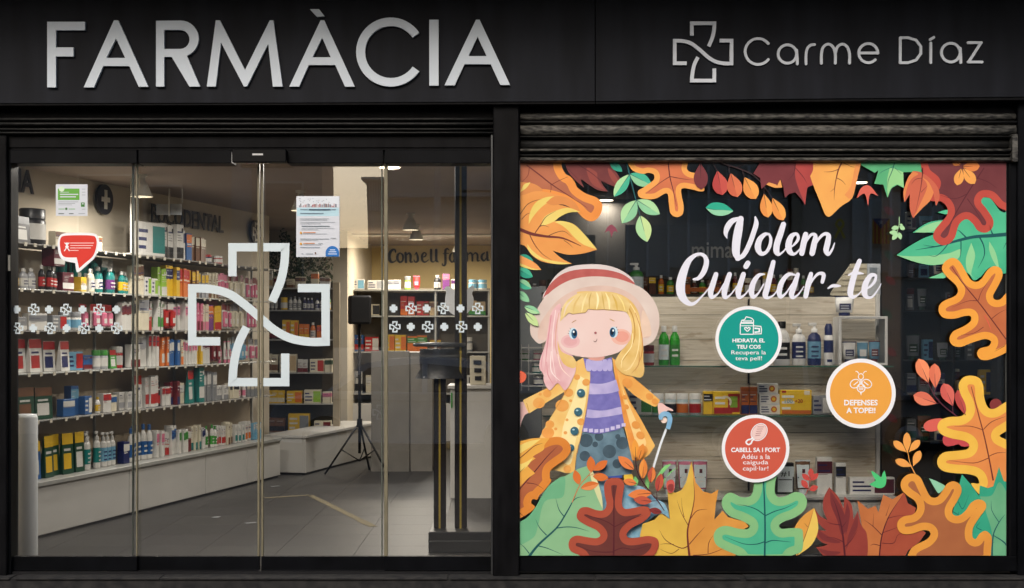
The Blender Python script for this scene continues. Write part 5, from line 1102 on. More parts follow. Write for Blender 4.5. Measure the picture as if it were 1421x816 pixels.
        if c2 == 'label white': lab.add([(-w*.36, -dp*.425, h*.2), (w*.36, -dp*.425, h*.2), (w*.4, -dp*.3, h*.5), (-w*.4, -dp*.3, h*.5)], [(0,1,2,3)], b); lab.add([(-w*.4, -dp*.31, h*.5), (w*.4, -dp*.31, h*.5), (w*.43, -dp*.1, h*.86), (-w*.43, -dp*.1, h*.86)], [(0,1,2,3)], b); lab.box(-w*.06, w*.14, -dp*.34, -dp*.3, h*.62, h*.74, pm_('maroon')); lab.box(-w*.36, w*.36, -dp*.4, -dp*.3, h*.48, h*.51, pm_('navy'))
        for i in range(2): lab.box(-w*.24, w*.2, -dp*.43, -dp*.422, h*(.36+.12*i), h*(.4+.12*i), pm_('white'))
        body.box(-w/2, w/2, -dp*.05, dp*.05, h*.95, h, b)
        parts_ = [('tube_body', body), ('cap', top), ('print', lab)]
    elif kind == 'pack':   # hanging blister card
        body.box(-w/2, w/2, -.001, .002, 0, h, a); lab.box(-w/2, w/2, -.002, -.001, h*.72, h, b)
        top.box(-w*.34, w*.34, -dp/2, -.002, h*.06, h*.66, pm_(c1 if c1 != 'white' else 'pink', .2), w*.1); top.box(-w*.2, w*.2, -dp/2-.001, -dp/2-.0002, h*.2, h*.4, pm_('white'))
        lab.tube([(0, .03, h*.95), (0, -.03, h*.96)], .002, pm_('silver'), 5)
        parts_ = [('card', body), ('blister', top), ('header', lab)]
    elif kind == 'spray':
        r = w/2; body.lathe([(r*.95, 0), (r, h*.02), (r, h*.66), (r*.8, h*.72)], a, 14); top.lathe([(r*.8, h*.72), (r*.84, h*.9), (r*.5, h)], b, 14)
        lab.lathe([(r*1.015, h*.3), (r*1.015, h*.6)], b, 14, cap=False); lab.box(-r*.5, r*.5, -r*1.05, -r*1.02, h*.08, h*.14, pm_('navy'))
        parts_ = [('can', body), ('cap', top), ('label_band', lab)]
    elif kind == 'flatpack':   # soft pouch leaning back
        vs = [(-w/2, y, 0), (w/2, y, 0), (w/2, y*.6, h), (-w/2, y*.6, h), (-w/2, dp*.3, 0), (w/2, dp*.3, 0), (w/2, y*.4, h), (-w/2, y*.4, h)]
        body.add(vs, [(0,1,2,3), (5,4,7,6), (3,2,6,7), (4,0,3,7), (1,5,6,2)], a)
        def on(u0, u1, v0, v1, m, e): lab.add([(u*w, y + (y*.6-y)*v - e, v*h) for u, v in ((u0,v0),(u1,v0),(u1,v1),(u0,v1))], [(0,1,2,3)], m)
        on(-.5, .5, .72, .99, b, .0008); on(-.4, .3, .12, .5, b if seed % 2 else ink, .0008); on(-.35, .25, .56, .62, ink, .0008)
        parts_ = [('pouch', body), ('print', lab)]
    PM[key] = parts_
    if not parts:
        m = MB()
        for _, q in parts_:
            for f, mi, s_ in zip(q.f, q.mi, q.sm): m.add([q.v[i] for i in f], [tuple(range(len(f)))], q.m[mi], s_)
        me = m.mesh(kind); PM[key] = me
    else: PM[key] = [(n, q.mesh(n)) for n, q in parts_]
    return PM[key]
KN = {'carton': 'box', 'wide': 'box', 'bottle': 'bottle', 'pump': 'pump bottle', 'jar': 'jar', 'tube': 'tube', 'pack': 'hanging pack', 'spray': 'spray can', 'flatpack': 'pouch'}
NM = {'carton': 'product_box', 'wide': 'product_box', 'bottle': 'product_bottle', 'pump': 'pump_bottle', 'jar': 'product_jar', 'tube': 'product_tube', 'pack': 'hanging_pack', 'spray': 'spray_can', 'flatpack': 'product_pouch'}
def place(kind, w, h, dp, c1, c2, loc, rz, label, group=None, seed=0, parts=False, tilt=0):
    pr = proto(kind, w, h, dp, c1, c2, seed, parts)
    if parts:
        t = empty(NM[kind], loc, rz, label, KN[kind], group)
        if tilt: t.rotation_euler = (tilt, 0, rz)
        for n, me in pr: o = bpy.data.objects.new(n, me); COL.objects.link(o); o.parent = t
        return t
    o = bpy.data.objects.new(NM[kind], pr); COL.objects.link(o); o.location = loc; o.scale = (1, 1, random.uniform(.94, 1.03)); o.rotation_euler = (tilt, 0, rz)
    return tag(o, label, KN[kind], group)

# ------------------------------------------------------------------ left wall unit (oblique)
UX, UY = .2398, .9708; TH = math.atan2(UY, UX)
def wallpt(s, back=0.0, z=0.0):
    """s metres along the unit front from its near end, back = metres behind the front edge"""
    x0, y0 = -4.016, 10.6 - D
    return Vector((x0 + UX * s - UY * back, y0 + UY * s + UX * back, z))
UW = mat((190,188,184), .35, var=.03, scale=3); GREY = mat((120,118,114), .5, var=.05); SHELFM = mat((170,172,168), .25, var=.04, scale=8); GLS = mat((128,150,140), .15, var=.05, spec=.6)
SPT = mat((176,170,156), .6)
ct = empty('wall_shelving', wallpt(0), TH, 'long white shelving unit along the left wall filled with pharmacy goods', 'shelving')
L_ = 5.5
def loc(name, s0, s1, b0, b1, z0, z1, m, bev=0, par=ct): return MB().box(s0, s1, b0, b1, z0, z1, m, bev).build(name, par)
loc('back_panel', 0, L_, .37, .39, .45, 2.2, mat((176,160,138), .7, var=.05))
for i, (a, b) in enumerate(((0, 2.06), (2.065, 3.6), (3.605, 4.6), (4.605, 5.5))): loc('base_door', a + .003, b - .003, 0, .02, .03, .43, UW, .004)
loc('plinth', 0, L_, .03, .38, 0, .03, pm_('black')); loc('base_body', 0, L_, .021, .38, .031, .43, UW); loc('base_top', -.01, L_, -.02, .38, .4305, .468, mat((150,150,146), .3), .004)
LV = [.965, 1.36, 1.71, 2.05, 2.42]
for k, z in enumerate(LV):
    loc('shelf', .02, L_, .06 if k < 4 else .02, .37, z - .014, z - .002, (GREY, SHELFM, GREY, SHELFM, GREY)[k], .002)
    mb = MB(); s = .1
    while s < L_ - .1:
        mb.box(s, s + .038, .052 if k < 4 else .012, .057 if k < 4 else .017, z - .03, z + .0, SPT); s += random.uniform(.12, .24)
    mb.build('price_tags', ct, kind='stuff')
for s in (0, 2.06, 3.6, 5.49): loc('upright', s - .008, s + .008, .345, .369, .47, 2.46, SHELFM)
bayn = ('near', 'middle', 'far')
def bayof(s): return bayn[0 if s < 2.06 else 1 if s < 3.9 else 2]
shn = ('lowest left shelf', 'fourth left shelf', 'middle left shelf', 'second left shelf', 'top left shelf')
ORD = ('first', 'second', 'third', 'fourth', 'fifth', 'sixth')
usedlab = {}
def uniq(l):
    usedlab[l] = usedlab.get(l, 0) + 1
    return l
def rowpos(s): return ('near end', 'near part', 'centre', 'far part', 'far end')[min(4, int(s / L_ * 5))]
HS = {}
def fill(level, runs, s=None, back=.12):
    """runs: (start, kind, c1, c2, n, w, h [,depth])"""
    z = LV[level] if level >= 0 else .47; PV = ['', '']
    for i, rn in enumerate(runs):
        s0, kind, c1, c2, n, w, h = rn[:7]; dp = rn[7] if len(rn) > 7 else (.07 if kind in ('carton', 'wide', 'flatpack') else w * .7)
        if s0 > 2.1 and kind == 'carton' and n > 1: w *= .78; n = min(5, int(n / .78 + .6))
        if c2 in ('white', 'cream') and c1 in ('red', 'dark red', 'pink', 'orange', 'purple', 'yellow', 'brown') and (i + level) % 2 == 0: c1, c2 = c2, c1
        place_ = shn[level] if level >= 0 else 'left counter top'
        key = (level, c1, c2, kind); HS[key] = HS.get(key, 0) + 1
        nb = runs[i - 1] if i else None
        sfx = 'es' if KN[kind].endswith('x') else 's'; col = c1 if c1 == c2 else f'{c1} and {c2}'
        nbt = f' after {PV[0]} {KN[runs[i-1][1]]}{"es" if KN[runs[i-1][1]].endswith("x") else "s"}' if i else ' at the near end'
        num = ('', 'single', 'two', 'three', 'four', 'five')[n]
        for k in range(n):
            lab = (f'{ORD[k]} of {num} {col} {KN[kind]}{sfx}' if n > 1 else f'{col} {KN[kind]}') + nbt + ', ' + place_
            if lab in usedlab: lab = lab.replace(', ' + place_, f', {rowpos(s0)}, {place_}')
            if lab in usedlab: lab = lab + ' again'
            if len(lab.split()) > 16: lab = lab.replace(' hanging packs', ' packs').replace(' hanging pack', ' pack').replace(' pump bottles', ' bottles')
            if len(lab.split()) > 16: lab = lab.replace(num + ' ' + c1, c1)
            if len(lab.split()) > 16: lab = lab.replace(' left shelf', ' shelf')
            usedlab[lab] = 1; 
            zz = z + .001 + (.02 if kind == 'pack' else 0)
            p = wallpt(s0 + w / 2 + k * (w + .004), back + dp / 2 + random.uniform(-.02, .04), zz)
            place(kind, w, round(h * 1.07, 3), dp, c1, c2, p, TH + random.uniform(-.13, .13), lab, (f'{col} {KN[kind]}{sfx}, {place_}' if n > 1 else None), seed=i + level * 7, parts=(s0 < 2.0 and w > .09))
        PV[0] = c1
fill(-1, [(.28,'jar','white','silver',4,.1,.12), (.28+.42,'flatpack','blue','yellow',1,.12,.3), (.86,'flatpack','dark green','yellow',3,.15,.33), (1.36,'flatpack','dark green','yellow',1,.14,.33), (1.52,'pump','white','teal',3,.085,.32), (1.82,'pump','white','light blue',3,.08,.3),
          (2.15,'carton','navy','white',1,.1,.2), (2.28,'bottle','white','blue',5,.085,.31), (2.76,'carton','white','pink',2,.07,.24), (2.92,'carton','white','red',2,.07,.22), (3.08,'carton','white','blue',2,.06,.27), (3.22,'carton','white','green',3,.06,.22), (3.42,'carton','dark red','white',2,.06,.2), (3.56,'carton','cream','teal',3,.05,.24), (3.74,'carton','white','navy',3,.05,.2), (3.92,'bottle','white','green',3,.06,.22), (4.12,'carton','white','red',4,.05,.2), (4.36,'carton','cream','brown',3,.05,.22), (4.56,'carton','white','teal',4,.05,.18), (4.8,'carton','white','orange',3,.06,.2), (5.04,'carton','light blue','white',3,.06,.17)])
fill(0, [(.22,'flatpack','dark green','brown',1,.24,.25), (.5,'flatpack','dark green','brown',1,.24,.26), (.78,'flatpack','dark green','brown',1,.22,.25), (1.16,'carton','blue','white',1,.16,.14), (1.34,'carton','blue','light blue',1,.12,.24), (1.48,'wide','blue','white',1,.14,.15), (1.64,'bottle','white','yellow',2,.06,.14), (1.8,'carton','white','red',1,.12,.16), (1.94,'carton','cream','blue',1,.1,.14),
         (2.14,'carton','white','silver',2,.14,.16), (2.46,'flatpack','white','red',1,.12,.3), (2.6,'carton','white','red',2,.1,.28), (2.84,'carton','black','red',1,.08,.24), (2.94,'carton','white','red',2,.09,.17), (3.14,'carton','dark red','navy',2,.07,.22), (3.3,'carton','cream','white',1,.11,.2), (3.42,'flatpack','teal','red',2,.12,.33), (3.68,'carton','teal','white',1,.1,.34), (3.8,'carton','grey','white',2,.12,.3),
         (4.1,'carton','white','grey',3,.1,.14), (4.44,'carton','cream','black',2,.08,.16), (4.64,'bottle','white','pink',4,.06,.15), (4.92,'carton','grey','cream',4,.09,.14)])
fill(1, [(.24,'flatpack','white','red',3,.22,.26), (.94,'flatpack','white','red',2,.16,.24), (1.3,'wide','light blue','red',1,.2,.15), (1.52,'carton','blue','dark red',1,.14,.12), (1.7,'jar','silver','green',2,.1,.16), (1.94,'flatpack','green','red',1,.1,.16),
         (2.12,'jar','red','white',1,.14,.18), (2.3,'carton','dark red','white',1,.16,.2), (2.48,'carton','white','silver',1,.16,.31), (2.66,'carton','white','red',3,.06,.28), (2.86,'carton','orange','white',2,.08,.27), (3.04,'carton','blue','white',3,.06,.24), (3.24,'carton','cream','orange',2,.06,.24), (3.38,'carton','white','pink',4,.055,.24), (3.62,'carton','yellow','white',3,.05,.22), (3.8,'carton','dark red','white',2,.08,.28), (4.0,'pack','dark red','white',2,.1,.26),
         (4.24,'tube','pink','white',3,.07,.22), (4.5,'pack','light blue','white',4,.08,.24), (4.88,'pack','white','grey',4,.09,.22)])
fill(2, [(.22,'carton','grey','white',2,.2,.1), (.7,'carton','white','grey',1,.24,.13), (.98,'wide','grey','red',1,.2,.12), (1.22,'jar','white','grey',2,.13,.15), (1.52,'pack','red','white',2,.12,.2), (1.8,'pack','white','red',2,.12,.2),
         (2.12,'carton','dark red','white',3,.06,.24), (2.34,'carton','cream','black',1,.1,.26), (2.46,'carton','cream','silver',1,.16,.3), (2.64,'carton','red','white',1,.07,.2), (2.73,'carton','white','green',3,.06,.28), (2.94,'pack','red','white',2,.12,.24), (3.2,'carton','pink','white',2,.09,.26), (3.4,'carton','white','purple',3,.05,.28), (3.58,'carton','pink','dark red',2,.07,.26), (3.74,'carton','cream','pink',3,.055,.26), (3.93,'carton','purple','orange',2,.06,.25), (4.08,'carton','yellow','red',2,.06,.25), (4.24,'pack','white','dark red',3,.08,.26), (4.54,'pack','cream','grey',3,.09,.25), (4.86,'pack','white','pink',4,.08,.25)])
fill(3, [(.24,'bottle','black','yellow',4,.08,.16), (.62,'bottle','silver','white',2,.09,.16), (.86,'bottle','black','red',4,.07,.19), (1.2,'carton','maroon','white',1,.17,.15), (1.42,'carton','yellow','white',1,.1,.12), (1.56,'bottle','cream','white',2,.08,.2), (1.76,'bottle','teal','white',1,.11,.22), (1.9,'bottle','teal','purple',1,.11,.22),
         (2.12,'bottle','teal','yellow',2,.09,.2), (2.34,'carton','cream','brown',3,.07,.27), (2.6,'wide','white','lime',2,.1,.16), (2.84,'carton','lime','white',2,.08,.26), (3.02,'carton','yellow','navy',2,.09,.28), (3.24,'carton','orange','red',2,.09,.26), (3.46,'carton','brown','yellow',2,.08,.26), (3.66,'carton','silver','yellow',3,.07,.24), (3.92,'carton','cream','brown',3,.06,.25), (4.14,'pack','white','pink',4,.08,.24), (4.5,'pack','cream','dark red',4,.08,.24), (4.86,'pack','white','dark red',4,.08,.22)])
fill(4, [(.14,'flatpack','black','grey',2,.24,.2), (.66,'jar','black','black',1,.26,.28), (.98,'carton','cream','brown',5,.15,.12), 
         (2.34,'wide','white','teal',1,.46,.32), (2.84,'carton','white','black',2,.15,.32), (3.18,'carton','white','navy',1,.07,.28), (3.27,'carton','blue','orange',1,.1,.26), (3.4,'carton','brown','cream',4,.09,.24), (3.84,'jar','navy','red',1,.12,.08), (4.0,'jar','red','white',1,.13,.08)], back=.06)
fill(3, [(1.32,'pack','teal','white',1,.14,.34), (1.48,'pack','teal','red',3,.14,.36), (2.02,'pack','teal','white',2,.13,.3)], back=.22)
fill(2, [(4.2,'pack','white','pink',3,.09,.3)], back=.24)
# purple-yellow cube and triangle packs between the shelves
place('carton', .16, .15, .12, 'maroon', 'white', wallpt(.98, .1, LV[3] + .2), TH, 'maroon cube box stacked above the red-labelled bottles, left unit', parts=True)
# lettering and round signs on the left wall
def walltext(s, px, py, w, h, label, name='wall_lettering', off=.03, d_off=.035, m=None, squeeze=None):
    m = m or mat((22,22,26), .5); w0 = -4.29 + .0
    # wall plane point seen at px
    k = (px - CX) / F; dd = (-4.29 + d_off - .247 * 11.15) / (k - .247)
    c = Vector((k * dd, dd - D, CZ - (py - HY) * dd / F))
    vs, fs = text_geo(s, 0, 0, w, h, off)
    t = empty(name, c, TH, label, 'lettering'); 
    mb = MB(); mb.add([(v[0], -.012, -v[1]) for v in vs], fs, m)
    mb.add([(v[0], .0, -v[1]) for v in vs], [tuple(reversed(f)) for f in fs], m)
    # sides
    ed = {}
    for f in fs:
        for a, b in zip(f, f[1:] + f[:1]): ed[(a, b)] = 1
    for a, b in list(ed):
        if (b, a) not in ed: mb.add([(vs[a][0], -.012, -vs[a][1]), (vs[b][0], -.012, -vs[b][1]), (vs[b][0], 0, -vs[b][1]), (vs[a][0], 0, -vs[a][1])], [(0, 1, 2, 3)], m)
    mb.build('letters', t); return t
walltext('BUCODENTAL', 262, 304, 1.62, .19, 'black raised letters BUCODENTAL high on the left wall', off=.01)
walltext('DIA', 26, 250, .42, .2, 'black raised letters DIA at the left end of the left wall', off=.02)
def roundsign(px, py, r, label, plus_=True):
    k = (px - CX) / F; dd = (-4.29 + .03 - .247 * 11.15) / (k - .247); c = Vector((k * dd, dd - D, CZ - (py - HY) * dd / F))
    t = empty('round_sign', c, TH, label, 'sign')
    mb = MB(); vs = [(r * math.cos(a), y, r * math.sin(a)) for y in (-.025, 0) for a in [2 * math.pi * i / 36 for i in range(36)]]
    mb.add(vs, [tuple(range(36)), tuple(range(71, 35, -1))] + [(i, i + 36, (i + 1) % 36 + 36, (i + 1) % 36) for i in range(36)], mat((34,34,42), .5)); mb.build('disc', t)
    mb = MB(); m = mat((206,204,196), .5)
    if plus_: mb.box(-.07, .07, -.033, -.026, -.022, .022, m); mb.box(-.022, .022, -.0335, -.0255, -.09, .09, m)
    else:
        vs, fs = join2(*[ribbon(s_, .03) for s_ in logo_pts(logo_map(0, 0, .2))]); mb.add([(v[0], -.03, -v[1]) for v in vs], fs, m)
    mb.build('emblem', t)
roundsign(143, 277, .142, 'dark round sign with a pale plus on the left wall behind the square notice')
roundsign(353, 322, .14, 'dark round sign with the interlaced cross on the left wall beside the door gap', False)

# ------------------------------------------------------------------ rear counters and shelves
def unit(name, label, cat, px, py, d): return empty(name, P(px, py, d), 0, label, cat)
def ub(t, n, px0, px1, py0, py1, d0, d1, m, bev=0): o = boxpx(n, px0, px1, py0, py1, d0, d1, m, t, bev); o.location = -t.location; return o
c1 = unit('counter', 'low white counter jutting out at the end of the left wall unit', 'counter', 424, 660, 16.1)
for n, s0, s1, b0, b1, z0, z1, m in (('front_panel', 0, 2.6, 0, .02, .03, .44, UW), ('body', 0.0, 2.6, .021, .5, .03, .44, UW), ('top', -.02, 2.62, -.02, .52, .441, .475, UW), ('plinth', .02, 2.58, .02, .48, 0, .03, pm_('black'))):
    o = MB().box(s0, s1, b0, b1, z0, z1, m, .004).build(n, c1); 
c1.location = (P(424, 0, 16.15).x, 16.15 - D, 0); c1.rotation_euler = (0, 0, TH)
def gx(px, d): return (px - CX) * d / F
def gz(py, d): return CZ - (py - HY) * d / F
DKB = mat((52,50,44), .8, var=.2); SIL = mat((150,150,146), .35, var=.05)
us = unit('rear_shelving', 'rear shelving bay of yellow and white boxes behind the cross', 'shelving', 417, 600, 17.8)
ub(us, 'back_panel', 363, 472, 392, 640, 18.1, 18.13, DKB)
for y in (399.5, 430, 471, 517, 560, 600): ub(us, 'shelf', 364, 466, y, y + 1.6, 17.72, 18.09, SIL)
ub(us, 'upright', 462, 471, 392, 645, 17.7, 17.78, mat((150,138,118), .6)); ub(us, 'upright', 364, 367, 392, 640, 17.7, 17.74, SIL)
us2 = unit('rear_shelving', 'far rear shelving right of the loudspeaker, with red and yellow goods', 'shelving', 580, 600, 19.8)
ub(us2, 'back_panel', 474, 680, 400, 610, 20.15, 20.18, mat((96,88,76), .8, var=.15))
for y in (402, 438, 488, 546): ub(us2, 'shelf', 475, 679, y, y + 1.8, 19.7, 20.14, SIL)
for x in (476, 530, 603, 677): ub(us2, 'upright', x, x + 2.5, 402, 610, 19.72, 20.1, SIL)
ub(us2, 'base', 476, 679, 560, 612, 19.68, 20.1, UW)
def rshelf(rows, unitname):
    for (yb, d, runs) in rows:
        z = gz(yb, d) + .002; sc = d / F
        for i, (x0, kind, c1, c2, n, w, h) in enumerate(runs):
            col = c1 if c1 == c2 else f'{c1} and {c2}'; sfx = 'es' if KN[kind].endswith('x') else 's'
            nbt = f' right of the {runs[i-1][2]} {KN[runs[i-1][1]]}' if i else ' at the left end'
            for k in range(n):
                lab = (f'{ORD[k]} of {("", "", "two", "three")[n]} {col} {KN[kind]}{sfx}' if n > 1 else f'{col} {KN[kind]}') + nbt + ', ' + unitname[yb]
                if len(lab.split()) > 16: lab = lab.replace(' behind the cross', '').replace('right of the white box', 'after the box')
                place(kind, w * sc * .96, h * sc, min(.12, w * sc), c1, c2, Vector((gx(x0 + w * (k + .5), d), d - D + .02, z)), random.uniform(-.08, .08), lab, f'{col} {KN[kind]}{sfx}, {unitname[yb]}' if n > 1 else None, seed=i)
SN = {399.5: 'top rear shelf behind the cross', 430: 'second rear shelf behind the cross', 471: 'third rear shelf behind the cross', 517: 'fourth rear shelf behind the cross', 560: 'fifth rear shelf behind the cross', 600: 'bottom rear shelf behind the cross'}
rshelf([(399.5, 17.8, [(368,'carton','white','beige',2,5,24),(380,'carton','cream','dark red',2,6,14),(398,'carton','cream','brown',1,10,12),(410,'carton','cream','brown',2,7,16),(432,'carton','cream','orange',1,10,22),(444,'carton','white','brown',2,7,14)]),
        (430, 17.8, [(370,'tube','white','grey',3,5,16),(389,'jar','yellow','yellow',1,10,17),(400,'bottle','white','grey',3,6,18),(420,'bottle','navy','white',3,5,17),(437,'bottle','white','navy',2,6,16),(450,'jar','yellow','green',1,9,14)]),
        (471, 17.8, [(370,'carton','black','dark red',2,8,20),(392,'wide','yellow','orange',2,11,26),(415,'carton','orange','yellow',2,7,22),(430,'bottle','orange','white',1,8,24),(440,'carton','orange','red',2,8,20)]),
        (517, 17.8, [(368,'carton','cream','brown',2,9,26),(388,'wide','cream','beige',1,24,26),(413,'carton','white','dark red',2,7,18),(430,'wide','cream','red',1,20,19),(451,'carton','cream','dark green',1,10,19)]),
        (560, 17.8, [(368,'carton','yellow','cream',3,9,18),(398,'wide','yellow','orange',1,22,18),(422,'wide','cream','lime',1,24,20),(448,'carton','cream','pink',1,12,16)]),
        (600, 17.8, [(372,'carton','brown','black',2,12,20),(400,'wide','yellow','grey',1,30,26),(436,'wide','cream','dark red',1,24,16)])], SN)
SN2 = {402: 'upper back wall shelf', 438: 'second back wall shelf', 488: 'third back wall shelf', 546: 'lowest back wall shelf'}
rshelf([(402, 19.9, [(471,'carton','blue','navy',1,12,32),(486,'wide','white','light blue',1,20,14),(510,'wide','white','silver',1,24,13),(536,'carton','white','silver',2,10,14),(561,'jar','lime','grey',1,9,18),(573,'tube','red','pink',1,10,20),(602,'bottle','black','white',1,10,20),(614,'carton','purple','pink',1,10,22),(626,'carton','white','purple',1,10,14),(650,'jar','white','light blue',2,13,14)]),
        (438, 19.9, [(485,'carton','black','red',2,9,22),(505,'wide','cream','black',1,22,16),(556,'carton','red','orange',2,10,28),(578,'wide','red','brown',1,18,20),(596,'carton','beige','brown',1,12,20),(612,'carton','black','white',1,16,16),(650,'carton','beige','green',2,12,20)]),
        (488, 19.9, [(485,'carton','blue','red',2,10,24),(506,'wide','red','white',1,20,20),(532,'wide','yellow','orange',2,16,24),(565,'carton','orange','green',2,14,22),(596,'carton','brown','yellow',1,16,18),(640,'jar','grey','white',1,16,20)]),
        (546, 19.9, [(485,'carton','white','black',2,9,30),(508,'carton','cream','white',2,10,26),(533,'wide','yellow','cream',2,16,22),(640,'wide','white','black',1,20,26)])], SN2)
# plants behind the rear bay: leaves as small quads
pl_ = empty('potted_hedge', P(388, 398, 18.6), 0, 'dark green leafy plant above the rear shelves, left of the poster', 'plant')
mb = MB(); lm = mat((40,58,26), .6, var=.4, scale=30); rg = random.Random(5)
for i in range(900):
    cx, cz = rg.uniform(-.24, .30), rg.uniform(-.02, .88) * (1 - .2 * rg.random()); cy = rg.uniform(-.12, .12); s_ = rg.uniform(.018, .04)
    if cz > .66 + .16 * math.sin(cx * 22): continue
    a = Vector((rg.uniform(-1, 1), rg.uniform(-1, 1), rg.uniform(-1, 1))).normalized(); b = a.orthogonal().normalized(); c = Vector((cx, cy, cz))
    mb.add([c - a * s_, c + b * s_ * .5, c + a * s_, c - b * s_ * .5], [(0, 1, 2, 3)], lm)
mb.build('foliage', pl_, kind='stuff'); MB().box(-.26, .32, -.12, .12, -.12, .0, mat((60,46,34), .7), .01).build('planter', pl_)
pl2 = empty('potted_hedge', P(418, 398, 18.5), 0, 'dark leafy plant filling the gap behind the white poster', 'plant')
mb = MB()
for i in range(700):
    c = Vector((rg.uniform(-.1, .42), rg.uniform(-.1, .1), rg.uniform(0, .62))); s_ = rg.uniform(.018, .04)
    a = Vector((rg.uniform(-1, 1), rg.uniform(-1, 1), rg.uniform(-1, 1))).normalized(); b = a.orthogonal().normalized()
    mb.add([c - a * s_, c + b * s_ * .5, c + a * s_, c - b * s_ * .5], [(0, 1, 2, 3)], lm)
mb.build('foliage', pl2, kind='stuff'); MB().box(-.12, .44, -.1, .1, -.12, .0, mat((60,46,34), .7), .01).build('planter', pl2)
# back wall lettering
BL_ = mat((24,22,20), .5)
lt = empty('wall_lettering', P(608, 372, 22.27), 0, 'black cursive lettering Consell farma on the beige back wall', 'lettering')
Q8 = T(525, 330, 8.612)
cons = [[[(205,170,16),(200,145,20),(170,142,22),(138,180,34),(128,235,40),(150,285,30),(185,288,14),(215,265,8)]], [[(260,180,12),(235,200,26),(228,250,30),(255,292,22),(290,270,22),(292,210,24),(262,180,12)]], [[(325,180,28),(330,290,28)],[(335,210,8),(365,182,20),(385,210,28),(385,285,24),(415,285,8)]], [[(455,175,14),(435,205,8)],[(458,178,16),(470,230,28),(470,275,26),(440,290,16),(425,262,10)]],
        [[(520,235,10),(560,220,16),(570,190,16),(545,178,16),(522,215,28),(528,272,26),(560,290,16),(600,262,8)]], [[(630,145,30),(632,270,28),(655,290,12),(680,270,8)]], [[(692,145,30),(694,270,28),(716,288,12)]],
        [[(845,145,12),(825,130,18),(802,150,28),(802,300,28),(790,330,22),(765,325,14),(765,305,10)],[(775,190,10),(840,186,10)]], [[(885,180,10),(860,205,24),(855,255,26),(880,290,18),(905,265,18)],[(905,180,22),(908,285,22)]],
        [[(985,180,26),(985,290,26)],[(995,205,10),(1020,182,16),(1030,200,16)]],[[(1060,182,24),(1062,275,24)],[(1068,205,8),(1100,180,18),(1122,205,24),(1124,275,22)],[(1130,205,8),(1160,180,18),(1185,205,24),(1186,272,22),(1210,272,8)]], [[(1270,178,12),(1240,205,26),(1236,245,28),(1262,275,18),(1290,240,10)],[(1300,172,24),(1304,262,24),(1325,268,8)]]]
for let in cons:
    caps = capsof([Q8(p) for p in let], 6); v, f, rim = march(fld(caps=caps, step=.45)); o = solid('letter', (v, f), 22.27, .02, BL_, lt, rim=rim)
# white desks
de = unit('counter', 'tall white service desk with a round emblem left of the black posts', 'counter', 545, 655, 16.56)
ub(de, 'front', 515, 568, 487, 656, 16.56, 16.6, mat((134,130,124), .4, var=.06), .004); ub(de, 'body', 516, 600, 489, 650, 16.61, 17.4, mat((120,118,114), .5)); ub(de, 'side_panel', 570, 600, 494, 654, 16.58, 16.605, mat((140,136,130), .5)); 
v, f = join2(*[ribbon(s_, 1.8) for s_ in logo_pts(logo_map(527, 572, 20))]); mb = MB(); mb.add([P(a[0], a[1], 16.55) - de.location for a in v], f, mat((150,150,150), .5)); mb.build('emblem', de)
de2 = unit('counter', 'white service desk at the right, beside the black pillar', 'counter', 652, 692, 13.92)
ub(de2, 'front', 625, 690, 540, 692, 13.92, 13.96, UW, .004); ub(de2, 'top', 621, 690, 535, 539.5, 13.88, 14.5, UW, .003); ub(de2, 'body', 627, 690, 541, 690, 13.97, 14.45, UW); ub(de2, 'green_tag', 625.5, 628, 545, 566, 13.90, 13.915, pm_('green'))
pz = unit('display_pouch', 'white paper bag with black symbols standing on the right desk', 'bag', 663, 534, 14.1)
ub(pz, 'bag', 652, 674, 494, 534, 14.05, 14.2, pm_('cream'), .004)
for i in range(3): ub(pz, 'symbol', 657 + i, 668, 500 + i * 11, 506 + i * 11, 14.035, 14.045, pm_('black'))
# loudspeaker on tripod
tp = empty('tripod_stand', P(499, 658, 16.3), 0, 'black tripod stand on the shop floor holding the black box', 'tripod')
tp.location.z = 0; zt = gz(450, 16.3)
MB().tube([(0, 0, .25), (0, 0, zt)], .018, pm_('black'), 8).build('pole', tp)
for a in (200, 330, 80):
    c, s_ = math.cos(R(a)), math.sin(R(a)); lg_ = MB().tube([(0, 0, .62), (c * .42, s_ * .42, .015)], .013, pm_('black'), 6).build('leg', tp); MB().tube([(0, 0, .16), (c * .22, s_ * .22, .3)], .008, pm_('black'), 5).build('brace', tp)
MB().lathe([(.03, .56), (.035, .6), (.03, .66)], pm_('black'), 10).build('collar', tp)
sk = empty('loudspeaker', (tp.location.x, tp.location.y, zt + .001), R(12), 'black loudspeaker box on the tripod behind the right door', 'loudspeaker')
MB().box(-.13, .13, -.11, .11, 0, .34, pm_('black', .5), .02).build('cabinet', sk); MB().box(-.11, .11, -.118, -.111, .02, .32, mat((30,30,32), .8), .004).build('grille', sk)
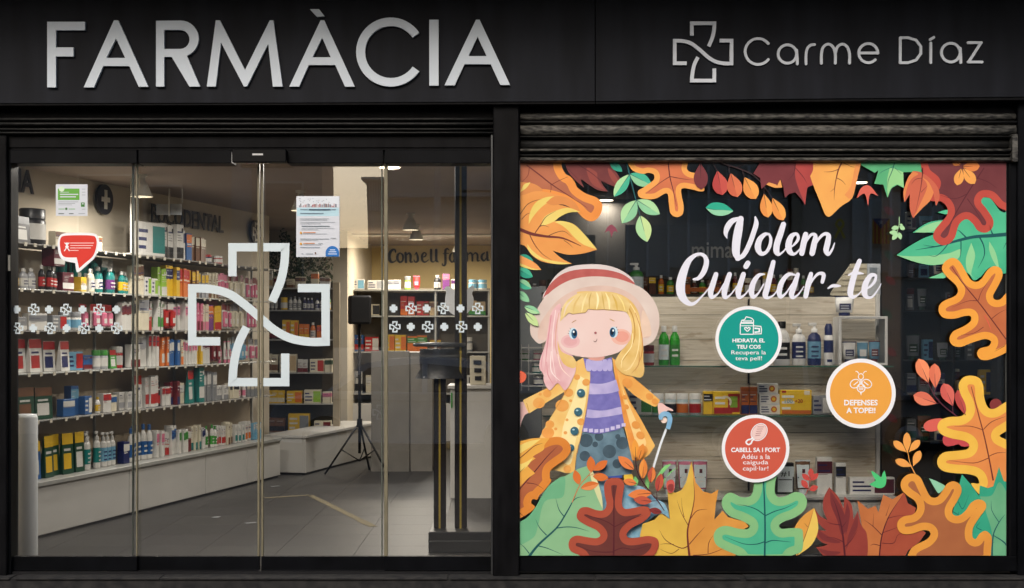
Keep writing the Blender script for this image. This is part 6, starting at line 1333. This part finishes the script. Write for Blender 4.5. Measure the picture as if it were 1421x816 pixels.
# black posts with yellow strips on a black base, round black bin
bp = empty('barrier_base', P(637, 766, 10.6), 0, 'low black plinth under the two black posts just inside the right door', 'base'); d0 = CZ * F / (768 - HY)
bp.location = (gx(637, d0), d0 - D, 0)
wpx = d0 / F
MB().box(-.235, .25, 0, .55, 0.001, .165, mat((26,27,30), .4, var=.2), .01).build('plinth_block', bp); MB().box(-.23, .245, -.012, .2, .001, .10, mat((30,31,34), .4, var=.2), .01).build('step_block', bp)
YS = mat((170,148,56), .4, var=.08, scale=20)
for nm_, cx_, top_, lab, w_ in (('black_post', 610.5, 500, 'shorter black post with a yellow strip carrying the round black bin', 17), ('black_post', 639.5, 222, 'full height black post with a thin yellow strip right of the round bin', 17)):
    dd = d0 + .2; t = empty(nm_, (gx(cx_, dd), dd - D, .166), 0, lab, 'post'); zt_ = gz(top_, dd) - .166; hw = w_ / 2 * dd / F
    MB().box(-hw, hw, -.02, .03, 0, zt_, mat((26,20,20), .35, var=.15), .006).build('post_body', t)
    MB().box(-hw * .16 - .001, hw * .12, -.0235, -.0202, .0, zt_, YS).build('yellow_strip', t)
dd = d0 + .2; bn = empty('round_bin', (gx(610, dd), dd - D, gz(525, dd)), 0, 'round black bin with a flared skirt and rim lid, hung on the shorter post', 'bin')
pxm = dd / F
prof = [(34, 525), (27, 512), (28, 500), (27, 484)]
MB().lathe([(r * pxm, gz(y, dd) - gz(525, dd)) for r, y in prof], mat((40,42,46), .3, var=.35, scale=14), 28, cy=-.02, sy=.5).build('skirt', bn)
MB().lathe([(34 * pxm, gz(481, dd) - gz(525, dd)), (37 * pxm, gz(479, dd) - gz(525, dd)), (36 * pxm, gz(476, dd) - gz(525, dd)), (10 * pxm, gz(475, dd) - gz(525, dd))], mat((70,72,76), .3, var=.3, scale=14), 28, cy=-.02, sy=.5).build('lid', bn)
MB().lathe([(28.5 * pxm, gz(495, dd) - gz(525, dd)), (28.5 * pxm, gz(492, dd) - gz(525, dd))], mat((90,90,92), .3), 28, cy=-.02, sy=.5).build('band', bn)
# white bear-head cut-out behind the full-height post
be = smooth([(618,412),(619,406),(617,400),(622,397),(628,401),(633,404),(645,404),(650,400),(656,396),(658,401),(655,407),(657,414),(656,424),(650,433),(642,438),(632,438),(623,432),(618,422)], True, 4)
o = solid('bear_head_panel', tess([be]), 11.0, .02, mat((236,240,246), .5), loops=[be]); tag(o, 'white bear-head shaped panel behind the black post with yellow strip', 'panel')
# white rounded column at the far left, pale pipe above it
dd = CZ * F / (800 - HY) + .55
wc = empty('white_column', (gx(35.5, dd), dd - D, 0), 0, 'white rounded cabinet column standing just inside the left door leaf', 'column')
MB().lathe([(.084, 0), (.086, .01), (.086, gz(580, dd)), (.078, gz(575, dd)), (.0, gz(574, dd))], mat((236,240,244), .3, var=.02), 32, cap=False).build('cylinder', wc)
MB().box(-.11, -.03, -.01, .09, 0, gz(577, dd), mat((190,198,204), .35), .008).build('back_box', wc)
pp = empty('door_pull', P(18.5, 580, 9.6), 0, 'pale vertical metal pull at the left edge of the doors', 'handle')
ub(pp, 'bar', 15.6, 22.5, 362, 581, 9.6, 9.63, mat((196,206,214), .35, metal=.2), .005); ub(pp, 'bracket', 16.5, 24, 576, 584, 9.595, 9.635, SIL, .003)
# ragged yellowish strips lying flat on the floor
def fpt(px, py): d = CZ * F / (py - HY); return Vector((gx(px, d), d - D, .0085))
for a, b, lab in (((368, 692), (430, 688), 'short ragged yellowish strip on the shop floor, left piece'), ((430, 688), (518, 732), 'long ragged yellowish strip running diagonally on the shop floor')):
    A, B = fpt(*a), fpt(*b); t = (B - A).normalized(); n = Vector((-t.y, t.x, 0)) * .045; base = (A + B) / 2
    mb = MB(); N = 14; vs = []
    for i in range(N + 1):
        c = A.lerp(B, i / N) - base; k = 1 - .25 * rg.random(); vs += [c + n * k, c - n * k]
    mb.add(vs, [(2*i, 2*i+1, 2*i+3, 2*i+2) for i in range(N)], mat((120,108,74), .8, rgb2=(84,80,70), scale=30)); mb.build('floor_strip', loc=base, label=lab, cat='strip')
for a in ((382, 676), (348, 727), (300, 719)):
    A = fpt(*a); MB().box(-.05, .05, -.03, .03, 0, .002, pm_('grey')).build('paper_scrap', loc=A, rz=rg.random() * 3, label='small pale scrap on the dark floor ' + {382: 'below the low counter', 348: 'just left of the door gap', 300: 'farther left of the door gap'}[a[0]], cat='scrap')
# white bars imitating window frames mirrored in the doors, over the left shelves
gb = empty('mirrored_frame', P(215, 345, 12.6), 0, 'thin white rectangular frame imitating a mirrored window, left of the BUCODENTAL letters', 'frame')
for (x0, x1, y0, y1) in ((105.5, 107, 243, 300), (105.5, 182, 241, 243), (180.5, 182, 243, 352), (107, 182, 351, 352.5)): ub(gb, 'bar', x0, x1, y0, y1, 12.6, 12.62, mat((200,196,186), .5))
gb.location = gb.location
gb2 = empty('mirrored_frame', P(235, 300, 13.4), 0, 'thin white frame imitating a reflection, with a pale blue panel before the BUCODENTAL letters', 'frame')
for (x0, x1, y0, y1) in ((233.5, 235.3, 252, 300), (190, 233, 253, 254.6), (235.6, 252, 250.5, 251.8), (252.2, 253.4, 251, 281)): ub(gb2, 'bar', x0, x1, y0, y1, 13.4, 13.42, mat((200,196,186), .5))
ub(gb2, 'panel', 217, 252, 283, 298, 13.43, 13.44, glass_mat(6, (.75, .85, .95), .3))
# ------------------------------------------------------------------ display behind the right window
def woodmat(seed):
    m = bpy.data.materials.new("wood"); m.use_nodes = True; nt = m.node_tree; n = nt.nodes; l = nt.links; b = n["Principled BSDF"]; b.inputs["Roughness"].default_value = .65
    tc = n.new("ShaderNodeTexCoord"); mp = n.new("ShaderNodeMapping"); mp.inputs["Scale"].default_value = (1.6, 1, 34); mp.inputs["Location"].default_value = (seed * 3.1, 0, seed * 1.7)
    nz = n.new("ShaderNodeTexNoise"); nz.inputs["Scale"].default_value = 2.2; nz.inputs["Detail"].default_value = 7; nz.inputs["Distortion"].default_value = .6
    cr = n.new("ShaderNodeValToRGB"); e = cr.color_ramp.elements; e[0].position = .3; e[0].color = (*lin((186, 174, 154)), 1); e[1].position = .68; e[1].color = (*lin((218, 208, 190)), 1)
    vo = n.new("ShaderNodeTexNoise"); vo.inputs["Scale"].default_value = 3.0; vo.inputs["Detail"].default_value = 2
    mp2 = n.new("ShaderNodeMapping"); mp2.inputs["Scale"].default_value = (2, 1, 9); mp2.inputs["Location"].default_value = (seed, 0, seed)
    r2 = n.new("ShaderNodeValToRGB"); r2.color_ramp.elements[0].position = .30; r2.color_ramp.elements[0].color = (.62, .54, .46, 1); r2.color_ramp.elements[1].position = .40; r2.color_ramp.elements[1].color = (1, 1, 1, 1)
    mx = n.new("ShaderNodeMix"); mx.data_type = 'RGBA'; mx.blend_type = 'MULTIPLY'; mx.inputs[0].default_value = .7
    l.new(tc.outputs["Object"], mp.inputs[0]); l.new(mp.outputs[0], nz.inputs["Vector"]); l.new(nz.outputs["Fac"], cr.inputs[0])
    l.new(tc.outputs["Object"], mp2.inputs[0]); l.new(mp2.outputs[0], vo.inputs["Vector"]); l.new(vo.outputs["Fac"], r2.inputs[0])
    l.new(cr.outputs[0], mx.inputs[6]); l.new(r2.outputs[0], mx.inputs[7]); l.new(mx.outputs[2], b.inputs["Base Color"])
    bp = n.new("ShaderNodeBump"); bp.inputs["Strength"].default_value = .15; l.new(nz.outputs["Fac"], bp.inputs["Height"]); l.new(bp.outputs[0], b.inputs["Normal"])
    return m
WD3 = [woodmat(i) for i in range(5)]
DB = 10.05     # distance to the plank wall
pw = empty('plank_panel', P(975, 692, DB), 0, 'pale grey-brown wooden plank panel behind the display products', 'panel')
ys = [412, 437, 471, 500, 533, 566, 600, 634, 664, 694, 730]
for i in range(len(ys) - 1):
    for j, (x0, x1) in enumerate(((752, 1039.4), (1040.2, 1215.5))):
        ub(pw, 'plank', x0, x1, ys[i] + .35, ys[i + 1] - .25, DB + random.uniform(0, .002), DB + .02, WD3[(i * 2 + j) % 5], .001)
ub(pw, 'backing', 752, 1216, 412, 731, DB + .021, DB + .04, pm_('white'))
for y0, y1 in ((415, 424), (518, 532), (668, 682)): ub(pw, 'hook_slot', 1037.6, 1040.2, y0, y1, DB - .004, DB - .0003, pm_('black'))
wfr = empty('white_upright', P(1219, 692, DB - .02), 0, 'white metal upright at the right edge of the plank panel', 'upright')
ub(wfr, 'bar', 1215.8, 1221.5, 408, 700, DB - .03, DB + .03, pm_('white'), .003)
wl_ = empty('grey_end_panel', P(736, 700, DB), 0, 'plain grey end panel at the left of the display, behind the girl', 'panel')
ub(wl_, 'sheet', 722, 751.5, 398, 731, DB, DB + .02, mat((150,154,156), .5, var=.06), .002)
GS = mat((70,112,92), .12, var=.1, spec=.7); GT = glass_mat(1.0, (.96, .985, .97), .05)
for y, lab, x0, x1 in ((507.6, 'upper green-edged glass shelf in the display', 880, 1240), (576.5, 'lower green-edged glass shelf in the display', 753, 1222)):
    t = empty('glass_shelf', P((x0 + x1) / 2, y + 2, 9.72), 0, lab, 'shelf')
    ub(t, 'edge', x0, x1, y, y + 1.9, 9.715, 9.722, GS); ub(t, 'glass', x0, x1, y + .1, y + 1.8, 9.7225, DB - .006, GT)
bs = empty('base_cabinet', P(970, 771, 9.7), 0, 'white ledge and base cabinet at the foot of the display', 'cabinet')
ub(bs, 'ledge', 722, 1245, 689.5, 694, 9.68, DB - .004, pm_('white'), .002); ub(bs, 'front', 722, 1243, 694.3, 790, 9.72, 9.76, mat((196,194,188), .5), .002)
def item(kind, x0, x1, yt, yb, c1, c2, label, d=9.86, group=None, seed=1, dp=None, tilt=0, rz=0):
    w = (x1 - x0) * d / F; h = (yb - yt) * d / F
    zb = gz(yb, d)
    return place(kind, w, h, dp or min(.1, w * .7 + .01), c1, c2, Vector((gx((x0 + x1) / 2, d), d - D, zb)), rz, label, group, seed, True, tilt)
zsh = {1: 507.6, 2: 576.5, 3: 689.5}
def shy(k, d):   # pixel row where something standing on shelf k at distance d touches it
    z = gz(zsh[k], 9.715); return HY + (CZ - z - .001) * F / d
S1, S2, S3_ = shy(1, 9.86), shy(2, 9.86), shy(3, 9.86)
PAL.update({'white': (222,220,215), 'yellow': (232,190,44), 'cream': (226,216,194), 'bright green': (44,150,44), 'label white': (214,224,226), 'clear': (176,196,200)})
item('jar', 893, 908, 479, S1, 'red', 'dark red', 'short red jar with white label on the upper glass shelf beside the hat', seed=2)
for x0, lab in ((914, 'left green gel bottle with pale label on the upper glass shelf'), (929, 'right green gel bottle on the upper glass shelf')):
    item('bottle', x0, x0 + 14.5, 452, S1, 'bright green', 'label white' if x0 == 914 else 'green', lab, dp=.06)
item('bottle', 1074, 1096, 446, S1, 'white', 'black', 'white lotion bottle with black cap partly behind the green badge', dp=.06)
item('pump', 1099, 1118, 449, S1, 'white', 'navy', 'white pump bottle with dark blue label on the upper glass shelf', dp=.06)
item('pump', 1120.5, 1139.5, 448, S1, 'navy', 'light blue', 'dark blue pump bottle with round white label on the upper glass shelf', dp=.06)
item('spray', 1143, 1156.5, 449, S1, 'white', 'navy', 'white and blue spray can left of the white cube')
# white cube frame
cu = empty('cube_frame', P(1198, S1, 9.8), 0, 'open white cube frame holding three tubes on the upper glass shelf', 'display cube')
WM = pm_('white')
for n, a in (('bar', (1164.5, 1168, 439, S1)), ('bar', (1228.5, 1232, 439, S1)), ('bar', (1168.1, 1228.4, 439, 442.6)), ('bar', (1168.1, 1228.4, S1 - 3, S1))): ub(cu, n, a[0], a[1], a[2], a[3], 9.78, 9.80, WM, .002)
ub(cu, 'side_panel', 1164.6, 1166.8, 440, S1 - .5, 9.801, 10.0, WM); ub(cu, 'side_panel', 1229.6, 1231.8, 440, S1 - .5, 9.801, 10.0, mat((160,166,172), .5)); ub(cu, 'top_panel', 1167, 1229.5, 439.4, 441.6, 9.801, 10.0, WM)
dI = 9.88; yI = HY + (CZ - gz(S1 - 3.3, 9.79)) * F / dI
for x0, x1, yt, c1, c2, lab in ((1168.5, 1188, 474, 'white', 'navy', 'white tube with blue cap, left one in the white cube'), (1189, 1204.5, 474, 'light blue', 'white', 'pale blue tube, middle one in the white cube'), (1205.5, 1221, 473, 'light blue', 'dark red', 'blue and pink tube, right one in the white cube')):
    item('tube', x0, x1, yt, yI, c1, c2, lab, d=dI, dp=.05)
item('tube', 1158.5, 1185, 411, 438.2, 'white', 'navy', 'white and navy tube standing on top of the white cube', d=9.86, dp=.06)
hp = empty('house_display', P(1190, 412, 10.1), 0, 'cream house-shaped display board with grey side, above the plank panel', 'display')
pts = [(1153,407),(1160,395),(1181,366),(1203,366),(1203,410),(1153,410)]
o = solid('board', tess([pts]), 10.06, .02, mat((176,168,146), .6, var=.05), hp, loops=[pts]); ub(hp, 'side_board', 1203.4, 1222, 366, 410, 10.06, 10.08, mat((170,174,178), .5), .002)
for i in range(5): ub(hp, 'groove', 1182.5 - (6.5 + i * 8) * 21 / 29, 1202, 372 + i * 8, 372.5 + i * 8, 10.055, 10.0595, mat((140,130,112), .6))
ub(hp, 'notice', 1207, 1217, 371, 385, 10.053, 10.058, mat((110,118,124), .5))
# lower glass shelf
item('wide', 871, 903.5, 541, S2, 'white', 'green', 'white and green flat box on the lower glass shelf behind the sleeve', seed=4)
for i, (x0, c2, lab) in enumerate(((905, 'green', 'green-labelled vitamin bottle'), (922.5, 'black', 'dark-labelled vitamin bottle'), (939, 'orange', 'orange-labelled vitamin bottle'), (956.5, 'red', 'red-labelled vitamin bottle'))):
    t = item('jar', x0, x0 + 16, 546, S2, 'clear', 'white', f'{lab} with white cap on the lower glass shelf', dp=.07)
    r = 8.1 * 9.86 / F; MB().lathe([(r * 1.02, .012), (r * 1.02, .075)], pm_(c2), 16, cap=False).build('colour_band', t)
item('carton', 975.5, 988, 543, S2, 'yellow', 'black', 'narrow black, red and yellow box on the lower glass shelf', seed=3)
t = item('wide', 988.5, 1025.5, 543, S2, 'yellow', 'red', 'wide yellow and red box on the lower glass shelf', seed=5)
w_ = 37 * 9.86 / F; y_ = -.05 - .003
mb = MB(); mb.box(-w_ * .48, w_ * .2, y_, y_ + .0005, .006, .05, pm_('red')); mb.box(w_ * .12, w_ * .4, y_ - .001, y_ - .0005, .05, .13, pm_('lime')); vsx = [(r_ * math.cos(a) - .01, y_ - .0012, .09 + r_ * math.sin(a)) for r_ in (.03, .045) for a in [math.pi * (i / 10 - .2) for i in range(11)]]; mb.add(vsx, [(i, i + 1, i + 12, i + 11) for i in range(10)], pm_('cream')); mb.build('printed_scene', t)
for x0, lab in ((1028, 'left'), (1039.5, 'right')):
    t = item('carton', x0, x0 + 10.5, 537, S2, 'orange', 'navy', f'{lab} slim orange and navy box on the lower glass shelf under the green badge', seed=2, dp=.05)
for k in range(3):
    yb = S2 - k * 14.3; x0 = (1053.5, 1053.0, 1051.0)[k]; t = item('wide', x0, x0 + 27.5, yb - 13.8, yb, 'white', 'cream', f'white box printed with an orange slice, {("bottom", "middle", "top")[k]} of the stack of three', seed=k, dp=.07, rz=R((0, 1, -3)[k]))
    mb = MB(); mb.add([(.028 + .022 * math.cos(a), -.0385, .036 + .022 * math.sin(a)) for a in [math.pi * 2 * i / 18 for i in range(18)]], [tuple(range(18))], pm_('orange')); mb.add([(.028 + .012 * math.cos(a), -.0392, .036 + .012 * math.sin(a)) for a in [math.pi * 2 * i / 14 for i in range(14)]], [tuple(range(14))], pm_('yellow')); mb.build('orange_slice', t)
t = item('wide', 1081, 1125, 541, S2, 'yellow', 'yellow', 'large bright yellow box with blue and red figures on the lower glass shelf', seed=1, dp=.07)
for s, px, w, c in (('100', 1093, 11, 'light blue'), ('+20', 1107, 11, 'red')):
    v, f = text_geo(s, 0, 0, w * 9.86 / F, .028, .02); mb = MB(); mb.add([(a[0] + (px - 1103) * 9.86 / F, -.0375, .095 - a[1]) for a in v], f, pm_(c)); mb.build('figures', t)
mb = MB(); mb.box(-.1, -.07, -.037, -.0365, .155, .17, pm_('red')); mb.box(.06, .1, -.037, -.0365, .14, .17, pm_('cream')); mb.box(-.1, .11, -.037, -.0365, .004, .03, pm_('orange')); mb.build('print', t)
item('wide', 1126, 1151, 549, S2, 'silver', 'white', 'pale grey box at the right end of the lower glass shelf', seed=2)
# bottom ledge
for i, x0 in enumerate((919, 941, 961.5)):
    item('tube', x0, x0 + 20, 638, S3_, 'pink', 'label white', ('leftmost', 'middle', 'rightmost')[i] + ' of the three pink tubes with white labels on the ledge', dp=.05)
for x0, x1, yt, c1, c2, lab, k in ((1076, 1100.5, 642, 'black', 'label white', 'black-edged box with white face on the ledge, right of the red badge', 'carton'), (1103.5, 1124, 638, 'brown', 'label white', 'brown-edged tube behind the small red sprig', 'tube'), (1132.5, 1153.5, 634, 'white', 'maroon', 'tall white box with a maroon foot on the ledge', 'carton'), (1158.5, 1172.5, 642, 'white', 'black', 'slim white box with a dark top on the ledge', 'carton')):
    t = item(k, x0, x1, yt, S3_, c1, c2, lab, seed=3, dp=.06)
    if c1 == 'black':
        w = (x1 - x0) * 9.86 / F; mb = MB(); mb.box(-w*.42, w*.42, -.0335, -.0327, .02, .2, pm_('label white')); mb.box(-w*.38, w*.38, -.0342, -.0336, .105, .112, pm_('black'))
        v, f = text_geo('#1', 0, 0, w * .5, .04, .01); mb.add([(a[0], -.0343, .15 - a[1]) for a in v], f, pm_('black')); mb.build('face', t)
t = item('wide', 1178, 1240, 662, S3_, 'white', 'maroon', 'long low white box with maroon stripe at the right end of the ledge', seed=2, dp=.06)
# wire rack with small pots at the left
rk = empty('wire_rack', P(740, 541, 9.9), 0, 'white wire rack with small coloured pots at the left, beside the pink hair', 'rack')
for y in (482, 500, 518, 535): ub(rk, 'wire_shelf', 724, 762, y, y + 1.5, 9.8, 9.98, WM)
for x in (723, 733, 761): ub(rk, 'wire_post', x, x + 1.3, 478, 542, 9.79, 9.80, WM)
for i, (x, y, c, lab) in enumerate(((747, 500, 'pink', 'pink and white pot on the top tier of the wire rack'), (745, 518, 'teal', 'turquoise pot on the middle tier of the wire rack'), (747, 535, 'navy', 'dark blue pot on the lowest tier of the wire rack'), (728, 500, 'green', 'green pot at the left end of the wire rack'))):
    item('jar', x - 7, x + 7, y - 14, HY + (CZ - gz(y, 9.8)) * F / 9.86 - .1, c, 'white', lab, dp=.05)
# dark back shelf above the planks: bottles on a long dark cabinet
DK2 = mat((58,52,44), .6, var=.2); DN = 11.4
cb = empty('rear_cabinet', P(930, 480, DN), 0, 'long dark cabinet behind the plank panel carrying rows of bottles', 'cabinet')
ub(cb, 'top', 724, 1150, 408, 411, DN - .1, DN + .4, DK2); ub(cb, 'body', 724, 1150, 411.2, 640, DN - .05, DN + .38, DK2)
bb = empty('sign_band', P(930, 398, 12.0), 0, 'dark shelf back with the faint letters mimat above the rows of bottles', 'sign')
ub(bb, 'board', 868, 1062, 312, 384, 12.0, 12.04, mat((30,29,28), .5, var=.1)); 
ub(bb, 'ledge', 868, 1062, 384.5, 387, 11.9, 12.04, DK2)
mt = mat((190,184,172), .6)
v, f = text_geo('mimat', 993, 347, 66, 22, .01); o_ = solid('letters', (v, f), 11.985, .012, mt, bb)
for x0, x1, y0, y1, c in ((736, 768, 322, 400, (104,100,88)), (770, 826, 326, 405, (96,92,82)), (990, 1036, 388, 402, (120,100,70))):
    o = boxpx('wall_panel', x0, x1, y0, y1, 12.1, 12.13, mat(c, .7, var=.08)); o.location = (0, 0, 0); tag(o, {736: 'grey wall panel behind the yellow leaf tip', 770: 'wider grey wall panel above the hat', 990: 'brown box front under the mimat letters'}[x0], 'panel')
# (the three panels carry world-space meshes)
rg = random.Random(11); x = 727; i = 0
def CNT(l):
    n = usedlab[l] = usedlab.get(l, 0) + 1
    return l if n == 1 else ('', '', 'second ', 'third ', 'fourth ', 'fifth ')[n] + l
names = ('amber', 'amber', 'brown', 'green', 'cream', 'amber', 'orange', 'dark red', 'yellow')
while x < 1128:
    w = rg.uniform(6.5, 10.5); h = rg.uniform(17, 38) if x > 880 else rg.uniform(14, 22); c = rg.choice(names); k = rg.choice(('bottle', 'bottle', 'carton', 'jar'))
    if not (868 < x < 884):
        place(k, round(w * 1.0) * 11.5 / F, round(h / 4) * 4 * 11.5 / F, .045, c, rg.choice(('cream', 'brown', 'yellow')), Vector((gx(x + w / 2, 11.5), 11.5 - D, gz(408, DN - .1) + .001)), rg.uniform(-.2, .2),
              CNT(f'{c} {KN[k]} on the dark cabinet top, ' + ('far left end', 'left of the hat', 'right of the hat', 'under the C of the script lettering', 'under the word Volem', 'right end')[min(5, int((x - 727) / 68))]), 'goods along the dark cabinet top', seed=i)
    x += w + rg.uniform(1, 4); i += 1
item('pump', 873, 893, 365, HY + (CZ - gz(408, DN - .1)) * F / 11.35 + .1, 'green', 'label white', 'clear pump bottle with a white pump head right of the hat crown', d=11.35)
tr = empty('orange_tray', P(986, 404, 11.32), 0, 'orange tray on the dark cabinet, inside the C of the script lettering', 'tray'); ub(tr, 'tray', 950, 1010, 399, 405, 11.3, 11.34, mat((170,86,24), .5), .002)
# dark product shelves at the right
rs = empty('dark_shelving', P(1325, 700, 11.4), 0, 'dim dark shelving with pale packs at the far right of the display', 'shelving')
ub(rs, 'back', 1252, 1398, 280, 760, 11.7, 11.73, DR)
for y in (318, 385, 430, 500, 548, 612): ub(rs, 'shelf', 1252, 1398, y, y + 2, 11.4, 11.69, mat((54,52,50), .5))
ub(rs, 'upright', 1249, 1254, 280, 760, 11.38, 11.7, mat((44,42,40), .5)); ub(rs, 'upright', 1322, 1325, 280, 760, 11.38, 11.7, mat((44,42,40), .5))
for yb, hh in ((318, 26), (385, 32), (430, 30), (500, 40), (548, 36), (612, 34)):
    x = 1257; k0 = 0
    while x < 1386:
        w = rg.randrange(10, 22, 3); c = rg.choice(('cream', 'grey', 'silver', 'brown', 'grey', 'yellow' if yb == 548 else 'light blue'))
        c2 = rg.choice(('navy', 'brown', 'dark green', 'dark red'))
        if rg.random() < .85:
            place(rg.choice(('carton', 'wide', 'flatpack', 'tube')), w * 11.5 / F, round(hh * rg.uniform(.6, 1) / 5) * 5 * 11.5 / F, .06, c, c2, Vector((gx(x + w / 2, 11.48), 11.48 - D, gz(yb, 11.4) + .001)), 0,
                  f'dim {c} pack, {("first","second","third","fourth","fifth","sixth","seventh","eighth","ninth","tenth","eleventh","twelfth")[k0]} on the {dict(zip((318,385,430,500,548,612), ("top", "second", "third", "fourth", "fifth", "lowest")))[yb]} tier of the dark right shelving', 'packs on the dark right shelving', seed=k0 % 5)
        x += w + rg.randrange(2, 9); k0 += 1
lc = empty('shadow_curtain', P(1237, 700, 10.6), 0, 'brown hanging panel painted with mirrored leaf shadows between the plank panel and the dark shelving', 'curtain')
ub(lc, 'cloth', 1224, 1250, 230, 760, 10.6, 10.62, mat((60,46,32), .8, var=.2))
for i in range(9):  # reflected leaf shadows, painted as coloured shapes on the cloth
    y = 300 + i * 47 + rg.uniform(-8, 8); x = rg.uniform(1230, 1244); v, f = tess([whole(almond(x - 7, y - 6, x + 7, y + 6, 10))])
    mb = MB(); mb.add([P(a[0], a[1], 10.597) - lc.location for a in v], f, mat(((96,30,26), (34,56,34))[i % 2], .7)); mb.build('leaf_shadow', lc)
